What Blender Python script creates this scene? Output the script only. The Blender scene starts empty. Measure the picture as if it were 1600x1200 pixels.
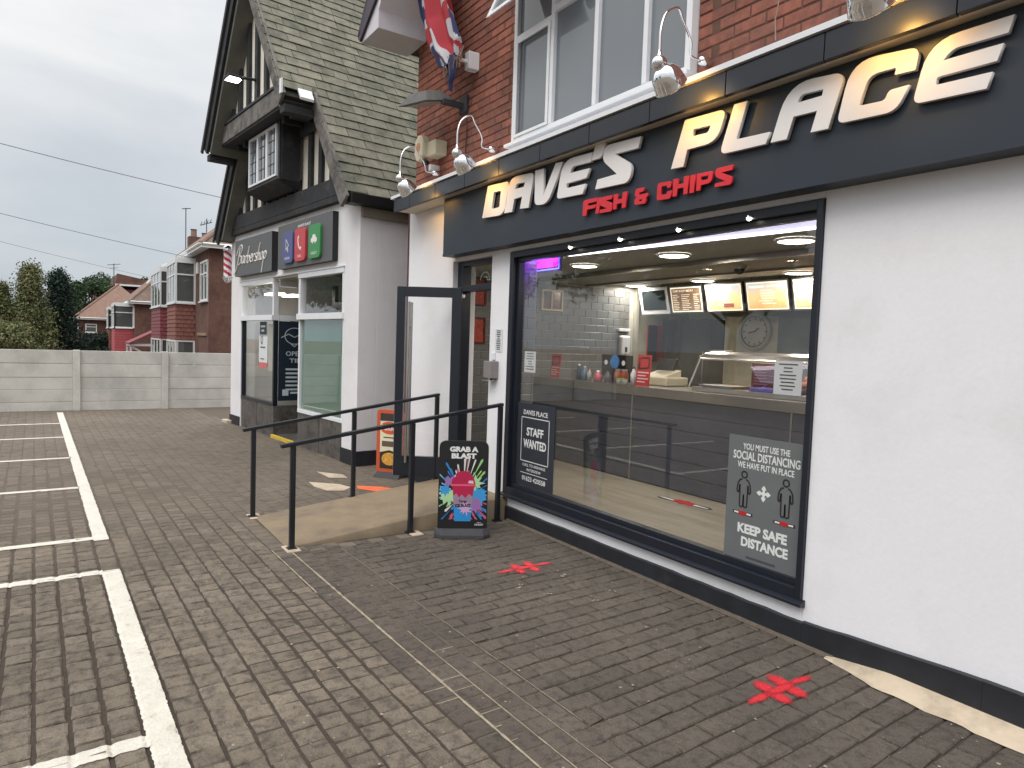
import bpy, bmesh, math, random
from mathutils import Vector, Matrix
import numpy as np
random.seed(7)
np.random.seed(7)
SC = bpy.context.scene
COL = SC.collection

# ---------------------------------------------------------------- camera
CAM = Vector((0.0, -3.411, 1.6))
RM = ((0.55193325, -0.06653397, 0.83122976), (0.83322189, 0.00415871, -0.55292314), (0.03333133, 0.99777549, 0.05773289))
F_PX = 1062.0
cam_data = bpy.data.cameras.new('camera')
cam_data.sensor_width = 36.0
cam_data.lens = F_PX / 1600.0 * 36.0
cam_data.clip_start = 0.05
cam_data.clip_end = 1500
cam = bpy.data.objects.new('camera', cam_data)
COL.objects.link(cam)
M4 = Matrix([[RM[0][0], RM[0][1], RM[0][2], CAM.x], [RM[1][0], RM[1][1], RM[1][2], CAM.y], [RM[2][0], RM[2][1], RM[2][2], CAM.z], [0, 0, 0, 1]])
cam.matrix_world = M4
SC.camera = cam

# ---------------------------------------------------------------- world and sun (overcast)
SUN_EL, SUN_ROT = math.radians(52), math.radians(150)
world = bpy.data.worlds.new('World')
SC.world = world
world.use_nodes = True
wt = world.node_tree
wt.nodes.clear()
def wn(t, **k):
    n = wt.nodes.new(t)
    for a, b in k.items(): setattr(n, a, b)
    return n
w_out = wn('ShaderNodeOutputWorld')
w_sky = wn('ShaderNodeTexSky', sky_type='NISHITA')
w_sky.sun_disc = False
w_sky.sun_elevation = SUN_EL
w_sky.sun_rotation = SUN_ROT
w_bg1 = wn('ShaderNodeBackground'); w_bg1.inputs[1].default_value = 0.08
wt.links.new(w_sky.outputs[0], w_bg1.inputs[0])
w_tc = wn('ShaderNodeTexCoord')
w_sep = wn('ShaderNodeSeparateXYZ')
wt.links.new(w_tc.outputs['Generated'], w_sep.inputs[0])
w_grad = wn('ShaderNodeValToRGB')
cr = w_grad.color_ramp
cr.elements[0].position = 0.0; cr.elements[0].color = (0.41, 0.455, 0.505, 1)
cr.elements[1].position = 1.0; cr.elements[1].color = (2.15, 2.12, 2.08, 1)
e = cr.elements.new(0.16); e.color = (0.53, 0.565, 0.60, 1)
e = cr.elements.new(0.44); e.color = (0.86, 0.855, 0.845, 1)
wt.links.new(w_sep.outputs['Z'], w_grad.inputs[0])
# soft cloud structure, stretched towards the horizon
w_map = wn('ShaderNodeMapping'); w_map.inputs['Scale'].default_value = (1.0, 1.0, 3.2)
wt.links.new(w_tc.outputs['Generated'], w_map.inputs[0])
w_n = wn('ShaderNodeTexNoise'); w_n.inputs['Scale'].default_value = 2.3; w_n.inputs['Detail'].default_value = 5; w_n.inputs['Roughness'].default_value = 0.5
w_n.inputs['Distortion'].default_value = 0.3
wt.links.new(w_map.outputs[0], w_n.inputs[0])
w_cr = wn('ShaderNodeValToRGB')
w_cr.color_ramp.elements[0].position = 0.33; w_cr.color_ramp.elements[0].color = (0.84, 0.86, 0.89, 1)
w_cr.color_ramp.elements[1].position = 0.68; w_cr.color_ramp.elements[1].color = (1.13, 1.11, 1.08, 1)
wt.links.new(w_n.outputs[0], w_cr.inputs[0])
w_mul = wn('ShaderNodeMix', data_type='RGBA', blend_type='MULTIPLY')
w_mul.inputs[0].default_value = 1.0
wt.links.new(w_grad.outputs[0], w_mul.inputs[6]); wt.links.new(w_cr.outputs[0], w_mul.inputs[7])
w_bg2 = wn('ShaderNodeBackground'); w_bg2.inputs[1].default_value = 1.0
wt.links.new(w_mul.outputs[2], w_bg2.inputs[0])
w_mix = wn('ShaderNodeMixShader'); w_mix.inputs[0].default_value = 0.93
wt.links.new(w_bg1.outputs[0], w_mix.inputs[1]); wt.links.new(w_bg2.outputs[0], w_mix.inputs[2])
wt.links.new(w_mix.outputs[0], w_out.inputs[0])

sun_d = bpy.data.lights.new('sun', 'SUN')
sun_d.energy = 1.1
sun_d.angle = math.radians(35)
sun_d.color = (1.0, 0.97, 0.93)
sun = bpy.data.objects.new('sun', sun_d)
COL.objects.link(sun)
sd = Vector((math.sin(SUN_ROT) * math.cos(SUN_EL), math.cos(SUN_ROT) * math.cos(SUN_EL), math.sin(SUN_EL)))
sun.rotation_euler = sd.to_track_quat('Z', 'Y').to_euler()

SC.render.engine = 'CYCLES'
SC.view_settings.view_transform = 'Standard'
SC.view_settings.look = 'None'
SC.view_settings.exposure = 0.32
SC.view_settings.gamma = 1.0
SC.view_settings.use_curve_mapping = False
SC.cycles.max_bounces = 8
SC.cycles.transparent_max_bounces = 16
SC.cycles.caustics_reflective = False
SC.cycles.caustics_refractive = False

# ---------------------------------------------------------------- materials
def srgb(r, g, b):
    f = lambda c: ((c / 255.0) / 12.92) if c / 255.0 <= 0.04045 else (((c / 255.0) + 0.055) / 1.055) ** 2.4
    return (f(r), f(g), f(b), 1.0)
MATS = {}
def mat(name, col, rough=0.6, metal=0.0, var=0.12, scale=6.0, bump=0.15, bscale=60.0, bdist=0.002, island=0.0, col2=None, c2scale=2.0, c2lo=0.45, c2hi=0.65, spec=0.5, emit=None, estr=0.0, fine=0.0, fscale=90.0, xcol=None, x0=-7.4, x1=-5.0):
    """Principled surface: base colour broken up by noise, optional second colour in patches,
    optional per-piece tone, fine bump."""
    m = bpy.data.materials.new(name); m.use_nodes = True
    nt = m.node_tree; N = nt.nodes; L = nt.links
    b = N['Principled BSDF']
    b.inputs['Roughness'].default_value = rough
    b.inputs['Metallic'].default_value = metal
    b.inputs['Specular IOR Level'].default_value = spec
    geo = N.new('ShaderNodeNewGeometry')
    n1 = N.new('ShaderNodeTexNoise'); n1.inputs['Scale'].default_value = scale; n1.inputs['Detail'].default_value = 6; n1.inputs['Roughness'].default_value = 0.6
    L.new(geo.outputs['Position'], n1.inputs['Vector'])
    mr = N.new('ShaderNodeMapRange'); mr.inputs[1].default_value = 0.3; mr.inputs[2].default_value = 0.7
    mr.inputs[3].default_value = 1 - var; mr.inputs[4].default_value = 1 + var
    L.new(n1.outputs['Fac'], mr.inputs[0])
    base = N.new('ShaderNodeRGB'); base.outputs[0].default_value = col if len(col) == 4 else (*col, 1)
    cur = base.outputs[0]
    if col2 is not None:
        n2 = N.new('ShaderNodeTexNoise'); n2.inputs['Scale'].default_value = c2scale; n2.inputs['Detail'].default_value = 5; n2.inputs['Roughness'].default_value = 0.65
        L.new(geo.outputs['Position'], n2.inputs['Vector'])
        m2 = N.new('ShaderNodeMapRange'); m2.inputs[1].default_value = c2lo; m2.inputs[2].default_value = c2hi
        L.new(n2.outputs['Fac'], m2.inputs[0])
        mx = N.new('ShaderNodeMix'); mx.data_type = 'RGBA'
        L.new(m2.outputs[0], mx.inputs[0]); L.new(cur, mx.inputs[6]); mx.inputs[7].default_value = col2
        cur = mx.outputs[2]
    if xcol is not None:     # tone drifts from one part of the yard to the other
        sx = N.new('ShaderNodeSeparateXYZ'); L.new(geo.outputs['Position'], sx.inputs[0])
        nw = N.new('ShaderNodeTexNoise'); nw.inputs['Scale'].default_value = 1.2; nw.inputs['Detail'].default_value = 4; L.new(geo.outputs['Position'], nw.inputs['Vector'])
        aw = N.new('ShaderNodeMath'); aw.operation = 'MULTIPLY_ADD'; aw.inputs[1].default_value = 3.0; L.new(nw.outputs['Fac'], aw.inputs[0]); L.new(sx.outputs['X'], aw.inputs[2])
        mw = N.new('ShaderNodeMapRange'); mw.inputs[1].default_value = x0 + 1.5; mw.inputs[2].default_value = x1 + 1.5; L.new(aw.outputs[0], mw.inputs[0])
        mx3 = N.new('ShaderNodeMix'); mx3.data_type = 'RGBA'; L.new(mw.outputs[0], mx3.inputs[0]); mx3.inputs[6].default_value = xcol; L.new(cur, mx3.inputs[7]); cur = mx3.outputs[2]
    fac = mr.outputs[0]
    if fine > 0:
        nf = N.new('ShaderNodeTexNoise'); nf.inputs['Scale'].default_value = fscale; nf.inputs['Detail'].default_value = 4; nf.inputs['Roughness'].default_value = 0.7
        L.new(geo.outputs['Position'], nf.inputs['Vector'])
        mf = N.new('ShaderNodeMapRange'); mf.inputs[1].default_value = 0.32; mf.inputs[2].default_value = 0.68; mf.inputs[3].default_value = 1 - fine; mf.inputs[4].default_value = 1 + fine
        L.new(nf.outputs['Fac'], mf.inputs[0])
        mg = N.new('ShaderNodeMath'); mg.operation = 'MULTIPLY'; L.new(fac, mg.inputs[0]); L.new(mf.outputs[0], mg.inputs[1]); fac = mg.outputs[0]
    if island > 0:
        oi = N.new('ShaderNodeObjectInfo')
        ad = N.new('ShaderNodeMath'); ad.operation = 'ADD'
        L.new(oi.outputs['Random'], ad.inputs[0]); L.new(geo.outputs['Random Per Island'], ad.inputs[1])
        fr = N.new('ShaderNodeMath'); fr.operation = 'FRACT'; L.new(ad.outputs[0], fr.inputs[0])
        mi = N.new('ShaderNodeMapRange'); mi.inputs[3].default_value = 1 - island; mi.inputs[4].default_value = 1 + island
        L.new(fr.outputs[0], mi.inputs[0])
        mm = N.new('ShaderNodeMath'); mm.operation = 'MULTIPLY'; L.new(fac, mm.inputs[0]); L.new(mi.outputs[0], mm.inputs[1])
        fac = mm.outputs[0]
    vm = N.new('ShaderNodeVectorMath'); vm.operation = 'SCALE'
    L.new(cur, vm.inputs[0]); L.new(fac, vm.inputs['Scale'])
    L.new(vm.outputs[0], b.inputs['Base Color'])
    if bump > 0:
        n3 = N.new('ShaderNodeTexNoise'); n3.inputs['Scale'].default_value = bscale; n3.inputs['Detail'].default_value = 5; n3.inputs['Roughness'].default_value = 0.65
        L.new(geo.outputs['Position'], n3.inputs['Vector'])
        bp = N.new('ShaderNodeBump'); bp.inputs['Strength'].default_value = bump; bp.inputs['Distance'].default_value = bdist
        L.new(n3.outputs['Fac'], bp.inputs['Height']); L.new(bp.outputs[0], b.inputs['Normal'])
    if emit:
        b.inputs['Emission Color'].default_value = emit
        b.inputs['Emission Strength'].default_value = estr
    MATS[name] = m
    return m
def glass_mat(name, tint=(1, 1, 1, 1), body=0.0, bodycol=(0.02, 0.03, 0.03, 1), gain=1.0):
    """Thin pane: clear, with Fresnel reflection of the surroundings, a little body colour."""
    m = bpy.data.materials.new(name); m.use_nodes = True
    nt = m.node_tree; N = nt.nodes; L = nt.links; N.clear()
    out = N.new('ShaderNodeOutputMaterial')
    tr = N.new('ShaderNodeBsdfTransparent'); tr.inputs[0].default_value = tint
    gl = N.new('ShaderNodeBsdfGlossy'); gl.inputs['Roughness'].default_value = 0.0; gl.inputs[0].default_value = (1, 1, 1, 1)
    geo = N.new('ShaderNodeNewGeometry')
    nz = N.new('ShaderNodeTexNoise'); nz.inputs['Scale'].default_value = 1.3
    L.new(geo.outputs['Position'], nz.inputs['Vector'])
    bp = N.new('ShaderNodeBump'); bp.inputs['Strength'].default_value = 0.03; bp.inputs['Distance'].default_value = 0.02
    L.new(nz.outputs[0], bp.inputs['Height']); L.new(bp.outputs[0], gl.inputs['Normal'])
    lw = N.new('ShaderNodeLayerWeight'); lw.inputs[0].default_value = 0.5
    pw = N.new('ShaderNodeMath'); pw.operation = 'POWER'; pw.inputs[1].default_value = 4.0
    L.new(lw.outputs['Facing'], pw.inputs[0])
    ma = N.new('ShaderNodeMath'); ma.operation = 'MULTIPLY_ADD'; ma.inputs[1].default_value = 0.95 * gain; ma.inputs[2].default_value = 0.045 * gain
    L.new(pw.outputs[0], ma.inputs[0])
    cl = N.new('ShaderNodeClamp'); L.new(ma.outputs[0], cl.inputs[0])
    cur = tr.outputs[0]
    if body > 0:
        df = N.new('ShaderNodeBsdfDiffuse'); df.inputs[0].default_value = bodycol
        m0 = N.new('ShaderNodeMixShader'); m0.inputs[0].default_value = body
        L.new(tr.outputs[0], m0.inputs[1]); L.new(df.outputs[0], m0.inputs[2]); cur = m0.outputs[0]
    mx = N.new('ShaderNodeMixShader')
    L.new(cl.outputs[0], mx.inputs[0]); L.new(cur, mx.inputs[1]); L.new(gl.outputs[0], mx.inputs[2])
    L.new(mx.outputs[0], out.inputs[0])
    MATS[name] = m
    return m

# ---------------------------------------------------------------- mesh builder and object helpers
class MB:
    def __init__(s, F=None): s.v = []; s.f = []; s.mi = []; s.F = F; s.cm = 0
    def add(s, vs, fs):
        n = len(s.v)
        for p in vs:
            s.v.append(tuple(s.F(*p)) if s.F else tuple(p))
        for f in fs: s.f.append(tuple(n + i for i in f)); s.mi.append(s.cm)
        return s
    def box(s, x0, x1, y0, y1, z0, z1):
        x0, x1 = min(x0, x1), max(x0, x1); y0, y1 = min(y0, y1), max(y0, y1)
        return s.add([(x0, y0, z0), (x1, y0, z0), (x1, y1, z0), (x0, y1, z0), (x0, y0, z1), (x1, y0, z1), (x1, y1, z1), (x0, y1, z1)],
                     [(0, 3, 2, 1), (4, 5, 6, 7), (0, 1, 5, 4), (1, 2, 6, 5), (2, 3, 7, 6), (3, 0, 4, 7)])
    def hexa(s, p):
        return s.add(p, [(0, 3, 2, 1), (4, 5, 6, 7), (0, 1, 5, 4), (1, 2, 6, 5), (2, 3, 7, 6), (3, 0, 4, 7)])
    def bar(s, a, b, w, h, up=(0, 0, 1)):
        a = Vector(a); b = Vector(b); d = (b - a).normalized(); u = Vector(up)
        sx = d.cross(u)
        if sx.length < 1e-4: sx = d.cross(Vector((0, 1, 0)))
        sx.normalize(); u = sx.cross(d).normalized()
        P = []
        for c in (a, b):
            for i, j in ((-1, -1), (1, -1), (1, 1), (-1, 1)): P.append(c + sx * (i * w / 2) + u * (j * h / 2))
        return s.add(P, [(0, 3, 2, 1), (4, 5, 6, 7), (0, 1, 5, 4), (1, 2, 6, 5), (2, 3, 7, 6), (3, 0, 4, 7)])
    def tube(s, pts, r, n=8, cap=True):
        pts = [Vector(p) for p in pts]
        rs = r if isinstance(r, (list, tuple)) else [r] * len(pts)
        rings = []; ref = Vector((0, 0, 1))
        V = []
        for i, p in enumerate(pts):
            d = (pts[min(i + 1, len(pts) - 1)] - pts[max(i - 1, 0)])
            if d.length < 1e-9: d = Vector((0, 0, 1))
            d.normalize()
            sx = d.cross(ref)
            if sx.length < 1e-3: sx = d.cross(Vector((1, 0, 0)))
            sx.normalize(); sy = sx.cross(d).normalized(); ref = sy
            for k in range(n):
                t = 2 * math.pi * k / n
                V.append(p + sx * math.cos(t) * rs[i] + sy * math.sin(t) * rs[i])
        Fs = []
        for i in range(len(pts) - 1):
            for k in range(n):
                a = i * n + k; b = i * n + (k + 1) % n
                Fs.append((a, b, b + n, a + n))
        if cap:
            Fs.append(tuple(reversed(range(n)))); Fs.append(tuple(range((len(pts) - 1) * n, len(pts) * n)))
        return s.add(V, Fs)
    def lathe(s, c, prof, axis=(0, 0, 1), n=20):
        """prof: list of (radius, distance along axis)"""
        c = Vector(c); ax = Vector(axis).normalized()
        sx = ax.orthogonal().normalized(); sy = ax.cross(sx)
        V = []; Fs = []
        for r, h in prof:
            for k in range(n):
                t = 2 * math.pi * k / n
                V.append(c + ax * h + (sx * math.cos(t) + sy * math.sin(t)) * max(r, 1e-4))
        for i in range(len(prof) - 1):
            for k in range(n):
                a = i * n + k; b = i * n + (k + 1) % n
                Fs.append((a, b, b + n, a + n))
        return s.add(V, Fs)
    def prism(s, poly, axis, d0, d1):
        """extrude polygon (2D list) along axis 'x','y' or 'z' between d0,d1"""
        mk = {'x': lambda p, d: (d, p[0], p[1]), 'y': lambda p, d: (p[0], d, p[1]), 'z': lambda p, d: (p[0], p[1], d)}[axis]
        n = len(poly)
        V = [mk(p, d0) for p in poly] + [mk(p, d1) for p in poly]
        Fs = [tuple(range(n))[::-1], tuple(range(n, 2 * n))] + [(i, (i + 1) % n, (i + 1) % n + n, i + n) for i in range(n)]
        return s.add(V, Fs)
WPOS = {}
def wpos(o): return WPOS.get(o.name, Vector((0, 0, 0)))
def make_obj(name, mesh, parent, origin):
    o = bpy.data.objects.new(name, mesh); COL.objects.link(o)
    WPOS[o.name] = Vector(origin)
    if parent is not None:
        o.parent = parent; o.location = Vector(origin) - wpos(parent)
    else: o.location = origin
    return o
def build(name, mb, m, parent=None, smooth=False, bevel=0.0, origin=None, seg=2):
    V = np.array([tuple(v) for v in mb.v], dtype=float)
    if origin is None:
        mn = V.min(0); mx = V.max(0); origin = ((mn[0] + mx[0]) / 2, (mn[1] + mx[1]) / 2, mn[2])
    me = bpy.data.meshes.new(name)
    me.from_pydata((V - np.array(origin)).tolist(), [], mb.f)
    if isinstance(m, (list, tuple)):
        for x in m: me.materials.append(x)
        me.polygons.foreach_set('material_index', mb.mi)
    else: me.materials.append(m)
    if smooth: me.polygons.foreach_set('use_smooth', [True] * len(me.polygons))
    bm = bmesh.new(); bm.from_mesh(me); bmesh.ops.recalc_face_normals(bm, faces=bm.faces)
    if bevel > 0:
        es = [e for e in bm.edges if len(e.link_faces) == 2 and e.calc_face_angle(0) > 0.5]
        bmesh.ops.bevel(bm, geom=es, offset=bevel, segments=seg, profile=0.5, affect='EDGES')
    bm.to_mesh(me); bm.free()
    me.update()
    return make_obj(name, me, parent, origin)
def thing(name, label, cat, loc, group=None):
    o = bpy.data.objects.new(name, None); COL.objects.link(o)
    o.empty_display_size = 0.1
    o.location = loc; WPOS[o.name] = Vector(loc)
    o['label'] = label; o['category'] = cat
    if group: o['group'] = group
    return o
def tag(o, label=None, cat=None, group=None, kind=None):
    if label: o['label'] = label
    if cat: o['category'] = cat
    if group: o['group'] = group
    if kind: o['kind'] = kind
    return o
def inst(name, mesh, parent, loc, rot=(0, 0, 0)):
    o = bpy.data.objects.new(name, mesh); COL.objects.link(o)
    o.parent = parent; o.location = Vector(loc) - wpos(parent); o.rotation_euler = rot
    WPOS[o.name] = Vector(loc)
    return o
def see(p):
    """distance if the point is inside the picture, else large (used only to pick which pieces stay single)"""
    d = Vector(p) - CAM
    c = [sum(RM[k][i] * d[k] for k in range(3)) for i in range(3)]
    if c[2] > -0.1: return 1e6
    u = 800 + F_PX * c[0] / -c[2]; v = 600 - F_PX * c[1] / -c[2]
    pen = 0 if (-30 < u < 1630 and -30 < v < 1230) else 1e3
    return d.length + pen
def frame_box(mb, x0, x1, y0, y1, z0, z1, w, wt_=None, wb=None):
    """rectangular frame in an XZ plane"""
    wt_ = wt_ or w; wb = wb or w
    mb.box(x0, x0 + w, y0, y1, z0, z1); mb.box(x1 - w, x1, y0, y1, z0, z1)
    mb.box(x0 + w, x1 - w, y0, y1, z1 - wt_, z1); mb.box(x0 + w, x1 - w, y0, y1, z0, z0 + wb)
# flat lettering and outlines
def round_poly(pts):
    out = []
    n = len(pts)
    for i in range(n):
        p = Vector(pts[i][:2]); r = pts[i][2]
        a = Vector(pts[i - 1][:2]); b = Vector(pts[(i + 1) % n][:2])
        if r <= 0: out.append(p); continue
        da = (a - p); db = (b - p)
        t = min(r, da.length * 0.48, db.length * 0.48)
        s0 = p + da.normalized() * t; s1 = p + db.normalized() * t
        for k in range(7):
            q = k / 6.0
            out.append(s0 * (1 - q) ** 2 + p * 2 * q * (1 - q) + s1 * q * q)
    return out
def curve_mesh(name, loops, depth, bevel=0.0):
    cu = bpy.data.curves.new(name, 'CURVE'); cu.dimensions = '2D'; cu.fill_mode = 'BOTH'
    cu.extrude = depth / 2; cu.bevel_depth = bevel; cu.bevel_resolution = 1
    for lp in loops:
        sp = cu.splines.new('POLY'); sp.points.add(len(lp) - 1)
        for q, p in zip(sp.points, lp): q.co = (p[0], p[1], 0, 1)
        sp.use_cyclic_u = True
    o = bpy.data.objects.new('tmp', cu); COL.objects.link(o)
    bpy.context.view_layer.update()
    me = bpy.data.meshes.new_from_object(o.evaluated_get(bpy.context.evaluated_depsgraph_get()))
    bpy.data.objects.remove(o); bpy.data.curves.remove(cu)
    return me
def xform_mesh(me, org, right, up):
    """local (x, y, z) -> world org + x*right + y*up + z*(right x up)"""
    right = Vector(right).normalized(); up = Vector(up).normalized(); nn = right.cross(up)
    m = Matrix([[right.x, up.x, nn.x, org[0]], [right.y, up.y, nn.y, org[1]], [right.z, up.z, nn.z, org[2]], [0, 0, 0, 1]])
    me.transform(m)
def place_mesh(name, me, m, parent):
    n = len(me.vertices); co = np.zeros(n * 3); me.vertices.foreach_get('co', co); co = co.reshape(-1, 3)
    mn = co.min(0); mx = co.max(0); org = ((mn[0] + mx[0]) / 2, (mn[1] + mx[1]) / 2, mn[2])
    me.transform(Matrix.Translation(-Vector(org)))
    me.materials.clear(); me.materials.append(m)
    return make_obj(name, me, parent, org)
def text(name, s, org, right, up, w, h, m, parent, depth=0.002, bold=0.0, align='L', shear=0.0):
    """lettering fitted to width w and height h (w=None keeps the proportion); org = lower left (or centre bottom)"""
    cu = bpy.data.curves.new(name, 'FONT'); cu.body = s; cu.size = 1.0; cu.extrude = 0.0; cu.offset = bold; cu.shear = shear
    cu.resolution_u = 3
    o = bpy.data.objects.new('tmp', cu); COL.objects.link(o)
    bpy.context.view_layer.update()
    cu.extrude = 0.02
    bpy.context.view_layer.update()
    me = bpy.data.meshes.new_from_object(o.evaluated_get(bpy.context.evaluated_depsgraph_get()))
    bpy.data.objects.remove(o); bpy.data.curves.remove(cu)
    n = len(me.vertices); co = np.zeros(n * 3); me.vertices.foreach_get('co', co); co = co.reshape(-1, 3)
    mn = co.min(0); mx = co.max(0)
    k = h / (mx[1] - mn[1]); kx = k if w is None else w / (mx[0] - mn[0])
    me.transform(Matrix.Diagonal((kx, k, depth / 0.04, 1)) @ Matrix.Translation((-mn[0], -mn[1], 0)))
    W = (mx[0] - mn[0]) * kx
    org = Vector(org)
    if align == 'C': org = org - Vector(right).normalized() * W / 2
    xform_mesh(me, org, right, up)
    return place_mesh(name, me, m, parent)
def stroke(mb, pts, w, org, right, up, off=0.001, th=0.001):
    """flat line drawn in the plane (right, up)"""
    right = Vector(right).normalized(); up = Vector(up).normalized(); nn = right.cross(up); org = Vector(org)
    for a, b in zip(pts[:-1], pts[1:]):
        A = org + right * a[0] + up * a[1] + nn * off; B = org + right * b[0] + up * b[1] + nn * off
        mb.bar(A, B, w, th, up=nn)
def rect(mb, x0, x1, y0, y1, org, right, up, off=0.001, th=0.001):
    right = Vector(right).normalized(); up = Vector(up).normalized(); nn = right.cross(up); org = Vector(org)
    P = []
    for d in (off - th, off):
        for a, b in ((x0, y0), (x1, y0), (x1, y1), (x0, y1)): P.append(org + right * a + up * b + nn * d)
    mb.hexa(P)
def poly_sheet(mb, pts, org, right, up, off=0.001, th=0.001):
    right = Vector(right).normalized(); up = Vector(up).normalized(); nn = right.cross(up); org = Vector(org)
    n = len(pts)
    V = [org + right * p[0] + up * p[1] + nn * off for p in pts] + [org + right * p[0] + up * p[1] + nn * (off - th) for p in pts]
    mb.add(V, [tuple(range(n)), tuple(range(n, 2 * n))[::-1]] + [(i, i + n, (i + 1) % n + n, (i + 1) % n) for i in range(n)])

X_, Y_, Z_ = (1, 0, 0), (0, 1, 0), (0, 0, 1)

m_render = mat('white_render', srgb(236, 236, 240), 0.8, var=0.03, scale=1.2, bump=0.2, bscale=22, bdist=0.006, col2=srgb(212, 210, 207), c2scale=0.9, c2lo=0.5, c2hi=0.9, fine=0.02, fscale=40)
m_plinth = mat('black_plinth', srgb(34, 36, 42), 0.55, var=0.25, scale=8, bump=0.3, bscale=30, bdist=0.004, col2=srgb(62, 62, 64), c2scale=3, c2lo=0.62, c2hi=0.8)
m_navy = mat('anthracite_frame', srgb(28, 33, 43), 0.35, var=0.08, bump=0.03)
m_sign = mat('sign_grey', srgb(41, 50, 61), 0.5, var=0.05, scale=1.5, bump=0.04, bscale=8)
m_white = mat('white_plastic', srgb(228, 230, 234), 0.3, var=0.03, bump=0.03)
m_letter = mat('sign_letter_white', srgb(236, 232, 230), 0.35, var=0.02, bump=0.03)
m_red = mat('sign_letter_red', srgb(214, 44, 56), 0.4, var=0.04, bump=0.03)
m_brick = mat('red_brick', srgb(146, 90, 74), 0.88, var=0.22, scale=20, bump=0.5, bscale=90, bdist=0.003, island=0.16, col2=srgb(118, 78, 68), c2scale=2.2, fine=0.12, fscale=150)
m_mortar = mat('brick_mortar', srgb(98, 72, 62), 0.95, var=0.2, scale=15, bump=0.4)
m_concrete = mat('ramp_concrete', srgb(138, 122, 100), 0.85, var=0.12, scale=5, bump=0.5, bscale=120, bdist=0.003, col2=srgb(122, 109, 93), c2scale=2.6, fine=0.1, fscale=120)
m_pale = mat('pale_concrete', srgb(198, 182, 160), 0.85, var=0.1, scale=9, bump=0.4, bscale=70, col2=srgb(170, 155, 135), c2scale=5)
m_paverL = mat('paver_worn', srgb(116, 107, 94), 0.88, var=0.24, scale=0.9, bump=1.0, bscale=75, bdist=0.010, island=0.17, col2=srgb(84, 76, 69), c2scale=17, c2lo=0.46, c2hi=0.66, fine=0.28, fscale=120, xcol=srgb(108, 98, 86))
m_paverF = mat('paver_far', srgb(109, 99, 87), 0.88, var=0.16, scale=0.8, bump=0.5, bscale=110, bdist=0.003, island=0.05, col2=srgb(90, 82, 74), c2scale=7, c2lo=0.45, c2hi=0.7, fine=0.16, fscale=60)
m_paverM = mat('paver_band', srgb(92, 84, 76), 0.85, var=0.2, scale=1.5, bump=1.0, bscale=110, bdist=0.007, island=0.13, col2=srgb(62, 57, 54), c2scale=22, c2lo=0.48, c2hi=0.68, fine=0.32, fscale=170)
m_paverR = mat('paver_dark', srgb(93, 85, 77), 0.85, var=0.2, scale=1.4, bump=1.0, bscale=85, bdist=0.010, island=0.12, col2=srgb(68, 62, 57), c2scale=24, c2lo=0.47, c2hi=0.68, fine=0.36, fscale=150)
m_bed = mat('joint_grit', srgb(66, 57, 49), 0.95, var=0.25, scale=25, bump=0.8, bscale=200, bdist=0.004, fine=0.2, xcol=srgb(96, 86, 75))
m_sand = mat('joint_sand', srgb(92, 83, 73), 0.95, var=0.2, scale=22, bump=0.6, bscale=200, bdist=0.003, fine=0.15)
m_grout = mat('cream_grout', srgb(158, 147, 127), 0.9, var=0.25, scale=30, bump=0.3)
m_paint = mat('white_road_paint', srgb(212, 208, 197), 0.8, var=0.08, scale=8, bump=0.9, bscale=75, bdist=0.007, col2=srgb(176, 168, 152), c2scale=14, c2lo=0.58, c2hi=0.78, fine=0.08)
m_dark = mat('black_metal', srgb(28, 31, 38), 0.4, var=0.1, bump=0.05)
m_chrome = mat('chrome', (0.85, 0.86, 0.88, 1), 0.06, metal=1.0, var=0.02, bump=0.0)
m_steel = mat('brushed_steel', (0.55, 0.54, 0.52, 1), 0.28, metal=1.0, var=0.05, scale=3, bump=0.05)
m_steeld = mat('warm_steel', (0.30, 0.285, 0.25, 1), 0.3, metal=0.85, var=0.08, scale=3, bump=0.05)
m_black = mat('black_plastic', srgb(20, 20, 23), 0.45, var=0.1, bump=0.05)
m_rubber = mat('grey_rubber', srgb(62, 63, 66), 0.8, var=0.12, scale=10, bump=0.2)
m_timber = mat('black_timber', srgb(36, 38, 42), 0.7, var=0.3, scale=10, bump=0.4, bscale=40, bdist=0.004, col2=srgb(66, 66, 66), c2scale=4, c2lo=0.55, c2hi=0.75)
m_timberg = mat('weathered_timber', srgb(112, 108, 104), 0.8, var=0.25, scale=14, bump=0.5, bscale=60, bdist=0.004, col2=srgb(64, 62, 62), c2scale=5)
m_infill = mat('cream_infill', srgb(228, 222, 210), 0.85, var=0.08, scale=3, bump=0.3, bscale=40)
m_soffit = mat('grey_soffit', srgb(104, 104, 98), 0.8, var=0.1, bump=0.2)  # plain greenish-grey colour of the soffit boards
m_slate = mat('green_slate', srgb(116, 114, 100), 0.8, var=0.22, scale=9, bump=0.7, bscale=50, bdist=0.006, island=0.2, col2=srgb(88, 90, 78), c2scale=4, fine=0.12, fscale=60)
m_underlay = mat('roof_underlay', srgb(42, 42, 40), 0.9, bump=0.2)
m_tile = mat('grey_wall_tile', srgb(108, 109, 108), 0.38, var=0.06, scale=4, bump=0.04, bscale=12, island=0.07)
m_tgrout = mat('tile_grout', srgb(176, 174, 166), 0.8, var=0.05, bump=0.1)
m_floor = mat('wood_floor', srgb(156, 148, 130), 0.4, var=0.12, scale=5, bump=0.1, col2=srgb(130, 122, 106), c2scale=3, c2lo=0.4, c2hi=0.75)
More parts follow.
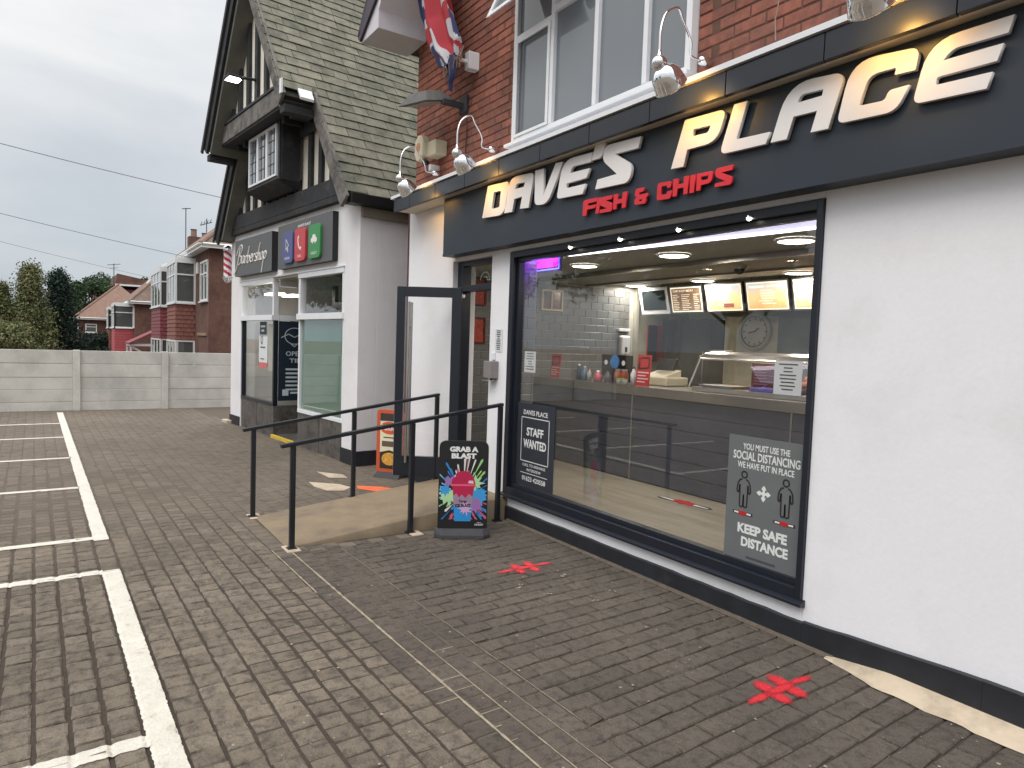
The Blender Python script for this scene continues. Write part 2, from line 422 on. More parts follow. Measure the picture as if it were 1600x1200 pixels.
def stretch(m, vec):
    nt = m.node_tree
    for n in list(nt.nodes):
        if n.type == 'TEX_NOISE':
            src = n.inputs['Vector'].links[0].from_socket; mp = nt.nodes.new('ShaderNodeMapping'); mp.inputs['Scale'].default_value = vec
            nt.links.new(src, mp.inputs['Vector']); nt.links.new(mp.outputs[0], n.inputs['Vector'])
stretch(m_floor, (0.35, 3.2, 1.0))
m_ceil = mat('cream_ceiling', srgb(184, 180, 170), 0.6, var=0.04, bump=0.05)
m_wallint = mat('kitchen_wall', srgb(172, 172, 148), 0.5, var=0.1, bump=0.05)
m_panel = mat('counter_board', srgb(72, 77, 87), 0.35, var=0.1, scale=6, bump=0.05)
m_paper = mat('white_paper', srgb(214, 218, 220), 0.7, var=0.03, bump=0.05)
m_ink = mat('dark_ink', srgb(60, 60, 66), 0.7, bump=0.0)
m_beige = mat('alarm_beige', srgb(206, 198, 172), 0.5, var=0.05, bump=0.05)
m_redpl = mat('red_card', srgb(186, 38, 44), 0.45, var=0.08, bump=0.03)
m_glass = glass_mat('window_glass', gain=1.15)
m_glassU = glass_mat('upper_glass', body=0.8, bodycol=(0.21, 0.235, 0.26, 1), gain=1.2)  # grey-blue sky reflection put into the body colour of the panes
m_glassB = glass_mat('shop_glass', body=0.06, bodycol=(0.06, 0.08, 0.075, 1), gain=1.1)
m_warmlamp = mat('warm_bulb', (1, 0.8, 0.5, 1), 0.5, bump=0.0, emit=(1.0, 0.62, 0.22, 1), estr=8)
m_lamp = mat('lit_diffuser', (1, 1, 1, 1), 0.5, bump=0.0, emit=(1.0, 0.93, 0.78, 1), estr=9)
m_led = mat('lit_led_strip', (1, 1, 1, 1), 0.5, bump=0.0, emit=(0.93, 0.86, 1.0, 1), estr=3.2)
WHITE_LETTERS = [('D', [[(-5.45, 2.752, 0), (-5.364, 3.027, 0.01), (-5.011, 3.009, 0.05), (-5.069, 2.732, 0.11)], [(-5.293, 2.811, 0.01), (-5.26, 2.955, 0.01), (-5.14, 2.951, 0.02), (-5.158, 2.808, 0.02)]]), ('A', [[(-5.075, 2.744, 0), (-5.004, 3.038, 0.11), (-4.643, 3.013, 0.05), (-4.704, 2.738, 0), (-4.831, 2.748, 0), (-4.804, 2.846, 0), (-4.923, 2.844, 0), (-4.951, 2.739, 0)], [(-4.919, 2.924, 0), (-4.896, 2.967, 0.03), (-4.766, 2.958, 0.01), (-4.784, 2.921, 0)]]), ('V', [[(-4.625, 3.023, 0), (-4.507, 3.018, 0), (-4.506, 2.794, 0.005), (-4.349, 3.029, 0), (-4.26, 3.021, 0), (-4.441, 2.728, 0.09), (-4.619, 2.744, 0.05)]]), ('E', [[(-3.904, 3.018, 0), (-3.921, 2.954, 0), (-4.135, 2.963, 0.04), (-4.169, 2.917, 0), (-3.935, 2.909, 0), (-3.963, 2.846, 0), (-4.2, 2.847, 0.01), (-4.208, 2.809, 0.01), (-3.977, 2.804, 0), (-4.001, 2.736, 0), (-4.322, 2.748, 0.04), (-4.256, 3.033, 0.13)]]), ('apos', [[(-3.875, 3.062, 0), (-3.765, 3.056, 0), (-3.795, 2.959, 0.06), (-3.913, 2.961, 0)]]), ('S', [[(-3.409, 3.017, 0), (-3.431, 2.946, 0), (-3.663, 2.955, 0.015), (-3.479, 2.845, 0.05), (-3.504, 2.733, 0.1), (-3.858, 2.744, 0), (-3.837, 2.809, 0), (-3.631, 2.811, 0.01), (-3.794, 2.939, 0.05), (-3.766, 3.035, 0.1)]]), ('P', [[(-3.122, 2.747, 0), (-3.022, 3.026, 0.01), (-2.707, 3.011, 0.05), (-2.764, 2.838, 0.13), (-2.994, 2.841, 0), (-3.019, 2.743, 0)], [(-2.96, 2.912, 0), (-2.95, 2.954, 0), (-2.815, 2.946, 0.01), (-2.835, 2.905, 0.03)]]), ('L', [[(-2.651, 3.021, 0), (-2.562, 3.017, 0), (-2.627, 2.817, 0.01), (-2.404, 2.807, 0), (-2.425, 2.749, 0), (-2.741, 2.757, 0.05)]]), ('A', [[(-2.393, 2.748, 0), (-2.299, 3.036, 0.16), (-1.984, 3.0, 0.06), (-2.059, 2.743, 0), (-2.155, 2.747, 0), (-2.125, 2.849, 0), (-2.261, 2.854, 0), (-2.295, 2.745, 0)], [(-2.244, 2.919, 0), (-2.224, 2.958, 0.04), (-2.095, 2.949, 0.01), (-2.103, 2.917, 0)]]), ('C', [[(-1.632, 3.001, 0.05), (-1.648, 2.905, 0), (-1.739, 2.911, 0), (-1.734, 2.943, 0.01), (-1.864, 2.947, 0.05), (-1.905, 2.812, 0.01), (-1.778, 2.804, 0.05), (-1.763, 2.846, 0.02), (-1.673, 2.845, 0), (-1.722, 2.741, 0.11), (-2.013, 2.755, 0.04), (-1.953, 3.042, 0.13)]]), ('E', [[(-1.269, 3.007, 0), (-1.286, 2.942, 0), (-1.493, 2.948, 0.06), (-1.533, 2.908, 0), (-1.302, 2.904, 0), (-1.319, 2.84, 0), (-1.552, 2.844, 0.01), (-1.557, 2.809, 0.01), (-1.335, 2.799, 0), (-1.351, 2.737, 0), (-1.651, 2.752, 0.04), (-1.594, 3.011, 0.17)]])]
RED_LETTERS = [('F', [[(-4.001, 2.574, 0), (-3.998, 2.686, 0.02), (-3.843, 2.684, 0), (-3.847, 2.658, 0), (-3.942, 2.658, 0), (-3.947, 2.638, 0), (-3.857, 2.637, 0), (-3.861, 2.613, 0), (-3.951, 2.614, 0), (-3.958, 2.571, 0)]]), ('I', [[(-3.855, 2.571, 0), (-3.839, 2.679, 0), (-3.804, 2.679, 0), (-3.819, 2.569, 0)]]), ('S', [[(-3.681, 2.675, 0), (-3.685, 2.649, 0), (-3.754, 2.65, 0), (-3.678, 2.619, 0.01), (-3.679, 2.564, 0.02), (-3.81, 2.567, 0), (-3.807, 2.591, 0), (-3.723, 2.589, 0), (-3.805, 2.621, 0.01), (-3.802, 2.677, 0.02)]]), ('H', [[(-3.664, 2.572, 0), (-3.663, 2.676, 0), (-3.624, 2.674, 0), (-3.627, 2.635, 0), (-3.576, 2.634, 0), (-3.571, 2.676, 0), (-3.533, 2.676, 0), (-3.537, 2.569, 0), (-3.575, 2.569, 0), (-3.574, 2.607, 0), (-3.628, 2.606, 0), (-3.63, 2.572, 0)]]), ('and', [[(-3.368, 2.675, 0), (-3.368, 2.651, 0), (-3.407, 2.649, 0.005), (-3.412, 2.632, 0), (-3.334, 2.633, 0), (-3.327, 2.612, 0), (-3.34, 2.609, 0), (-3.344, 2.567, 0.02), (-3.451, 2.572, 0.02), (-3.451, 2.608, 0.01), (-3.432, 2.618, 0), (-3.451, 2.636, 0.0), (-3.445, 2.677, 0.02)], [(-3.407, 2.601, 0), (-3.379, 2.602, 0), (-3.383, 2.587, 0), (-3.409, 2.588, 0)]]), ('C', [[(-3.121, 2.673, 0.02), (-3.126, 2.635, 0), (-3.156, 2.635, 0), (-3.157, 2.652, 0), (-3.207, 2.653, 0.01), (-3.21, 2.599, 0.01), (-3.158, 2.597, 0), (-3.152, 2.613, 0), (-3.116, 2.612, 0), (-3.123, 2.564, 0.02), (-3.244, 2.569, 0.02), (-3.24, 2.679, 0.02)]]), ('H', [[(-3.105, 2.572, 0), (-3.105, 2.68, 0), (-3.069, 2.678, 0), (-3.068, 2.641, 0), (-3.017, 2.64, 0), (-3.016, 2.681, 0), (-2.981, 2.68, 0), (-2.982, 2.571, 0), (-3.014, 2.571, 0), (-3.016, 2.616, 0), (-3.067, 2.616, 0), (-3.071, 2.571, 0)]]), ('I', [[(-2.966, 2.571, 0), (-2.963, 2.678, 0), (-2.927, 2.677, 0), (-2.931, 2.57, 0)]]), ('P', [[(-2.913, 2.576, 0), (-2.911, 2.678, 0), (-2.789, 2.674, 0.02), (-2.796, 2.607, 0.03), (-2.879, 2.605, 0), (-2.881, 2.575, 0)], [(-2.881, 2.632, 0), (-2.879, 2.656, 0), (-2.821, 2.654, 0), (-2.826, 2.631, 0)]]), ('S', [[(-2.646, 2.681, 0), (-2.647, 2.653, 0), (-2.732, 2.652, 0), (-2.647, 2.613, 0.01), (-2.649, 2.57, 0.03), (-2.771, 2.574, 0), (-2.769, 2.594, 0), (-2.692, 2.596, 0), (-2.771, 2.636, 0.02), (-2.77, 2.682, 0.03)]])]
# ================================================================ GROUND
ANG = math.radians(1.5); CA, SA = math.cos(ANG), math.sin(ANG)
def st(x, y): return x * CA + y * SA, -x * SA + y * CA
def xy(s, t): return s * CA - t * SA, s * SA + t * CA
PT = 0.1215
T0 = -1.965        # upper edge of the worn area
TM = -1.497        # upper edge of the grouted band
def on_ramp(x, y): return -6.26 < x < -5.10 and y > -2.03
BU = (-0.9951, -0.0984); BN = (0.0984, -0.9951); BO = (-8.57, -0.36)   # barber shop front line
def barb_off(x, y): return (x - BO[0]) * BN[0] + (y - BO[1]) * BN[1]
def blocked(x, y):
    if on_ramp(x, y): return True
    if x > -7.45 and y > -0.03: return True
    if x <= -7.45 and barb_off(x, y) < 0.02 and x < -8.1: return True
    if y > 0.4: return True
    return False
def cells():
    out = []
    # worn area, rows run along the parking bays
    k = 0
    while True:
        t1 = T0 - k * PT; t0 = t1 - PT
        if t1 < -6.0: break
        sh = 0.5 * (k % 2) if t1 > -3.0 else random.uniform(0.0, 0.12)
        s = -16.1 + sh * 0.113
        while s < 0.6:
            w = 0.113
            out.append(('L', s, s + w, t0, t1)); s += w
        k += 1
    # grouted band
    for k in range(4):
        t0 = T0 + k * 0.117; sh = 0.5 * (k % 2); s = -5.2 + sh * 0.115
        while s < 0.6:
            out.append(('M', s, s + 0.115, t0, t0 + 0.117)); s += 0.115
    # dark area by the shop front, courses run towards the wall
    n = 0; s = -5.15
    while s < 0.6:
        t = TM - (0.1 if n % 2 else 0.0)
        if n % 2: t += 0.0
        first = True
        while t < 0.15:
            a = max(t, TM)
            out.append(('R', s, s + 0.115, a, t + 0.2)); t += 0.2
        s += 0.115; n += 1
    # rest in front of the neighbour, between the ramp and the buildings
    k = 0; t = T0
    while t < 0.3:
        s = -16.1 + 0.5 * (k % 2) * 0.113
        while s < -5.1:
            out.append(('F', s, s + 0.113, t, t + PT)); s += 0.113
        t += PT; k += 1
    return out
def block_mesh(name, w, d, seed, ch=0.007, wob=0.003, m=None):
    r = random.Random(seed)
    V = []
    def ring(z, ins, j):
        for a, b in ((-1, -1), (1, -1), (1, 1), (-1, 1)):
            V.append((a * (w / 2 - ins) + r.uniform(-j, j), b * (d / 2 - ins) + r.uniform(-j, j), z + (r.uniform(-0.0015, 0.0015) if z > -0.005 else 0)))
    ring(-0.025, 0, 0); 
    base = list(V); V2 = []
    ring(-0.006, 0.0, wob); ring(0.0, ch, wob)
    me = bpy.data.meshes.new(name)
    F = [(0, 1, 5, 4), (1, 2, 6, 5), (2, 3, 7, 6), (3, 0, 4, 7), (4, 5, 9, 8), (5, 6, 10, 9), (6, 7, 11, 10), (7, 4, 8, 11), (8, 9, 10, 11)]
    me.from_pydata(V, [], F); me.materials.append(m); me.update()
    return me
VAR = {'L': [block_mesh('paver', 0.1035, 0.103, i, wob=0.004, m=m_paverL) for i in range(8)],
       'K': [block_mesh('paver', 0.107, 0.1105, 100 + i, wob=0.005, m=m_paverL) for i in range(8)],
       'F': [block_mesh('paver', 0.1105, 0.118, 20 + i, 0.004, 0.001, m_paverF) for i in range(6)],
       'M': [block_mesh('paver', 0.108, 0.110, 40 + i, 0.005, 0.002, m_paverM) for i in range(6)],
       'R': [block_mesh('paver', 0.1045, 0.192, 60 + i, 0.006, 0.004, m_paverR) for i in range(6)],
       'r': [block_mesh('paver', 0.1045, 0.092, 80 + i, 0.006, 0.004, m_paverR) for i in range(4)]}
ground = build('ground', MB().add([(-320, -320, -0.03), (320, -320, -0.03), (320, 320, -0.03), (-320, 320, -0.03)], [(0, 1, 2, 3)]), m_paverF, origin=(0, 0, -0.03))
tag(ground, kind='structure')
CE = []
for z, s0, s1, t0, t1 in cells():
    cx, cy = xy((s0 + s1) / 2, (t0 + t1) / 2)
    if blocked(cx, cy - (0.09 if z == 'R' else 0)): continue
    if z == 'L' and cx < -9.0: z = 'F'
    if z == 'L' and st(cx, cy)[1] > -2.93: z = 'K'
    if z == 'R' and (t1 - t0) < 0.15: z = 'r'
    hz = random.gauss(0, 0.0008)
    CE.append((see((cx, cy, 0)), z, cx, cy, hz, s0, s1, t0, t1))
CE.sort(key=lambda c: c[0])
stuff = {k: MB() for k in 'LKFMRr'}
for i, (dd, z, cx, cy, hz, *_r) in enumerate(CE):
    me = random.choice(VAR[z]); rz = ANG + random.choice((0, math.pi)) + random.gauss(0, 0.012)
    if i < 300:
        inst('paver', me, ground, (cx, cy, hz), (0, 0, rz))
    else:
        c, s_ = math.cos(rz), math.sin(rz)
        stuff[z].add([(cx + v.co.x * c - v.co.y * s_, cy + v.co.x * s_ + v.co.y * c, hz + v.co.z) for v in me.vertices], [tuple(p.vertices) for p in me.polygons])
big = MB(); mats_ = []
for q, (k, mm) in enumerate((('L', m_paverL), ('K', m_paverL), ('F', m_paverF), ('M', m_paverM), ('R', m_paverR), ('r', m_paverR))):
    n0 = len(big.v); big.v += stuff[k].v; big.f += [tuple(a + n0 for a in f) for f in stuff[k].f]; big.mi += [q] * len(stuff[k].f); mats_.append(mm)
me_ = bpy.data.meshes.new('paver_field'); me_.from_pydata(big.v, [], big.f)
for mm in mats_: me_.materials.append(mm)
me_.polygons.foreach_set('material_index', big.mi); me_.update()
pf = make_obj('paver_field', me_, ground, (0, 0, 0)); tag(pf, kind='stuff')
# joint bedding: deep near the camera, almost flush further off
def bed_z(x, y):
    s, t = st(x, y)
    if t > TM: return -0.0095 if x > -5.15 else -0.002
    if t > T0: return -0.0035
    f = min(1, max(0, (-x - 4.2) / 3.2)); f = f * f * (3 - 2 * f)
    g = min(1, max(0, (t + 2.95) / 0.55)); g *= 0.62 + 0.3 * math.sin(x * 1.7 + t * 2.3)
    return -0.0095 + 0.0078 * max(f, g)
bed = MB(); NX = 110; NY = 44
V = []; Fq = []
for i in range(NX + 1):
    x = -16.2 + 17.0 * i / NX
    for j in range(NY + 1):
        y = -6.4 + 6.9 * j / NY
        V.append((x, y, bed_z(x, y)))
for i in range(NX):
    for j in range(NY):
        a = i * (NY + 1) + j; Fq.append((a, a + NY + 1, a + NY + 2, a + 1))
bed.add(V, Fq)
bed.mi = [1 if (bed.v[f[0]][0] < -9.0 or (st(bed.v[f[0]][0], bed.v[f[0]][1])[1] > T0 and st(bed.v[f[0]][0], bed.v[f[0]][1])[1] < TM)) else 0 for f in bed.f]
bd = build('joint_bedding', bed, [m_bed, m_sand], ground); tag(bd, kind='stuff')
# surface height for painted marks: block tops with dips at the joints
def surf(x, y):
    s, t = st(x, y)
    if t < T0:
        k = (T0 - t) / PT; fr = abs(k - round(k)) * PT
        q = ((s + 16.1) / 0.113); fs = abs(q - round(q)) * 0.113
        dip = 0.0
        near = min(1, max(0, (x + 7.5) / 2.5))
        if fr < 0.009: dip = 0.0062 * near
        elif fs < 0.0055: dip = 0.0045 * near
        return 0.0035 - dip
    if t > TM:
        q = ((s + 5.15) / 0.115); fs = abs(q - round(q)) * 0.115
        return 0.0035 - (0.0025 if fs < 0.004 else 0)
    return 0.0035
def sheet(name, m, a, b, w0, w1, parent, step=0.015, ragged=0.003):
    """strip from a to b (xy), from offset w0 to w1 left of the direction, following the surface"""
    a = Vector(a); b = Vector(b); L = (b - a).length; d = (b - a) / L; nrm = Vector((-d.y, d.x))
    n = max(2, int(L / step)); mq = max(2, int(abs(w1 - w0) / step))
    V = []; Fq = []
    for i in range(n + 1):
        e0 = random.uniform(-ragged, ragged); e1 = random.uniform(-ragged, ragged)
        for j in range(mq + 1):
            u = w0 + (w1 - w0) * j / mq
            if j == 0: u += e0
            if j == mq: u += e1
            p = a + d * (L * i / n) + nrm * u
            V.append((p.x, p.y, surf(p.x, p.y)))
    for i in range(n):
        for j in range(mq):
            k = i * (mq + 1) + j; Fq.append((k, k + 1, k + mq + 2, k + mq + 1))
    mb = MB(); mb.add(V, Fq)
    return build(name, mb, m, parent)
pl = thing('parking_bay_marking', '', '', (-3.5, -3.3, 0))
del pl['label']; del pl['category']; pl['kind'] = 'structure'
sheet('painted_line', m_paint, xy(-5.27, -2.948), xy(-2.0, -2.948), 0.0, -0.106, pl, 0.0125)
for (y0, x0) in ((-3.185, -5.16), (-3.125, -2.90)):
    sheet('painted_line', m_paint, (x0 - 0.015, y0), (x0 + 0.055, -6.2), -0.045, 0.045, pl, 0.013)
pl2 = thing('parking_bay_marking', '', '', (-11, -3.4, 0))
del pl2['label']; del pl2['category']; pl2['kind'] = 'structure'
sheet('painted_line', m_paint, xy(-15.78, -2.97), xy(-6.06, -2.95), 0.0, -0.10, pl2, 0.03)
for x0, y0 in ((-6.05, -3.205), (-8.1, -3.26), (-10.06, -3.31), (-12.05, -3.37), (-13.85, -3.42)):
    sheet('painted_line', m_paint, (x0 - 0.01, y0), (x0 + 0.06, -6.2), -0.045, 0.045, pl2, 0.03)
# cream grout lines in the band
gm = MB()
def gline(s0, t0, s1, t1, w=0.008, z=0.0016):
    n = max(1, int(math.hypot(s1 - s0, t1 - t0) / 0.05))
    for i in range(n):
        a = i / n; b = (i + 1) / n
        ww = w * random.uniform(0.45, 1.2)
        p = xy(s0 + (s1 - s0) * a, t0 + (t1 - t0) * a); q = xy(s0 + (s1 - s0) * b, t0 + (t1 - t0) * b)
        gm.bar((p[0], p[1], z), (q[0], q[1], z), ww, 0.001)
gline(-5.1, -1.848, 0.4, -1.848, 0.013)
gline(-3.4, -1.731, -1.2, -1.731, 0.006); gline(-2.9, -1.614, 0.4, -1.614, 0.0028); gline(-5.0, -1.497, -2.2, -1.497, 0.0028)
gline(-5.2, -1.965, -4.2, -1.965, 0.01)
for s in np.arange(-3.16, 0.3, 0.115):
    r = random.random()
    if r < 0.75: gline(s, -1.848, s, -1.731 if r < 0.4 else -1.81, 0.005)
    if random.random() < 0.45: gline(s + 0.0575, -1.848, s + 0.0575, -1.965, 0.006)
    if random.random() < 0.12: gline(s + 0.0575, -1.731, s + 0.0575, -1.614, 0.004)
g_ = build('grout_line', gm, m_grout, ground); tag(g_, kind='stuff')
# pale chips and droppings
cm = MB()
for i in range(620):
    x = random.uniform(-5.0, -0.6); y = random.uniform(-2.9, -0.1)
    if on_ramp(x, y): continue
    r = random.choice((0.002, 0.003, 0.003, 0.005, 0.008)) * random.uniform(0.6, 1.1)
    n = 6; pts = [(x + math.cos(6.283 * k / n) * r * random.uniform(0.5, 1.4), y + math.sin(6.283 * k / n) * r * random.uniform(0.5, 1.2), 0.0028) for k in range(n)]
    cm.add(pts, [tuple(range(n))])
for (x, y, r) in ((-3.65, -0.88, 0.035), (-3.66, -0.49, 0.03), (-3.43, -0.80, 0.022), (-3.2, -0.6, 0.02), (-5.02, -0.62, 0.03), (-3.3, -0.4, 0.018), (-7.3, -0.9, 0.03)):
    for q in range(5):
        n = 8; ox, oy = random.uniform(-r, r), random.uniform(-r, r); rr = r * random.uniform(0.2, 0.5)
        cm.add([(x + ox + math.cos(6.283 * k / n) * rr * random.uniform(0.4, 1.4), y + oy + math.sin(6.283 * k / n) * rr * random.uniform(0.4, 1.2), 0.0025 + q * 0.0002) for k in range(n)], [tuple(range(n))])
c_ = build('grit_speck', cm, m_grout, ground); tag(c_, kind='stuff')
# red sprayed queue marks
def spray_mat(name, c, lo, hi):
    m = mat(name, c, 0.8, var=0.15, scale=60, bump=0.6, bscale=150, bdist=0.003, fine=0.25, fscale=160)
    nt = m.node_tree; N = nt.nodes; L = nt.links; b = N['Principled BSDF']
    vc = N.new('ShaderNodeVertexColor'); vc.layer_name = 'cover'
    nz = N.new('ShaderNodeTexNoise'); nz.inputs['Scale'].default_value = 70; nz.inputs['Detail'].default_value = 8; nz.inputs['Roughness'].default_value = 0.85
    g = N.new('ShaderNodeNewGeometry'); L.new(g.outputs['Position'], nz.inputs['Vector'])
    ma = N.new('ShaderNodeMath'); ma.operation = 'MULTIPLY_ADD'; ma.inputs[1].default_value = 1.7; L.new(nz.outputs['Fac'], ma.inputs[0]); L.new(vc.outputs[0], ma.inputs[2])
    mr = N.new('ShaderNodeMapRange'); mr.inputs[1].default_value = lo; mr.inputs[2].default_value = hi; L.new(ma.outputs[0], mr.inputs[0])
    L.new(mr.outputs[0], b.inputs['Alpha'])
    return m
m_spray = spray_mat('red_spray', srgb(200, 38, 50), 1.12, 1.62)
m_spray2 = spray_mat('red_spray_faded', srgb(214, 56, 66), 1.18, 1.75)
def spray(label, cx, cy, m, seed):
    r = random.Random(seed); mb = MB(); cov = []
    lift = [0.0010]
    def blob(px, py, a, b, ang):
        lift[0] += 0.0004
        n = 26; nr = 5
        V = [(px, py, surf(px, py) + lift[0])]; cov.append(1.0)
        for q in range(1, nr + 1):
            for k in range(n):
                th = 6.283 * k / n; rr = (q / nr) * (1 + (r.uniform(-0.14, 0.14) if q == nr else 0))
                lx = math.cos(th) * a * rr * 1.1; ly = math.sin(th) * b * rr * 1.35
                X = px + lx * math.cos(ang) - ly * math.sin(ang); Y = py + lx * math.sin(ang) + ly * math.cos(ang)
                V.append((X, Y, surf(X, Y) + lift[0])); cov.append(max(0.0, 1.0 - (q / nr) ** 1.5))
        F = [(0, 1 + k, 1 + (k + 1) % n) for k in range(n)]
        for q in range(nr - 1):
            for k in range(n):
                a0 = 1 + q * n + k; a1 = 1 + q * n + (k + 1) % n; F.append((a0, a0 + n, a1 + n, a1))
        mb.add(V, F)
    blob(cx, cy - 0.155, 0.12, 0.026, math.pi / 2 + 0.05)
    blob(cx - 0.008, cy + 0.165, 0.11, 0.024, math.pi / 2 - 0.06)
    for dy, w in ((-0.06, 0.08), (0.055, 0.09)):
        blob(cx - 0.05, cy + dy + 0.010, w, 0.045, -0.18); blob(cx + 0.05, cy + dy - 0.010, w * 0.9, 0.043, -0.12)
    blob(cx, cy, 0.14, 0.03, math.pi / 2)
    o = build('queue_marking', mb, m); ca = o.data.color_attributes.new('cover', 'FLOAT_COLOR', 'POINT')
    for i_, c_ in enumerate(cov): ca.data[i_].color = (c_, c_, c_, 1)
    tag(o, label, 'floor marking', 'red queue marks sprayed on the paving')
spray('bright red double-cross spray mark on the paving, nearest the pale concrete strip', -1.89, -0.56, m_spray, 1)
spray('fainter red spray mark on the paving, nearer the slush drink board', -3.92, -0.64, m_spray2, 2)
for i, (x, y) in enumerate(((-4.46, -0.02),)): pass
# pale concrete strip at the wall foot
V = []; Fq = []; n = 60
for i in range(n + 1):
    x = -1.98 + 3.0 * i / n
    w = 0.135 + 0.006 * math.sin(i * 1.3) + random.uniform(-0.006, 0.006)
    if i < 7: w *= 0.35 + 0.65 * i / 7
    q_ = min(1, 0.2 + i / 8); V += [(x, -0.02, 0.05 * q_), (x, -0.05, 0.042 * q_ + random.uniform(-0.002, 0.002)), (x, -w * 0.8, 0.004 + 0.012 * q_), (x, -w - 0.012, 0.0035)]
for i in range(n):
    for j in range(3): a = i * 4 + j; Fq.append((a, a + 1, a + 5, a + 4))
o = build('concrete_kerb_strip', MB().add(V, Fq), m_pale, smooth=True); tag(o, 'rough pale concrete fillet along the foot of the white wall at lower right', 'concrete strip')
V = []; Fq = []; n = 50
for i in range(n + 1):
    x = -5.1 + 3.15 * i / n; w = 0.028 + random.uniform(-0.004, 0.004)
    V += [(x, -0.02, 0.02), (x, -w, 0.014), (x, -w - 0.014, 0.002)]
for i in range(n):
    for j in range(2): a = i * 3 + j; Fq.append((a, a + 1, a + 4, a + 3))
o = build('mortar_fillet', MB().add(V, Fq), m_sand, ground)

# ================================================================ RAMP AND HANDRAILS
rp = thing('entrance_ramp', 'sloping tan concrete ramp between the two black handrails up to the open door', 'ramp', (-5.7, -1.0, 0))
rb = MB()
n = 24; V = []; Fq = []
for i in range(n + 1):
    y = -1.99 + 2.02 * i / n; z = 0.004 + 0.19 * min(1, (i / n) * 1.12)
    for x in (-6.2, -6.19, -5.95, -5.7, -5.4, -5.16, -5.15):
        V.append((x + random.uniform(-0.003, 0.003), y, z + random.uniform(-0.0015, 0.0015) - (0.008 if x in (-6.2, -5.15) else 0)))
for i in range(n):
    for j in range(6): a = i * 7 + j; Fq.append((a, a + 1, a + 8, a + 7))
for j0 in (0, 6):
    b0 = len(V)
    for i in range(n + 1): V.append((V[i * 7 + j0][0], V[i * 7 + j0][1], -0.02))
    for i in range(n): Fq.append((i * 7 + j0, (i + 1) * 7 + j0, b0 + i + 1, b0 + i))
build('ramp_surface', MB().add(V, Fq), m_concrete, rp, smooth=True)
pads = ((-5.11, -1.97), (-5.10, -0.96), (-6.2, -1.99))
for (x, y) in pads:
    build('pad', MB().box(x - 0.10, x + 0.08, y - 0.045, y + 0.06, -0.01, 0.006), m_pale, rp, bevel=0.004)
def rail(label, x, ys, ye, zs, ze, ends):
    h = thing('handrail', label, 'handrail', (x, (ys + ye) / 2, 0), 'black handrails along the ramp')
    sl = (ze - zs) / (ye - ys)
    build('rail', MB().bar((x, ys - 0.09, zs - 0.09 * sl), (x, ye, ze), 0.05, 0.028), m_dark, h, bevel=0.003)
    for y, zb in ends:
        build('post', MB().bar((x, y, zb), (x, y, zs + (y - ys) * sl - 0.015), 0.038, 0.038), m_dark, h, bevel=0.003)
        build('base_plate', MB().box(x - 0.035, x + 0.035, y - 0.035, y + 0.035, zb - 0.005, zb + 0.005), m_dark, h)
rail('near black handrail on the right side of the ramp, beside the drink board', -5.12, -1.96, -0.10, 0.80, 1.06, ((-1.96, 0.006), (-0.98, 0.006), (-0.12, 0.006)))
rail('far black handrail on the left side of the ramp, passing behind the open door', -6.2, -2.00, -0.18, 0.79, 1.065, ((-2.0, 0.006), (-1.08, 0.095), (-0.20, 0.185)))
# ================================================================ CHIP SHOP BUILDING
shop = thing('takeaway_shop', 'red brick takeaway shop with white rendered ground floor and wide dark framed window', 'shop building', (-3.4, 1.0, 0))
ZF = 0.2     # shop floor level
YB = 4.6     # back wall
w = MB()
# rendered ground floor wall, 0.28 thick, with window and door openings
def wall_piece(mb, x0, x1, z0, z1, y0=0.0, y1=0.28): mb.box(x0, x1, y0, y1, z0, z1)
wall_piece(w, -7.4, -6.31, -0.05, 3.30)
wall_piece(w, -6.31, -5.54, 2.44, 3.30)
wall_piece(w, -6.31, -5.54, -0.05, 0.185)
wall_piece(w, -5.54, -5.20, -0.05, 3.30)
wall_piece(w, -5.20, -2.16, 2.44, 3.30)
wall_piece(w, -5.20, -2.16, -0.05, 0.204)
wall_piece(w, -2.16, 4.5, -0.05, 3.30)
build('front_wall', w, m_render, shop, bevel=0.006)
p = MB()
def plinth(x0, x1, z0=0.145, z1=None):
    z1 = z0 if z1 is None else z1
    n = max(1, int((x1 - x0) / 0.12)); V = []; F = []
    for i in range(n + 1):
        x = x0 + (x1 - x0) * i / n; z = z0 + (z1 - z0) * i / n + random.uniform(-0.003, 0.003)
        V += [(x, -0.022, -0.03), (x, -0.022, z - 0.006), (x, -0.016, z), (x, 0.0, z)]
    for i in range(n):
        for j in range(3): a = i * 4 + j; F.append((a, a + 1, a + 5, a + 4))
    F += [(0, 1, 2, 3), tuple(n * 4 + k for k in (3, 2, 1, 0))]
    p.add(V, F)
for a_ in ((-7.4, -6.33, 0.15, 0.15), (-5.52, -2.141, 0.125, 0.128), (-2.14, -1.261, 0.135, 0.19), (-1.26, 4.5, 0.193, 0.24)):
    p = MB(); plinth(*a_); build('plinth', p, m_plinth, shop)
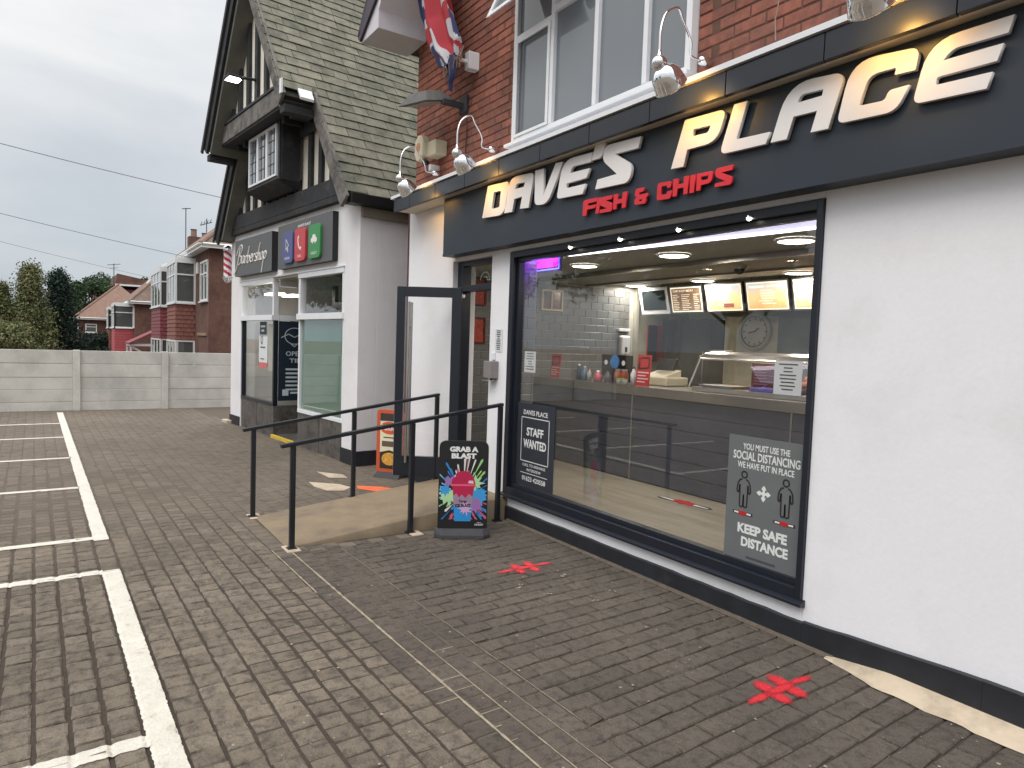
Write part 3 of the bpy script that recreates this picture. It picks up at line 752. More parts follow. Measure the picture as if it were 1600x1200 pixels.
# side and back walls, floor, ceiling
w = MB(); w.box(-7.44, -7.21, 0.28, YB + 0.2, -0.05, 6.0); w.box(4.3, 4.5, 0.28, YB + 0.2, -0.05, 6.0); w.box(-7.21, 4.3, YB, YB + 0.2, -0.05, 6.0)
w.box(-7.44, -7.401, 0.0, 0.28, -0.05, 3.30)
build('side_wall', w, mat('dark_brick', srgb(84, 54, 48), 0.9, var=0.3, scale=12, bump=0.4), shop)  # side and back walls in a darker brick than the front
build('floor', MB().box(-7.21, 4.3, 0.28, YB, 0.0, ZF), m_floor, shop)
fl = MB(); fl.box(-6.31, -5.54, 0.0, 0.28, 0.185, ZF + 0.002); build('door_threshold', fl, m_steeld, shop)
ce = MB(); ce.box(-7.21, 4.3, 0.28, 1.75, 2.48, 2.6); ce.box(-7.21, 4.3, 2.5, YB, 2.48, 2.6)
ce.box(-7.21, 4.3, 1.75, 2.5, 2.44, 2.6)
build('ceiling', ce, m_ceil, shop)
w = MB(); w.box(-7.209, -7.195, 3.481, YB - 0.031, ZF, 2.479); w.box(-7.209, 4.3, YB - 0.03, YB - 0.001, ZF, 2.48); w.box(1.2, 1.3, 0.28, YB - 0.03, ZF, 2.48)
build('kitchen_wall', w, m_wallint, shop)
iw = MB(); iw.box(-5.18, -2.18, 0.281, 0.30, 2.44, 2.479); build('window_head_lining', iw, m_ceil, shop)

# brick upper storey: mortar bed plus single bricks
YBR = 0.06
w = MB(); w.box(-7.4, -5.285, YBR + 0.006, 0.28, 3.30, 6.2); w.box(-5.285, -3.165, YBR + 0.006, 0.28, 5.2, 6.2); w.box(-3.165, 4.5, YBR + 0.006, 0.28, 3.30, 6.2)
w.prism([(-7.4, 6.2), (4.5, 6.2), (-1.45, 11.0)], 'y', YBR + 0.006, 0.28)
build('upper_wall', w, m_mortar, shop)
BWX, BHZ = 0.232, 0.0765
def brick_mesh(L, seed):
    r = random.Random(seed); mb = []
    x = L / 2; z = 0.0325
    P = []
    for y, ins in ((0.03, 0), (0.004, 0), (0.0, 0.004)):
        for a, b in ((-1, -1), (1, -1), (1, 1), (-1, 1)): P.append((a * (x - ins) + r.uniform(-.001, .001), y + r.uniform(-0.0012, 0.0012), b * (z - ins) + r.uniform(-.001, .001)))
    me = bpy.data.meshes.new('brick')
    me.from_pydata(P, [], [(0, 1, 5, 4), (1, 2, 6, 5), (2, 3, 7, 6), (3, 0, 4, 7), (4, 5, 9, 8), (5, 6, 10, 9), (6, 7, 11, 10), (7, 4, 8, 11), (8, 9, 10, 11)])
    me.materials.append(m_brick); me.update(); return me
bfull = [brick_mesh(0.222, i) for i in range(5)]; bhalf = [brick_mesh(0.106, 30 + i) for i in range(3)]
BR = []
z = 3.31; k = 0
while z < 6.15:
    x = -7.4 + (0 if k % 2 == 0 else BWX / 2)
    if k % 2: BR.append((-7.4 + 0.055, z + BHZ / 2, 1))
    while x < 4.4:
        cx = x + BWX / 2
        if not (-5.31 < cx - 0.09 < -3.16 and z < 5.18) and not (-5.29 < cx + 0.09 < -3.14 and z < 5.18): BR.append((cx, z + BHZ / 2, 0))
        elif -5.29 > cx - BWX / 2 + 0.08 > -5.42 or (-5.42 < cx < -5.3): BR.append((-5.285 - 0.06, z + BHZ / 2, 1))
        elif -3.16 < cx + 0.09 < -3.0: BR.append((-3.165 + 0.058, z + BHZ / 2, 1))
        x += BWX
    z += BHZ; k += 1
seen = set(); BR2 = []
for b in BR:
    key = (round(b[0] / 0.05), round(b[1] / 0.02))
    if key in seen: continue
    seen.add(key); BR2.append(b)
BR2.sort(key=lambda b: see((b[0], YBR, b[1])))
bs = MB()
for i, (cx, cz, h) in enumerate(BR2):
    me = random.choice(bhalf if h else bfull); yj = YBR + random.uniform(-0.0015, 0.0015)
    if i < 300: inst('brick', me, shop, (cx, yj, cz))
    else: bs.add([(cx + v.co.x, yj + v.co.y, cz + v.co.z) for v in me.vertices], [tuple(p_.vertices) for p_ in me.polygons])
o = build('brick_field', bs, m_brick, shop); tag(o, kind='stuff')

# flat canopy over the fascia: capping pieces, soffit, white edge
cp = MB(); cp.prism([(-0.225, 3.075), (-0.225, 3.20), (0.05, 3.23), (0.05, 3.075)], 'x', -7.25, 4.5)
build('canopy', cp, m_sign, shop)
x = -7.27
while x < 4.4:
    L = 0.6 if x > -7.2 else 0.42
    c = MB(); c.prism([(-0.262, 3.052), (-0.262, 3.185), (-0.25, 3.198), (-0.226, 3.198), (-0.226, 3.052)], 'x', x + 0.002, x + L - 0.003)
    build('canopy_tile', c, m_navy, shop, bevel=0.003); x += L
build('canopy_edge', MB().prism([(-0.275, 3.20), (-0.275, 3.232), (-0.24, 3.24), (0.05, 3.265), (0.05, 3.235), (-0.23, 3.20)], 'x', -7.33, 4.5), m_white, shop)
build('canopy_soffit', MB().box(-7.25, 4.5, -0.2255, -0.002, 3.06, 3.073), mat('cream_soffit', srgb(206, 198, 182), 0.6, var=0.03), shop)
# gable bargeboard with boxed end at the upper left
bb = MB()
bb.box(-7.68, -7.18, -0.53, 0.05, 4.98, 5.30)
build('eaves_box', bb, mat('eaves_white', srgb(206, 204, 212), 0.4, var=0.03), shop, bevel=0.004)
sl = 1.25
bb = MB(); bb.prism([(-7.72, 5.08), (-7.66, 4.99), (-7.18, 5.30), (-1.45, 12.35), (-1.45, 12.75)], 'y', -0.56, -0.535)
build('bargeboard', bb, mat('purple_black_edge', srgb(52, 40, 56), 0.5), shop)
bb = MB(); bb.prism([(-7.18, 5.31), (-7.18, 5.17), (-1.45, 12.22), (-1.45, 12.36)], 'y', -0.53, 0.2)
build('verge_soffit', bb, m_white, shop)
bb = MB(); bb.prism([(-7.7, 5.12), (-7.7, 5.02), (-1.45, 12.7), (-1.45, 12.8)], 'y', -0.56, YB); bb.prism([(4.8, 5.12), (4.8, 5.02), (-1.45, 12.7), (-1.45, 12.8)], 'y', -0.56, YB)
build('roof', bb, m_slate, shop)

# main shop window
win = MB()
win.box(-5.20, -5.135, -0.02, 0.09, 0.23, 2.435); win.box(-2.196, -2.16, -0.02, 0.09, 0.23, 2.435); win.box(-5.135, -2.196, -0.02, 0.09, 2.38, 2.435); win.box(-5.135, -2.196, -0.02, 0.09, 0.23, 0.305)
wf = build('window_frame', win, m_navy, shop, bevel=0.003)
b2 = MB(); b2.box(-5.134, -5.10, 0.02, 0.08, 0.306, 2.379); b2.box(-2.205, -2.197, 0.02, 0.08, 0.306, 2.379); b2.box(-5.10, -2.205, 0.02, 0.08, 2.345, 2.379); b2.box(-5.10, -2.205, 0.02, 0.08, 0.306, 0.34)
build('glazing_bead', b2, m_navy, wf, bevel=0.002)
build('glass', MB().box(-5.10, -2.205, 0.045, 0.051, 0.34, 2.345), m_glass, wf)
s_ = MB(); s_.prism([(-0.05, 0.215), (-0.05, 0.232), (0.0, 0.248), (0.0, 0.205)], 'x', -5.22, -2.14)
build('sill', s_, m_navy, wf, bevel=0.002)
build('sill_ledge', MB().box(-5.20, -2.16, 0.091, 0.281, 0.2045, 0.235), m_navy, wf)
# studs of light in the window head
for i, x in enumerate((-4.31, -3.73, -3.17, -2.62)):
    t = thing('window_head_spotlight', ('leftmost tiny spotlight on the window head, beside the pink neon sign', 'second tiny spotlight from the left on the window head', 'third tiny spotlight from the left on the window head', 'rightmost tiny spotlight on the window head')[i], 'spotlight', (x, -0.035, 2.38), 'small spotlights along the shop window head')
    build('bezel', MB().lathe((x, -0.032, 2.394), [(0.001, 0.008), (0.020, 0.008), (0.022, 0.0), (0.016, -0.003)], n=14), m_chrome, t)
    build('bulb', MB().lathe((x, -0.032, 2.382), [(0.001, -0.008), (0.011, -0.004), (0.015, 0.004), (0.015, 0.012)], n=12), m_lamp, t, smooth=True)

# doorway: frame, transom, open leaf
df = MB()
df.box(-6.31, -6.20, 0.06, 0.16, 0.2, 2.44); df.box(-5.575, -5.541, 0.06, 0.16, 0.2, 2.44); df.box(-6.20, -5.575, 0.06, 0.16, 2.39, 2.44); df.box(-6.20, -5.575, 0.06, 0.16, 2.13, 2.19)
drf = build('door_frame', df, m_navy, shop, bevel=0.003)
build('transom_glass', MB().box(-6.20, -5.575, 0.10, 0.106, 2.19, 2.39), m_glass, drf)
m_chalk = mat('white_vinyl', srgb(190, 200, 206), 0.6, bump=0)
dc = MB(); stroke(dc, [(0.10 + 0.09 * math.cos(a), 0.02 + 0.09 * math.sin(a)) for a in np.linspace(0.1, 3.0, 14)], 0.006, (-5.92, 0.0985, 2.2), X_, Z_); stroke(dc, [(0.02, 0.06), (0.08, 0.06), (0.08, 0.03), (0.14, 0.03)], 0.006, (-5.86, 0.0985, 2.2), X_, Z_)
build('transom_vinyl', dc, m_chalk, drf)
dd = Vector((-0.40, -0.52, 0)).normalized(); dn = Vector((dd.y, -dd.x, 0))     # leaf direction from hinge outwards, and its normal
HG = Vector((-6.07, -0.02, 0)); LW = 0.66
def DF(a, b, c): q = HG + dd * a + dn * b; return (q.x, q.y, c)
lf = MB(DF); lf.box(0, 0.095, -0.025, 0.025, 0.215, 2.155); lf.box(LW - 0.085, LW, -0.025, 0.025, 0.215, 2.155); lf.box(0.095, LW - 0.085, -0.025, 0.025, 2.055, 2.155); lf.box(0.095, LW - 0.085, -0.025, 0.025, 0.215, 0.42)
door = build('door', lf, m_navy, shop, bevel=0.002)
door['label'] = 'dark framed glass door standing open over the ramp'
build('glass', MB(DF).box(0.095, LW - 0.085, -0.003, 0.003, 0.42, 2.055), glass_mat('door_glass', gain=0.8), door)
hd = MB()
for sgn in (1, -1):
    q0 = DF(LW - 0.135, sgn * 0.065, 0.36); q1 = DF(LW - 0.135, sgn * 0.065, 2.0)
    hd.tube([q0, q1], 0.014, 12)
    for zz in (0.6, 1.75): hd.tube([DF(LW - 0.10, 0, zz), DF(LW - 0.135, sgn * 0.065, zz)], 0.008, 8)
build('handle', hd, m_steel, door, smooth=False)
eg = MB(DF); eg.box(LW + 0.001, LW + 0.004, -0.022, 0.022, 0.22, 2.15); build('edge_seal', eg, m_steel, door)
build('closer_arm', MB().box(-6.30, -6.14, 0.03, 0.058, 2.06, 2.10), m_steel, drf, bevel=0.004)
st_ = MB(); st_.box(-6.29, -6.22, 0.056, 0.059, 1.82, 1.90); build('door_sticker', st_, mat('blue_sticker', srgb(30, 120, 150), 0.5), drf)

# upper window
uw = MB()
X0, X1, Zb, Zt = -5.28, -3.17, 3.405, 5.15
frame_box(uw, X0, X1, 0.0, 0.08, Zb, Zt, 0.05)
for xm in (-4.70, -4.135, -3.595): uw.box(xm - 0.022, xm + 0.022, 0.0, 0.08, Zb + 0.05, Zt - 0.05)
uw.box(X0 + 0.05, -4.722, 0.0, 0.08, 4.30, 4.35); uw.box(-4.678, -4.157, 0.0, 0.08, 4.36, 4.41)
u = build('upper_window', uw, m_white, shop, bevel=0.004)
us = MB(); us.box(X0 + 0.05, -4.722, -0.012, -0.001, Zb + 0.05, Zb + 0.075); us.box(X0 + 0.05, X0 + 0.08, -0.012, -0.001, Zb + 0.075, 4.30); us.box(-4.752, -4.722, -0.012, -0.001, Zb + 0.075, 4.30); us.box(X0 + 0.08, -4.752, -0.012, -0.001, 4.275, 4.30)
build('casement_frame', us, m_white, u, bevel=0.003)
for (a, b, c, d) in ((X0 + 0.06, -4.722, Zb + 0.05, 4.30), (X0 + 0.05, -4.722, 4.35, Zt - .05), (-4.678, -4.157, Zb + 0.05, 4.36), (-4.113, -3.617, Zb + 0.05, Zt - 0.05), (-3.573, X1 - 0.05, Zb + 0.05, Zt - 0.05)):
    build('pane', MB().box(a, b, 0.035, 0.041, c, d), m_glassU, u)
# opened top-hung lights
for (a, b, z0) in ((X0 + 0.05, -4.715, 4.36), (-4.675, -4.16, 4.43)):
    def TF(x, y, z, z0=z0): th = math.radians(24); hz = 5.08; L_ = hz - z; return (x, -0.02 - L_ * math.sin(th) + y * math.cos(th), hz - L_ * math.cos(th) + y * math.sin(th))
    f_ = MB(TF); frame_box(f_, a, b, -0.02, 0.02, z0, 5.08, 0.045)
    fo = build('fanlight', f_, m_white, u, bevel=0.003)
    build('pane', MB(TF).box(a + 0.045, b - 0.045, -0.003, 0.003, z0 + 0.045, 5.035), m_glassU, fo)
us = MB(); us.box(X0 - 0.03, X1 + 0.03, -0.06, 0.10, Zb - 0.03, Zb - 0.001); build('upper_sill', us, m_white, u, bevel=0.004)
# room behind the upper window
rm = MB(); rm.box(-5.6, -2.9, 1.2, 1.22, 3.2, 5.4); build('net_curtain', rm, mat('curtain_grey', srgb(150, 155, 158), 0.9), u)

# ---- interior wall tiles (metro tiles 200 x 100)
YT0 = 0.40
TW = 0.204; TH = 0.1005
tm_ = []
def tile_mesh(L, n):
    mb_ = bpy.data.meshes.new('tile'); a = L / 2 - 0.003; b = TH / 2 - 0.003
    P = [(0, -a, -b), (0, a, -b), (0, a, b), (0, -a, b), (0.006, -a, -b), (0.006, a, -b), (0.006, a, b), (0.006, -a, b), (0.009, -a + .004, -b + .004), (0.009, a - .004, -b + .004), (0.009, a - .004, b - .004), (0.009, -a + .004, b - .004)]
    mb_.from_pydata(P, [], [(0, 1, 5, 4), (1, 2, 6, 5), (2, 3, 7, 6), (3, 0, 4, 7), (4, 5, 9, 8), (5, 6, 10, 9), (6, 7, 11, 10), (7, 4, 8, 11), (8, 9, 10, 11)])
    mb_.materials.append(m_tile); mb_.update(); return mb_
t_full = tile_mesh(TW, 0); t_half = tile_mesh(TW / 2, 0)
build('tile_grout_bed', MB().box(-7.209, -7.198, 0.281, 3.42, ZF, 2.479), m_tgrout, shop)
TL = []
row = 0; z = ZF
while z + TH < 2.479:
    y = 0.285 if row % 2 == 0 else 0.285 + TW / 2
    if row % 2: TL.append((-7.199, 0.285 + TW / 4, z + TH / 2, 1))
    while y + TW / 2 < 3.41:
        if y + TW < 3.43: TL.append((-7.199, y + TW / 2, z + TH / 2, 0))
        else: TL.append((-7.199, y + TW / 4, z + TH / 2, 1))
        y += TW
    z += TH; row += 1
# short return wall between doorway and window
build('reveal_grout', MB().box(-5.2, -5.195, 0.092, 0.281, 0.236, 2.44), m_tgrout, shop)
row = 0; z = 0.24
while z + TH < 2.44:
    if row % 2 == 0: TL.append((-5.196, 0.187, z + TH / 2, 3))
    else: TL.append((-5.196, 0.141, z + TH / 2, 2)); TL.append((-5.196, 0.233, z + TH / 2, 2))
    z += TH; row += 1
t_q = tile_mesh(0.091, 0); t_s = tile_mesh(0.184, 0)
def vis_tile(t):
    d = see(t[:3]); x, y, z_, h = t
    if x < -7 and y > 1.7 and z_ < 1.25: d += 500
    if x < -7 and y < 0.62: d += 300
    return d
TL.sort(key=vis_tile)
ts = MB()
for i, (x, y, z, h) in enumerate(TL):
    me = (t_full, t_half, t_q, t_s)[h]
    if i < 300: inst('wall_tile', me, shop, (x, y, z))
    else: ts.add([(x + v.co.x, y + v.co.y, z + v.co.z) for v in me.vertices], [tuple(p_.vertices) for p_ in me.polygons])
o = build('tile_field', ts, m_tile, shop); tag(o, kind='stuff')
build('corner_trim', MB().box(-7.20, -7.14, 3.42, 3.48, ZF, 2.479), mat('pale_trim', srgb(168, 164, 150), 0.5), shop)

# ================================================================ SHOP SIGN
sg = thing('shop_fascia_sign', 'long dark grey fascia sign with raised DAVE\'S PLACE and red FISH & CHIPS lettering', 'shop sign', (-2.4, -0.14, 2.42))
sb = MB(); sb.box(-6.27, 4.4, -0.14, -0.001, 2.484, 3.058)
build('sign_board', sb, m_sign, sg, bevel=0.003)
sb = MB(); sb.box(-6.275, 4.4, -0.145, -0.141, 2.476, 2.50); sb.box(-6.275, -6.271, -0.14, -0.001, 2.476, 3.058); sb.box(-6.27, 4.4, -0.14, -0.001, 2.476, 2.4835)
build('sign_trim', sb, m_sign, sg)
for nm, loops in WHITE_LETTERS:
    me = curve_mesh('letter', [round_poly(l) for l in loops], 0.022, 0.0012)
    xform_mesh(me, (0, -0.165, 0), X_, Z_); place_mesh('letter', me, m_letter, sg)
for nm, loops in RED_LETTERS:
    me = curve_mesh('letter', [round_poly(l) for l in loops], 0.014, 0.0008)
    xform_mesh(me, (0, -0.162, 0), X_, Z_); place_mesh('letter', me, m_red, sg)['label'] = 'small red raised letter'

# ================================================================ SWAN NECK LAMPS
def swan(bx, x, label):
    t = thing('swan_neck_lamp', label, 'sign lamp', (bx, -0.02, 3.38), 'chrome swan neck lamps over the fascia sign')
    yh, zh = -0.56, 3.16; up_ = 0.025
    build('wall_mount', MB().lathe((bx, 0.03, 3.435), [(0.001, 0.075), (0.018, 0.072), (0.03, 0.055), (0.032, 0.0), (0.03, -0.012)], axis=(0, -1, 0), n=16), m_chrome, t, smooth=True)
    ctl = [Vector((bx, -0.03, 3.435)), Vector((bx, -0.12, 3.44)), Vector((bx * 0.5 + x * 0.5, -0.22, 3.47)), Vector((bx * 0.3 + x * 0.7, -0.33, 3.545)), Vector((x, -0.43, 3.575)), Vector((x, -0.52, 3.52)), Vector((x, -0.558, 3.42)), Vector((x, yh, 3.29))]
    pts = []
    for i in range(len(ctl) - 1):
        a_, b_, c_, d_ = ctl[max(i - 1, 0)], ctl[i], ctl[i + 1], ctl[min(i + 2, len(ctl) - 1)]
        for k in range(6):
            q = k / 6; pts.append(0.5 * ((2 * b_) + (c_ - a_) * q + (2 * a_ - 5 * b_ + 4 * c_ - d_) * q * q + (3 * b_ - a_ - 3 * c_ + d_) * q ** 3))
    pts.append(ctl[-1])
    build('arm', MB().tube(pts, 0.0075, 10), m_chrome, t, smooth=True)
    build('arm_collar', MB().lathe((x, yh, 3.25), [(0.001, 0.055), (0.010, 0.055), (0.013, 0.03), (0.022, 0.012), (0.024, 0.0)], n=16), m_chrome, t, smooth=True)
    build('lamp_knuckle', MB().lathe((x, yh, 3.23), [(0.046 * math.sin(a) + 1e-4, 0.044 * math.cos(a)) for a in np.linspace(0, math.pi, 12)], n=20), m_chrome, t, smooth=True)
    ax = Vector((0.10, -0.72, 0.68)).normalized(); c = Vector((x + 0.01, yh + 0.055, 3.158))
    prof = [(0.001, 0.075), (0.03, 0.072), (0.06, 0.055), (0.082, 0.025), (0.092, -0.02), (0.096, -0.055), (0.099, -0.06), (0.097, -0.063), (0.088, -0.05), (0.08, -0.01), (0.05, 0.045), (0.001, 0.06)]
    build('lamp_shade', MB().lathe(c, prof, axis=ax, n=28), m_chrome, t, smooth=True)
    build('bulb', MB().lathe(c, [(0.001, 0.045), (0.022, 0.04), (0.028, 0.02), (0.022, 0.002), (0.001, -0.006)], axis=ax, n=14), m_warmlamp, t, smooth=True)
    ld = bpy.data.lights.new('lamp_light', 'SPOT'); ld.energy = 6.5; ld.color = (1.0, 0.54, 0.14); ld.spot_size = math.radians(125); ld.spot_blend = 0.9; ld.shadow_soft_size = 0.03
    lo = bpy.data.objects.new('lamp_light', ld); COL.objects.link(lo); lo.parent = t
    p_ = c - ax * 0.075; lo.location = p_ - Vector((bx, -0.02, 3.38)); lo.rotation_euler = Vector((0, -0.95, 0.22)).to_track_quat('Z', 'Y').to_euler()
swan(-6.76, -6.44, 'chrome swan neck lamp at the far left end of the canopy, beside the slate roof')
swan(-5.59, -5.26, 'chrome swan neck lamp just right of the beige alarm box')
swan(-3.05, -2.88, 'chrome swan neck lamp in front of the upper window, above the letters of PLACE')
swan(-1.86, -1.71, 'large chrome swan neck lamp at the top edge, nearest the camera')

# alarm box, floodlight, flag
t = thing('alarm_box', 'beige burglar alarm box with rounded cover on the red brick wall', 'alarm box', (-6.85, 0.0, 3.6))
build('housing', MB().box(-6.84, -6.62, -0.09, 0.06, 3.60, 3.76), m_beige, t, bevel=0.015)
cv = MB(); pts = [(-7.02, 3.66), (-6.96, 3.575), (-6.90, 3.565), (-6.82, 3.62), (-6.80, 3.76), (-6.84, 3.83), (-6.93, 3.85), (-7.0, 3.80)]
cv.prism(pts, 'y', -0.145, -0.06); build('cover', cv, m_beige, t, bevel=0.012)
build('emblem', MB().lathe((-6.915, -0.147, 3.72), [(0.001, 0), (0.045, 0), (0.045, 0.002)], axis=(0, -1, 0), n=18), mat('faded_red_print', srgb(196, 140, 100), 0.6, var=0.3, scale=60), t)
build('sensor', MB().lathe((-6.86, -0.08, 3.53), [(0.001, 0.05), (0.035, 0.045), (0.04, 0.02), (0.028, 0.0), (0.001, -0.01)], n=14), m_dark, t, smooth=True)
build('lower_sensor', MB().box(-6.825, -6.785, -0.06, 0.06, 3.46, 3.53), m_white, t, bevel=0.006)
cb = MB(); pts = [(-6.86, 0.04, 3.5), (-6.84, 0.03, 3.46), (-6.75, 0.035, 3.45), (-6.6, 0.035, 3.47)]; cb.tube(pts, 0.004, 6); build('cable', cb, m_black, t)
t = thing('floodlight', 'weathered grey floodlight angled out from the brick wall below the flag', 'floodlight', (-6.35, 0.0, 4.1))
fh = MB(); P = []
c0 = Vector((-6.52, -0.26, 4.09)); fx = Vector((0.92, 0.12, -0.10)).normalized(); fy = Vector((0.05, -0.93, -0.22)).normalized(); fz = fx.cross(fy) * -1
fz = Vector((0.1, -0.25, 0.96)).normalized()
for zz, sx, sy in ((-0.035, 0.27, 0.18), (0.075, 0.15, 0.09)):
    for a, b in ((-1, -1), (1, -1), (1, 1), (-1, 1)): P.append(c0 + fx * a * sx + fy * b * sy + fz * zz)
fh.hexa(P); build('housing', fh, mat('weathered_grey', srgb(92, 92, 90), 0.7, var=0.2, scale=20), t, bevel=0.012)
fg = MB(); P = []
for zz, sx, sy in ((-0.043, 0.21, 0.13), (-0.037, 0.21, 0.13)):
    for a, b in ((-1, -1), (1, -1), (1, 1), (-1, 1)): P.append(c0 + fx * a * sx + fy * b * sy + fz * zz)
fg.hexa(P); build('lens', fg, mat('dull_lens', srgb(150, 150, 140), 0.3), t)
build('bracket', MB().box(-6.30, -6.24, -0.2, 0.06, 4.0, 4.05).box(-6.34, -6.18, 0.03, 0.055, 3.95, 4.12), m_rubber, t, bevel=0.005)
cb = MB(); cb.tube([(-6.22, 0.04, 3.98), (-6.18, 0.045, 3.8), (-6.2, 0.045, 3.5), (-6.1, 0.04, 3.43)], 0.005, 6); build('cable', cb, m_black, t)
# flag: cloth strip hanging in folds, pattern carried by the cloth
m_flag = bpy.data.materials.new('flag_cloth'); m_flag.use_nodes = True
at = m_flag.node_tree.nodes.new('ShaderNodeVertexColor'); at.layer_name = 'print'
m_flag.node_tree.links.new(at.outputs[0], m_flag.node_tree.nodes['Principled BSDF'].inputs['Base Color']); m_flag.node_tree.nodes['Principled BSDF'].inputs['Roughness'].default_value = 0.85
cl_ = [(-6.62, 5.62, 0.80), (-6.55, 5.25, 0.74), (-6.42, 4.90, 0.66), (-6.22, 4.62, 0.58), (-6.04, 4.42, 0.46), (-5.95, 4.30, 0.22)]
nu, nv = 40, 60; V = []; Fq = []; cols = []
def union(u, v):
    # u along 0..2, v 0..1
    x = u - 1.0; y = v - 0.5
    W = srgb(178, 176, 182); Rr = srgb(158, 44, 54); Bl = srgb(34, 42, 84)
    if abs(x) < 0.10 or abs(y) < 0.10: return Rr
    if abs(x) < 0.17 or abs(y) < 0.17: return W
    d1 = abs(y - x * 0.5) * 0.894; d2 = abs(y + x * 0.5) * 0.894
    s_ = (y - x * 0.5) if d1 < d2 else (y + x * 0.5)
    if min(d1, d2) < 0.035: return Rr
    if min(d1, d2) < 0.10: return W
    return Bl
for i in range(nv + 1):
    a = i / nv * (len(cl_) - 1); k = min(int(a), len(cl_) - 2); f = a - k
    cx = cl_[k][0] * (1 - f) + cl_[k + 1][0] * f; cz = cl_[k][1] * (1 - f) + cl_[k + 1][1] * f; ww = cl_[k][2] * (1 - f) + cl_[k + 1][2] * f
    for j in range(nu + 1):
        v = j / nu
        # tilt of the width direction
        V.append((cx + (v - 0.5) * ww * 0.93, -0.22 + 0.05 * math.sin(v * 9 + i * 0.05) + 0.03 * math.sin(v * 21 + i * 0.1), cz + (v - 0.5) * ww * 0.38 + 0.02 * math.sin(i * 0.4 + v * 5)))
for i in range(nv):
    for j in range(nu): a = i * (nu + 1) + j; Fq.append((a, a + 1, a + nu + 2, a + nu + 1)); cols.append(union(0.35 + (i / nv) * 1.55, 0.08 + 0.84 * (j / nu)))
t = thing('union_flag', 'tattered Union flag hanging from its bracket on the brick wall', 'flag', (-6.05, 0.0, 4.3))
fb = build('flag_cloth', MB().add(V, Fq), m_flag, t, smooth=True)
ca = fb.data.color_attributes.new('print', 'FLOAT_COLOR', 'CORNER')
for p_ in fb.data.polygons:
    for li in p_.loop_indices: ca.data[li].color = cols[p_.index]
# drooping tail and rope
V = []; Fq = []
for i in range(15):
    a = i / 14; ww = 0.16 * math.sin(math.pi * min(1, a * 1.15 + 0.08)) + 0.015; cx = -5.98 + 0.02 * a; cz = 4.36 - 0.34 * a
    for j in range(9): v = j / 8; V.append((cx + (v - 0.5) * ww, -0.27 + 0.025 * math.sin(v * 7), cz))
for i in range(14):
    for j in range(8): a = i * 9 + j; Fq.append((a, a + 1, a + 10, a + 9))
build('flag_tail', MB().add(V, Fq), mat('navy_cloth', srgb(34, 40, 78), 0.85, var=0.2), t, smooth=True)
rp_ = MB()
for q in range(7):
    r = random.Random(q); rp_.tube([(-6.08 + 0.05 * q, -0.24, 4.36 + r.uniform(0, .04)), (-6.1 + 0.055 * q, -0.28, 4.28), (-6.11 + 0.05 * q + r.uniform(-.03, .03), -0.27, 4.2 + r.uniform(-.05, .03))], 0.007, 6)
build('frayed_rope', rp_, mat('old_rope', srgb(120, 104, 92), 0.95), t)
build('wall_bracket', MB().box(-6.08, -5.99, -0.06, 0.06, 4.30, 4.47).box(-6.05, -6.02, -0.26, -0.06, 4.36, 4.39), m_white, t, bevel=0.006)
# hanging wire on brick
wr = MB(); wr.tube([(-2.53, 0.035, 4.6), (-2.55, 0.03, 4.0), (-2.53, 0.035, 3.7), (-2.56, 0.03, 3.52), (-2.55, 0.03, 3.40)], 0.004, 6)
o = build('loose_cable', wr, mat('grey_cable', srgb(150, 130, 120), 0.6)); tag(o, 'thin loose cable hanging down the brick wall right of the upper window', 'cable')

# pillar notice and hand sanitiser
t = thing('wall_notice', 'small curled paper notice on the white pillar beside the door', 'notice', (-5.37, 0.0, 1.55))
build('paper', MB().box(-5.43, -5.31, -0.006, -0.002, 1.53, 1.74), m_paper, t)
bl = MB(); r = random.Random(5)
for k in range(11): ww = r.uniform(0.02, 0.045); rect(bl, 0.06 - ww / 1.2, 0.06 + ww / 1.2, 0.02 + k * 0.017, 0.028 + k * 0.017, (-5.43, -0.0065, 1.53), X_, Z_)
build('print_lines', bl, m_ink, t)
t = thing('sanitiser_dispenser', 'grey steel hand sanitiser box on the white pillar by the door', 'dispenser', (-5.43, 0.0, 1.27))
build('housing', MB().box(-5.50, -5.36, -0.085, -0.001, 1.28, 1.44), mat('grey_metal_box', srgb(142, 136, 136), 0.4, metal=0.3), t, bevel=0.006)
build('tray', MB().box(-5.50, -5.40, -0.10, -0.001, 1.255, 1.262), m_steel, t)
build('nozzle', MB().lathe((-5.41, -0.05, 1.262), [(0.001, -0.01), (0.014, 0.0), (0.016, 0.018)], n=12), m_black, t)
build('refill_card', MB().box(-5.47, -5.42, -0.02, -0.001, 1.45, 1.52), m_white, t, bevel=0.003)
# small white button box on wall
# drainpipe in the gap
t = build('drainpipe', MB().tube([(-7.58, 0.12, 0.0), (-7.58, 0.12, 3.4)], 0.045, 12), m_black); tag(t, 'black drainpipe in the dark gap between the two shops', 'drainpipe')
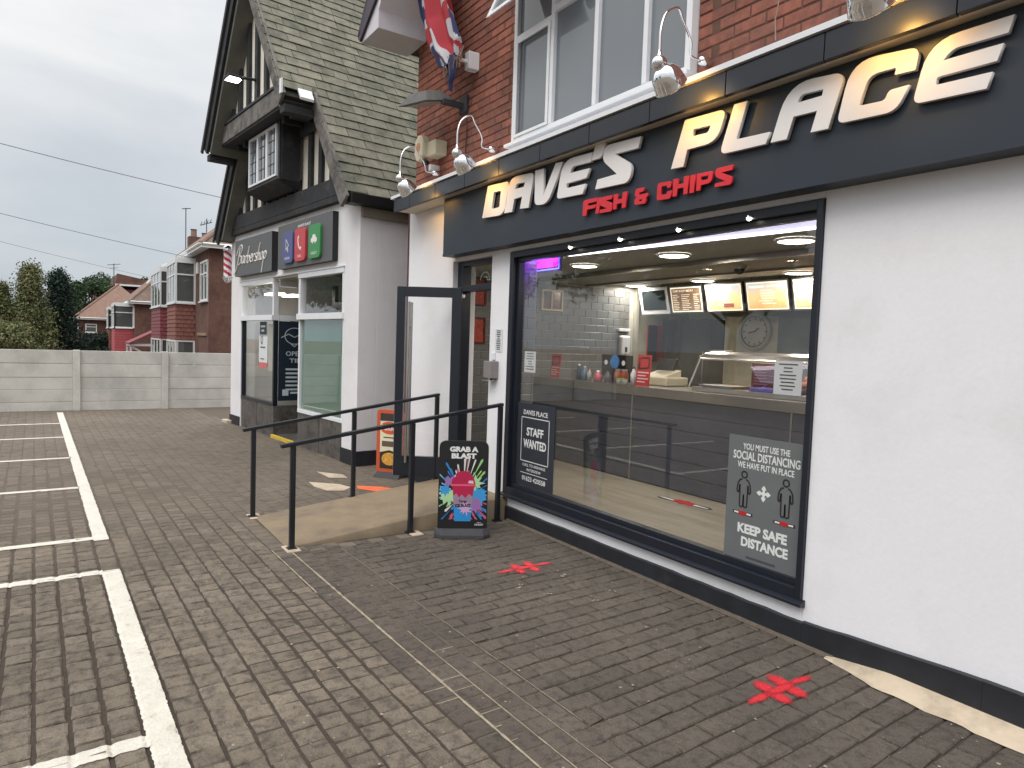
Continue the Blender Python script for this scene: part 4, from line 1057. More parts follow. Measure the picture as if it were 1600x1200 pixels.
# ================================================================ INSIDE THE SHOP
YC = 1.67
ct = thing('service_counter', 'long service counter with stainless top and dark plank front inside the shop', 'counter', (-4.0, 1.9, ZF))
build('counter_top', MB().box(-7.19, 1.1, YC - 0.03, 2.35, 1.11, 1.205), m_steeld, ct, bevel=0.004)
build('carcass', MB().box(-7.18, 1.1, YC + 0.02, 2.3, ZF + 0.001, 1.11), m_black, ct)
xs = (-7.19, -5.31, -3.41, -1.5, 0.4, 1.1)
for a, b in zip(xs[:-1], xs[1:]):
    z = ZF + 0.01
    while z < 1.08:
        h = min(0.148, 1.105 - z)
        build('plank', MB().box(a + 0.008, b - 0.008, YC, YC + 0.018, z + 0.002, z + h - 0.002), m_panel, ct, bevel=0.002); z += 0.15
    build('joint_strip', MB().box(b - 0.008, b + 0.008, YC - 0.003, YC + 0.018, ZF, 1.11), m_steel, ct)

# downlights
LX = ((-5.72, 1.28), (-4.46, 1.30), (-3.21, 1.30), (-6.96, 3.22), (-5.78, 3.22), (-4.44, 3.18))
lab = ('front row round downlight nearest the pink neon sign', 'middle round downlight of the front row in the shop ceiling', 'front row round downlight nearest the right end of the window', 'back row round downlight over the tiled wall', 'middle round downlight of the back row, above the dark brown menu board', 'back row round downlight above the blue and yellow menu boards')
for (x, y), lb in zip(LX, lab):
    t = thing('round_downlight', lb, 'ceiling light', (x, y, 2.45), 'round downlights in the shop ceiling')
    build('trim_ring', MB().lathe((x, y, 2.478), [(0.155, 0), (0.15, -0.016), (0.135, -0.018), (0.133, -0.012)], n=28), m_white, t, smooth=True)
    build('diffuser', MB().lathe((x, y, 2.478), [(0.132, 0), (0.132, -0.014), (0.001, -0.016)], n=28), m_lamp, t)
    ld = bpy.data.lights.new('downlight_light', 'AREA'); ld.shape = 'DISK'; ld.size = 0.26; ld.energy = 8.5; ld.color = (1, 0.93, 0.82)
    lo = bpy.data.objects.new('downlight_light', ld); COL.objects.link(lo); lo.parent = t; lo.location = (0, 0, 0.006)
t = thing('led_strip', 'bright white lilac LED strip running across the ceiling behind the window glass', 'LED strip', (-4.0, 0.7, 2.45))
a, b = Vector((-5.15, 0.60, 2.462)), Vector((-2.35, 0.92, 2.462))
build('strip', MB().bar(a, b, 0.055, 0.012), m_led, t); build('channel', MB().bar(a + Vector((0, 0, 0.008)), b + Vector((0, 0, 0.008)), 0.05, 0.01), m_white, t)
m_lilac = mat('lilac_lining_glow', (0.9, 0.9, 0.95, 1), 0.5, bump=0, emit=(0.62, 0.60, 0.90, 1), estr=0.85)
# ceiling lining between strip and window head, lilac glow put into its material
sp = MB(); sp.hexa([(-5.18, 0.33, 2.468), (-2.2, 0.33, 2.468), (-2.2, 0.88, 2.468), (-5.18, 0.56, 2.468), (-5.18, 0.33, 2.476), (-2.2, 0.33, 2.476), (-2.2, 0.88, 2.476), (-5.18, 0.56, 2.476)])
build('lining_glow', sp, m_lilac, t)
for i, (x, y) in enumerate(((-4.75, 2.1), (-3.75, 2.05))):
    t = thing('small_spotlight', ('small spotlight on the ceiling band left of the camera dome', 'small spotlight on the ceiling band right of the camera dome')[i], 'spotlight', (x, y, 2.42), 'small spotlights on the ceiling band')
    build('bezel', MB().lathe((x, y, 2.44), [(0.05, 0), (0.045, -0.008), (0.028, -0.008)], n=16), m_chrome, t); build('bulb', MB().lathe((x, y, 2.438), [(0.026, 0), (0.001, -0.006)], n=12), m_lamp, t)
t = thing('camera_dome', 'small dark security camera dome under the ceiling band', 'security camera', (-4.35, 2.1, 2.38))
build('base', MB().lathe((-4.35, 2.1, 2.44), [(0.08, 0), (0.075, -0.03), (0.05, -0.032)], n=18), m_beige, t, smooth=True)
build('dome', MB().lathe((-4.35, 2.1, 2.41), [(0.055 * math.cos(a) + 1e-4, -0.055 * math.sin(a)) for a in np.linspace(0, 1.57, 7)], n=16), m_black, t, smooth=True)
t = thing('conduit_rail', 'thin dark rail running along the edge of the ceiling band', 'ceiling rail', (-4.0, 1.75, 2.43))
build('rail', MB().box(-7.18, 1.1, 1.735, 1.755, 2.425, 2.475).box(-7.18, 1.1, 2.495, 2.515, 2.42, 2.475), m_steeld, t)

# menu boards, tilted, hung from the ceiling
def emis(name, c, s): return mat(name, c, 0.5, var=0.25, scale=7, bump=0, emit=c, estr=s)
def menu(x0, x1, label, kind, group='lit menu boards hanging over the counter'):
    t = thing('menu_board', label, 'menu board', ((x0 + x1) / 2, 3.4, 2.1), group)
    th = math.radians(14)
    up = Vector((0, -math.sin(th), math.cos(th))); nn = Vector((1, 0, 0)).cross(up)
    o = Vector((x0, 3.42, 2.085)); W = x1 - x0 - 0.02; H = 0.365
    def B(name, a0, a1, b0, b1, d0, d1, m):
        P = []
        for d in (d0, d1):
            for a, b in ((a0, b0), (a1, b0), (a1, b1), (a0, b1)): P.append(o + X * a + up * b + nn * d)
        mb = MB(); mb.hexa(P); return build(name, mb, m, t)
    X = Vector((1, 0, 0))
    B('casing', 0, W, 0, H, -0.05, 0.0, m_steel if kind != 'screen' else m_white)
    for xx in (0.1, W - 0.1):
        q = o + X * xx + up * H; mb = MB(); mb.tube([q, (q.x, q.y, 2.478)], 0.003, 5); build('hanger', mb, m_black, t)
    if kind == 'screen':
        B('screen', 0.05, W - 0.05, 0.06, H - 0.04, 0.0, 0.004, mat('dark_screen', srgb(26, 36, 36), 0.15, bump=0)); return
    B('lit_edge', 0.02, W - 0.02, 0.02, H - 0.02, 0.0, 0.002, emis('lit_edge', (1, 0.88, 0.66, 1), 0.95))
    if kind == 'brown':
        f = B('print', 0.035, W - 0.035, 0.035, H - 0.035, 0.002, 0.004, emis('brown_menu_print', (0.16, 0.10, 0.06, 1), 1.0))
        ink = emis('menu_lettering', (0.9, 0.78, 0.6, 1), 0.6)
        text('menu_title', 'CHIP SHOP MENU', o + X * 0.06 + up * (H - 0.082) + nn * 0.005, X, up, W * 0.62, 0.03, ink, t, 0.001, 0.02)
        bl = MB(); r = random.Random(3)
        for c0, wd in ((0.05, 0.12), (0.2, 0.15), (0.40, 0.1)):
            for k in range(9):
                y = 0.05 + k * 0.024; rect(bl, c0, c0 + wd * r.uniform(0.6, 1), y, y + 0.008, o, X, up, 0.0052, 0.0006)
        build('print_lines', bl, ink, t)
    else:
        cA = {'blue': (0.45, 0.62, 0.78, 1), 'extras': (0.50, 0.62, 0.70, 1), 'orange': (0.75, 0.32, 0.14, 1)}[kind]
        m = bpy.data.materials.new('sunset_print_' + kind); m.use_nodes = True; nt = m.node_tree; b = nt.nodes['Principled BSDF']
        geo = nt.nodes.new('ShaderNodeNewGeometry'); sep = nt.nodes.new('ShaderNodeSeparateXYZ'); nt.links.new(geo.outputs['Position'], sep.inputs[0])
        nz = nt.nodes.new('ShaderNodeTexNoise'); nz.inputs['Scale'].default_value = 9; nt.links.new(geo.outputs['Position'], nz.inputs[0])
        ad = nt.nodes.new('ShaderNodeMath'); ad.operation = 'MULTIPLY_ADD'; ad.inputs[1].default_value = 0.18; nt.links.new(nz.outputs[0], ad.inputs[0]); nt.links.new(sep.outputs['Z'], ad.inputs[2])
        mr = nt.nodes.new('ShaderNodeMapRange'); mr.inputs[1].default_value = 2.17; mr.inputs[2].default_value = 2.52; nt.links.new(ad.outputs[0], mr.inputs[0])
        rp_ = nt.nodes.new('ShaderNodeValToRGB'); c = rp_.color_ramp
        c.elements[0].color = (0.62, 0.36, 0.14, 1); c.elements[1].color = cA; e1 = c.elements.new(0.5); e1.color = (0.92, 0.62, 0.30, 1)
        if kind == 'orange': c.elements[0].color = (0.5, 0.2, 0.08, 1)
        nt.links.new(mr.outputs[0], rp_.inputs[0]); nt.links.new(rp_.outputs[0], b.inputs['Base Color']); nt.links.new(rp_.outputs[0], b.inputs['Emission Color']); b.inputs['Emission Strength'].default_value = 0.85
        B('print', 0.035, W - 0.035, 0.035, H - 0.035, 0.002, 0.004, m)
        ink = emis('pale_menu_lettering', (1.0, 0.93, 0.8, 1), 0.9)
        bl = MB(); r = random.Random({'blue': 1, 'extras': 2, 'orange': 4}[kind])
        if kind == 'extras': text('menu_title', 'EXTRAS', o + X * 0.3 + up * (H - 0.085) + nn * 0.005, X, up, 0.2, 0.026, ink, t, 0.001, 0.02); rect(bl, 0.06, 0.26, H - 0.085, H - 0.062, o, X, up, 0.0052, 0.0006)
        else: rect(bl, 0.06, 0.3, H - 0.085, H - 0.06, o, X, up, 0.0052, 0.0006)
        for k in range(6):
            y = 0.09 + k * 0.03; rect(bl, 0.2 + r.uniform(-.02, .02), 0.36 + r.uniform(0, .05), y, y + 0.008, o, X, up, 0.0052, 0.0006)
        build('print_lines', bl, ink, t)
        if kind != 'extras':
            dk = MB(); rect(dk, 0.28, 0.43, 0.06, 0.11, o, X, up, 0.0054, 0.0006); build('food_picture', dk, emis('food_print', (0.35, 0.12, 0.10, 1), 0.6), t)
menu(-7.02, -6.47, 'switched-off dark screen in a pale frame, leftmost of the hanging boards', 'screen', 'hanging boards over the counter')
menu(-6.45, -5.88, 'dark brown lit menu board reading CHIP SHOP MENU', 'brown')
menu(-5.86, -5.27, 'lit menu board with blue sky print, right of the brown menu board', 'blue')
menu(-5.25, -4.65, 'lit yellow and blue menu board headed EXTRAS, above the wall clock', 'extras')
menu(-4.63, -4.03, 'orange lit menu board cut off by the right side of the window', 'orange')

# kitchen back: white panel with clock, cupboards, hanging utensils
t = thing('white_wall_panel', 'cream wall panel behind the counter carrying the round clock', 'wall panel', (-5.57, 4.0, ZF))
build('panel', MB().box(-6.02, -5.13, 3.98, 4.02, ZF, 2.06), mat('cream_panel', srgb(206, 198, 172), 0.5), t); build('edge_trim', MB().box(-5.13, -5.10, 3.97, 4.03, ZF, 2.06), m_steel, t)
t = thing('wall_clock', 'round cream wall clock with thick rim on the wall panel', 'clock', (-5.56, 3.95, 1.9))
c = (-5.53, 3.975, 1.87)
build('rim', MB().lathe(c, [(0.24, 0), (0.245, 0.03), (0.225, 0.055), (0.195, 0.05), (0.19, 0.02)], axis=(0, -1, 0), n=36), mat('clock_rim', srgb(190, 182, 158), 0.4), t, smooth=True)
build('rim_outline', MB().lathe(c, [(0.187, 0.045), (0.196, 0.052), (0.20, 0.05)], axis=(0, -1, 0), n=36), m_dark, t)
build('face', MB().lathe(c, [(0.19, 0.02), (0.001, 0.021)], axis=(0, -1, 0), n=36), mat('clock_face', srgb(206, 200, 180), 0.4), t)
hd = MB(); hd.bar((c[0], c[1] - 0.026, c[2]), (c[0] - 0.10, c[1] - 0.026, c[2] - 0.02), 0.014, 0.003, up=Y_); hd.bar((c[0], c[1] - 0.03, c[2]), (c[0] + 0.06, c[1] - 0.03, c[2] + 0.045), 0.018, 0.003, up=Y_)
build('hands', hd, m_black, t)
mk = MB()
for k in range(12):
    a = k * math.pi / 6; r0, r1 = 0.15, 0.175
    mk.bar((c[0] + r0 * math.sin(a), c[1] - 0.024, c[2] + r0 * math.cos(a)), (c[0] + r1 * math.sin(a), c[1] - 0.024, c[2] + r1 * math.cos(a)), 0.012, 0.003, up=Y_)
build('hour_marks', mk, m_black, t)
sc = MB()
for k in range(9): sc.bar((c[0] - 0.2 + k * 0.045, 3.974, 1.55), (c[0] - 0.2 + k * 0.045 + 0.03, 3.974, 1.575 + 0.01 * (k % 3)), 0.01, 0.003, up=Y_)
o = build('wall_scribble', sc, mat('grey_line', srgb(130, 126, 116), 0.6)); tag(o, 'row of small pencil-like marks on the cream panel under the clock', 'wall marking')
def cab(x0, x1, y0, y1, z0, z1, m, label, cat='cupboard', name='tall_cabinet'):
    t = thing(name, label, cat, ((x0 + x1) / 2, (y0 + y1) / 2, z0))
    build('body', MB().box(x0, x1, y0, y1, z0, z1), m, t, bevel=0.005)
    build('door_panel', MB().box(x0 + 0.03, x1 - 0.03, y0 - 0.012, y0 - 0.001, z0 + 0.05, z1 - 0.03), m, t, bevel=0.003)
    build('handle', MB().tube([(x1 - 0.07, y0 - 0.03, z0 + 0.9 * (z1 - z0) * 0.6), (x1 - 0.07, y0 - 0.03, z0 + 0.9 * (z1 - z0) * 0.85)], 0.008, 6), m_steel, t)
cab(-6.55, -6.04, 3.7, 4.3, ZF, 2.02, mat('dark_steel_panel', srgb(66, 68, 62), 0.4), 'tall dark cabinet left of the cream wall panel')
cab(-5.09, -4.55, 3.8, 4.4, ZF, 2.3, mat('grey_steel_panel', srgb(112, 116, 112), 0.35), 'tall grey steel cabinet right of the cream wall panel')
cab(-4.53, -3.4, 3.85, 4.4, ZF, 2.3, mat('grey_steel_panel_b', srgb(96, 102, 100), 0.35), 'wide grey steel cabinet behind the hot food display')
t = thing('utensil_rack', 'row of long steel utensils hanging on the back kitchen wall', 'utensils', (-7.6, 4.4, 1.4))
for k in range(6):
    x = -7.1 + k * 0.09; mb = MB(); mb.tube([(x, 4.45, 2.0), (x, 4.45, 1.42)], 0.012, 6); mb.lathe((x, 4.45, 1.40), [(0.001, -0.06), (0.03, -0.03), (0.025, 0.03)], n=8); build('utensil', mb, m_steel, t)
build('bar', MB().tube([(-7.18, 4.46, 2.01), (-6.56, 4.46, 2.01)], 0.008, 6), m_steel, t)
t = thing('black_apron', 'black apron hanging on the back kitchen wall', 'apron', (-6.75, 4.0, 1.6))
ap = MB(); V = []; Fq = []
for i in range(7):
    for j in range(7):
        a = i / 6; b = j / 6; V.append((-6.86 + 0.3 * a + 0.02 * math.sin(b * 4), 3.66 + 0.03 * math.sin(a * 11), 2.05 - 0.45 * b - 0.04 * math.sin(a * 3)))
for i in range(6):
    for j in range(6): k = i * 7 + j; Fq.append((k, k + 1, k + 8, k + 7))
build('cloth', ap.add(V, Fq), m_black, t, smooth=True); build('hook', MB().tube([(-6.72, 3.68, 2.03), (-6.72, 3.68, 2.44)], 0.005, 5), m_steel, t)
t = thing('red_fire_notice', 'dark red and black notice boards on the kitchen side wall behind the counter', 'notice board', (-7.19, 3.8, 1.5))
build('board', MB().box(-7.19, -7.17, 3.7, 4.05, 1.42, 1.95), m_redpl, t); build('black_panel', MB().box(-7.168, -7.160, 3.70, 3.88, 1.42, 1.95), m_black, t)
t = thing('till', 'white till with dark screen on the counter behind the red card stand', 'till', (-5.35, 2.2, 1.206))
build('base', MB().box(-5.55, -5.15, 2.0, 2.34, 1.207, 1.30), m_beige, t, bevel=0.01); build('keypad', MB().hexa([(-5.52, 2.02, 1.30), (-5.2, 2.02, 1.30), (-5.2, 2.28, 1.30), (-5.52, 2.28, 1.30), (-5.52, 2.04, 1.31), (-5.2, 2.04, 1.31), (-5.2, 2.28, 1.38), (-5.52, 2.28, 1.38)]), m_beige, t, bevel=0.004)
build('screen', MB().hexa([(-5.5, 2.18, 1.37), (-5.24, 2.18, 1.37), (-5.24, 2.22, 1.37), (-5.5, 2.22, 1.37), (-5.5, 2.24, 1.50), (-5.24, 2.24, 1.50), (-5.24, 2.28, 1.50), (-5.5, 2.28, 1.50)]), m_black, t, bevel=0.004)
# hot food display
hc = thing('hot_food_cabinet', 'stainless and curved glass hot food display on the counter', 'food display', (-3.9, 2.0, 1.206))
x0, x1 = -4.62, -1.9
build('base', MB().box(x0, x1, 1.80, 2.33, 1.207, 1.25), m_steel, hc, bevel=0.004)
tp = MB(); prof = [(2.33, 1.50), (2.33, 1.60), (1.98, 1.60), (1.90, 1.575), (1.86, 1.53), (1.86, 1.515), (1.92, 1.55), (2.0, 1.57), (2.30, 1.57), (2.30, 1.50)]
tp.prism(prof, 'x', x0 + 0.05, x1); build('hood', tp, m_steel, hc)
gp = MB(); gp.hexa([(x0 + 0.01, 1.76, 1.25), (x1, 1.76, 1.25), (x1, 1.766, 1.25), (x0 + 0.01, 1.766, 1.25), (x0 + 0.05, 1.86, 1.52), (x1, 1.86, 1.52), (x1, 1.866, 1.52), (x0 + 0.05, 1.866, 1.52)])
build('front_glass', gp, m_glass, hc)
se = MB(); se.prism([(1.76, 1.25), (2.32, 1.25), (2.32, 1.60), (1.98, 1.60), (1.87, 1.54)], 'x', x0 + 0.004, x0 + 0.01); build('end_glass', se, m_glass, hc)
ef = MB(); ef.tube([(x0 + 0.01, 1.75, 1.25), (x0 + 0.05, 1.855, 1.53), (x0 + 0.05, 1.98, 1.605), (x0 + 0.05, 2.33, 1.605)], 0.01, 6); ef.tube([(x0 + 0.05, 1.855, 1.53), (x1, 1.855, 1.53)], 0.008, 6); build('edge_trim', ef, m_steel, hc)
build('heat_lamp', MB().box(x0 + 0.2, x1 - 0.2, 2.08, 2.12, 1.545, 1.56), m_warmlamp, hc)
t = thing('white_serving_tray', 'white tray inside the left end of the hot food display', 'tray', (-4.4, 1.95, 1.252))
build('tray', MB().hexa([(-4.52, 1.82, 1.252), (-4.15, 1.82, 1.252), (-4.15, 2.1, 1.252), (-4.52, 2.1, 1.252), (-4.54, 1.80, 1.275), (-4.13, 1.80, 1.275), (-4.13, 2.12, 1.275), (-4.54, 2.12, 1.275)]), m_white, t)
t = thing('purple_tray', 'lilac blue tray in the middle of the hot food display', 'tray', (-3.75, 1.95, 1.252))
build('tray', MB().box(-3.95, -3.5, 1.80, 2.05, 1.252, 1.285), mat('lilac_tray', srgb(92, 90, 170), 0.4), t, bevel=0.004)
t = thing('dark_red_notice_card', 'dark red printed card standing inside the hot food display', 'card', (-3.95, 2.1, 1.252))
build('card', MB().box(-4.15, -3.80, 2.10, 2.106, 1.26, 1.50), mat('maroon_card', srgb(120, 34, 40), 0.5), t)
bl = MB(); r = random.Random(8)
for k in range(7): rect(bl, 0.03, 0.03 + r.uniform(0.12, 0.27), 0.03 + k * 0.028, 0.04 + k * 0.028, (-4.15, 2.0995, 1.27), X_, Z_)
build('print_lines', bl, mat('pink_print', srgb(186, 120, 120), 0.6), t)
t = thing('warmer_food', 'orange fried food glowing at the right end of the hot display', 'food', (-3.35, 1.95, 1.252))
fd = MB(); r = random.Random(4)
for k in range(14):
    p_ = Vector((r.uniform(-3.45, -3.2), r.uniform(1.85, 2.1), 1.28 + r.uniform(0, 0.12))); q = p_ + Vector((r.uniform(-.08, .08), r.uniform(-.05, .05), r.uniform(-.02, .05))); fd.tube([p_, (p_ + q) / 2 + Vector((0, 0, .01)), q], [0.02, 0.035, 0.018], 7)
build('pieces', fd, mat('fried_orange', srgb(206, 120, 40), 0.6, var=0.3, scale=30), t, smooth=True)

# red card stands
def redstand(x, y, w, h, label):
    t = thing('red_card_stand', label, 'card stand', (x, y, 1.206), 'red printed card stands on the counter')
    build('card', MB().hexa([(x - w / 2, y, 1.207), (x + w / 2, y, 1.207), (x + w / 2, y + 0.006, 1.207), (x - w / 2, y + 0.006, 1.207), (x - w / 2, y + 0.03, 1.207 + h), (x + w / 2, y + 0.03, 1.207 + h), (x + w / 2, y + 0.036, 1.207 + h), (x - w / 2, y + 0.036, 1.207 + h)]), m_redpl, t)
    k = Vector((0, 0.03, h)).normalized(); o = Vector((x - w / 2, y - 0.001, 1.207))
    a = MB(); stroke(a, [(w * 0.25, h * 0.9), (w * 0.85, h * 0.92), (w * 0.88, h * 0.6), (w * 0.2, h * 0.56), (w * 0.15, h * 0.9)], 0.016, o, X_, k); rect(a, w * 0.08, w * 0.24, h * 0.55, h * 0.72, o, X_, k)
    build('black_emblem', a, m_black, t)
    a = MB()
    for q in range(4): rect(a, w * 0.1, w * (0.9 if q % 2 else 0.7), h * (0.12 + 0.1 * q), h * (0.16 + 0.1 * q), o, X_, k)
    build('print_lines', a, mat('white_print', srgb(226, 190, 188), 0.6), t)
redstand(-6.82, 1.76, 0.19, 0.29, 'red card stand on the left part of the counter, by the tiled wall')
redstand(-5.23, 1.72, 0.20, 0.33, 'larger red card stand on the counter beside the bottles and till')
t = thing('promo_stand', 'black countertop card with a round blue emblem', 'card stand', (-5.9, 1.95, 1.206))
build('card', MB().box(-6.18, -5.66, 1.98, 1.99, 1.26, 1.52), m_black, t)
build('blue_disc', MB().lathe((-5.95, 1.978, 1.44), [(0.001, 0.004), (0.075, 0.004), (0.08, 0)], axis=(0, -1, 0), n=20), mat('bright_blue_print', srgb(40, 120, 190), 0.4), t)
for x in (-6.1, -5.8): build('white_disc', MB().lathe((x, 1.978, 1.43), [(0.001, 0.004), (0.03, 0.004)], axis=(0, -1, 0), n=14), m_white, t)
build('foot', MB().box(-6.1, -5.75, 1.95, 2.05, 1.207, 1.262), m_black, t)
def bottle(x, y, r, h, m, cap, label, nm='sauce_bottle', cat='bottle'):
    t = thing(nm, label, cat, (x, y, 1.206))
    build('body', MB().lathe((x, y, 1.207), [(0.001, 0), (r, 0.0), (r, h * 0.6), (r * 0.5, h * 0.78), (r * 0.4, h * 0.88)], n=14), m, t, smooth=True)
    build('cap', MB().lathe((x, y, 1.207 + h * 0.88), [(r * 0.45, 0), (r * 0.42, h * 0.1), (0.001, h * 0.12)], n=12), cap, t, smooth=True)
bottle(-5.42, 1.78, 0.036, 0.20, m_white, m_black, 'white bottle with dark cap just left of the larger red card stand')
bottle(-6.38, 1.80, 0.034, 0.19, mat('dark_blue_pack', srgb(44, 60, 84), 0.4), m_white, 'dark blue bottle at the left of the counter clutter')
bottle(-6.28, 1.80, 0.045, 0.17, mat('steel_blue_pack', srgb(92, 120, 140), 0.35), m_steel, 'steel blue round pot next to the dark blue bottle', 'condiment_pot', 'pot')
bottle(-6.46, 1.84, 0.03, 0.13, m_steel, m_steel, 'short steel shaker at the far left of the counter clutter', 'steel_shaker', 'shaker')
bottle(-6.14, 1.76, 0.028, 0.15, mat('clear_pack', srgb(168, 168, 168), 0.3), m_redpl, 'clear shaker with red cap in front of the black promo card', 'salt_shaker', 'shaker')
bottle(-5.96, 1.74, 0.05, 0.13, mat('pink_pot_plastic', srgb(190, 90, 100), 0.35), m_white, 'squat pink pot in front of the black promo card', 'pink_pot', 'pot')
bottle(-5.82, 1.76, 0.04, 0.14, mat('smoke_plastic', srgb(90, 90, 96), 0.3), m_black, 'smoky grey jar right of the pink pot', 'grey_jar', 'jar')
for i, (x, c_, lb) in enumerate(((-5.70, srgb(170, 96, 60), 'orange brown sweet jar left of the lime green tubs'), (-5.62, srgb(150, 60, 44), 'dark red sweet jar behind the lime green tubs'))):
    t = thing('sweet_jar', lb, 'jar', (x, 1.82, 1.206))
    build('body', MB().lathe((x, 1.82, 1.207), [(0.001, 0), (0.05, 0), (0.055, 0.1), (0.04, 0.14)], n=14), mat('jar_sweets_%d' % i, c_, 0.3, var=0.4, scale=60), t, smooth=True)
    build('lid', MB().lathe((x, 1.82, 1.347), [(0.043, 0), (0.043, 0.02), (0.001, 0.022)], n=14), m_steel, t)
for i, (x, lb) in enumerate(((-5.58, 'left lime green lidded tub on the counter'), (-5.50, 'right lime green lidded tub beside the white bottle'))):
    t = thing('lime_tub', lb, 'tub', (x, 1.72, 1.206), 'lime green tubs on the counter')
    build('tub', MB().lathe((x, 1.72, 1.207), [(0.001, 0), (0.03, 0), (0.036, 0.05)], n=14), m_white, t, smooth=True); build('lid', MB().lathe((x, 1.72, 1.257), [(0.038, 0), (0.038, 0.012), (0.02, 0.013), (0.001, 0.008)], n=14), mat('lime_lid', srgb(130, 180, 70), 0.4), t)
# soap dispenser on tiled wall, pictures
t = thing('soap_dispenser', 'white soap dispenser mounted on the grey tiled wall', 'dispenser', (-7.15, 3.22, 1.55))
build('body', MB().box(-7.188, -7.09, 3.13, 3.30, 1.50, 1.78), m_white, t, bevel=0.03, seg=3); build('window_slot', MB().box(-7.089, -7.084, 3.19, 3.23, 1.55, 1.62), m_black, t); build('bracket', MB().box(-7.188, -7.13, 3.1, 3.32, 1.84, 1.88), m_white, t, bevel=0.005)
def picture(y0, y1, z0, z1, label):
    t = thing('framed_picture', label, 'picture', (-7.18, (y0 + y1) / 2, z0), 'red framed pictures on the tiled wall behind the door')
    f = MB(); W = 0.022
    f.box(-7.189, -7.165, y0, y0 + W, z0, z1); f.box(-7.189, -7.165, y1 - W, y1, z0, z1); f.box(-7.189, -7.165, y0 + W, y1 - W, z0, z0 + W); f.box(-7.189, -7.165, y0 + W, y1 - W, z1 - W, z1)
    build('frame', f, mat('dark_red_frame', srgb(84, 26, 26), 0.4), t, bevel=0.002)
    build('print', MB().box(-7.188, -7.178, y0 + W, y1 - W, z0 + W, z1 - W), mat('red_abstract_print', srgb(176, 66, 44), 0.5, var=0.4, scale=25, col2=srgb(90, 44, 34), c2scale=14, bump=0), t)
picture(0.66, 0.94, 2.06, 2.40, 'upper of two red framed pictures seen through the doorway')
picture(0.66, 0.94, 1.60, 1.92, 'lower of two red framed pictures seen through the doorway')
t = thing('pale_wall_frame', 'small bright cream framed mirror on the tiled wall under the pink neon sign', 'inset', (-7.18, 1.95, 2.07))  # pale cream frame around a brown panel
f = MB(); 
for a, b, c_, d in ((1.78, 1.80, 2.06, 2.33), (2.10, 2.12, 2.06, 2.33), (1.80, 2.10, 2.06, 2.08), (1.80, 2.10, 2.31, 2.33), (1.93, 1.945, 2.08, 2.31)): f.box(-7.188, -7.16, a, b, c_, d)
build('frame', f, mat('pale_cream_frame', srgb(226, 206, 168), 0.4), t); build('inset', MB().box(-7.188, -7.18, 1.80, 2.10, 2.08, 2.31), mat('brown_inset', srgb(86, 70, 62), 0.15, metal=0.3), t)
# floor sticker
t = thing('floor_sticker', 'long thin black, white and red social distancing sticker on the shop floor', 'floor sticker', (-4.25, 1.37, ZF))
fsk = MB(); fsk.prism([(-4.56, 1.33), (-4.5, 1.30), (-4.0, 1.34), (-3.94, 1.38), (-4.0, 1.42), (-4.5, 1.38)], 'z', ZF + 0.001, ZF + 0.003); build('band', fsk, m_black, t)
fsk = MB(); fsk.prism([(-4.54, 1.335), (-4.36, 1.325), (-4.36, 1.365), (-4.5, 1.365)], 'z', ZF + 0.003, ZF + 0.004); fsk.prism([(-4.14, 1.345), (-4.0, 1.355), (-3.97, 1.38), (-4.14, 1.39)], 'z', ZF + 0.003, ZF + 0.004); build('white_ends', fsk, m_white, t)
fsk = MB(); fsk.prism([(-4.36, 1.30), (-4.30, 1.32), (-4.25, 1.29), (-4.2, 1.32), (-4.13, 1.30), (-4.15, 1.42), (-4.21, 1.41), (-4.26, 1.44), (-4.31, 1.41), (-4.36, 1.42)], 'z', ZF + 0.003, ZF + 0.005); build('red_centre', fsk, m_redpl, t)

# ---------------- on the glass
YG = 0.0435
def paper_sign(x0, x1, z0, z1, label, lines, seed, curl=0.0):
    t = thing('paper_notice', label, 'notice', ((x0 + x1) / 2, YG, z0), 'white paper notices behind the window glass')
    build('paper', MB().box(x0, x1, YG + 0.012, YG + 0.013, z0, z1), m_paper, t)
    r = random.Random(seed); bl = MB(); H = z1 - z0; W = x1 - x0
    for k in range(lines):
        ww = W * r.uniform(0.3, 0.75) / 2; y = H * (0.14 + 0.74 * k / (lines - 1)); rect(bl, W / 2 - ww, W / 2 + ww, y, y + H * 0.035, (x0, YG + 0.0115, z0), X_, Z_)
    build('print_lines', bl, m_ink, t)
paper_sign(-5.02, -4.85, 1.36, 1.545, 'small white paper notice at the left edge of the big window', 7, 2)
paper_sign(-2.455, -2.275, 1.365, 1.56, 'white paper notice at the right of the window, before the hot food display', 8, 3)
m_poster = mat('charcoal_poster', srgb(44, 48, 58), 0.45, var=0.04, bump=0)
m_poster2 = mat('grey_poster', srgb(106, 109, 111), 0.4, var=0.05, bump=0)
m_pw = mat('poster_white', srgb(222, 224, 222), 0.6, bump=0, var=0.02)
t = thing('staff_wanted_poster', 'dark window poster reading STAFF WANTED with a phone number', 'poster', (-4.8, YG, 0.35))
O = (-5.07, YG + 0.0055, 0.35); P0 = (-5.07, YG, 0.35)
build('sheet', MB().box(-5.075, -4.52, YG - 0.0035, YG + 0.001, 0.35, 1.085), m_poster, t)
Q = YG - 0.0045
text('lettering', 'DAVES PLACE', (-4.80, Q, 0.985), X_, Z_, 0.36, 0.042, m_pw, t, 0.001, 0.01, 'C')
text('lettering', 'STAFF', (-4.80, Q, 0.80), X_, Z_, 0.25, 0.075, m_pw, t, 0.001, 0.03, 'C')
text('lettering', 'WANTED', (-4.80, Q, 0.69), X_, Z_, 0.34, 0.078, m_pw, t, 0.001, 0.03, 'C')
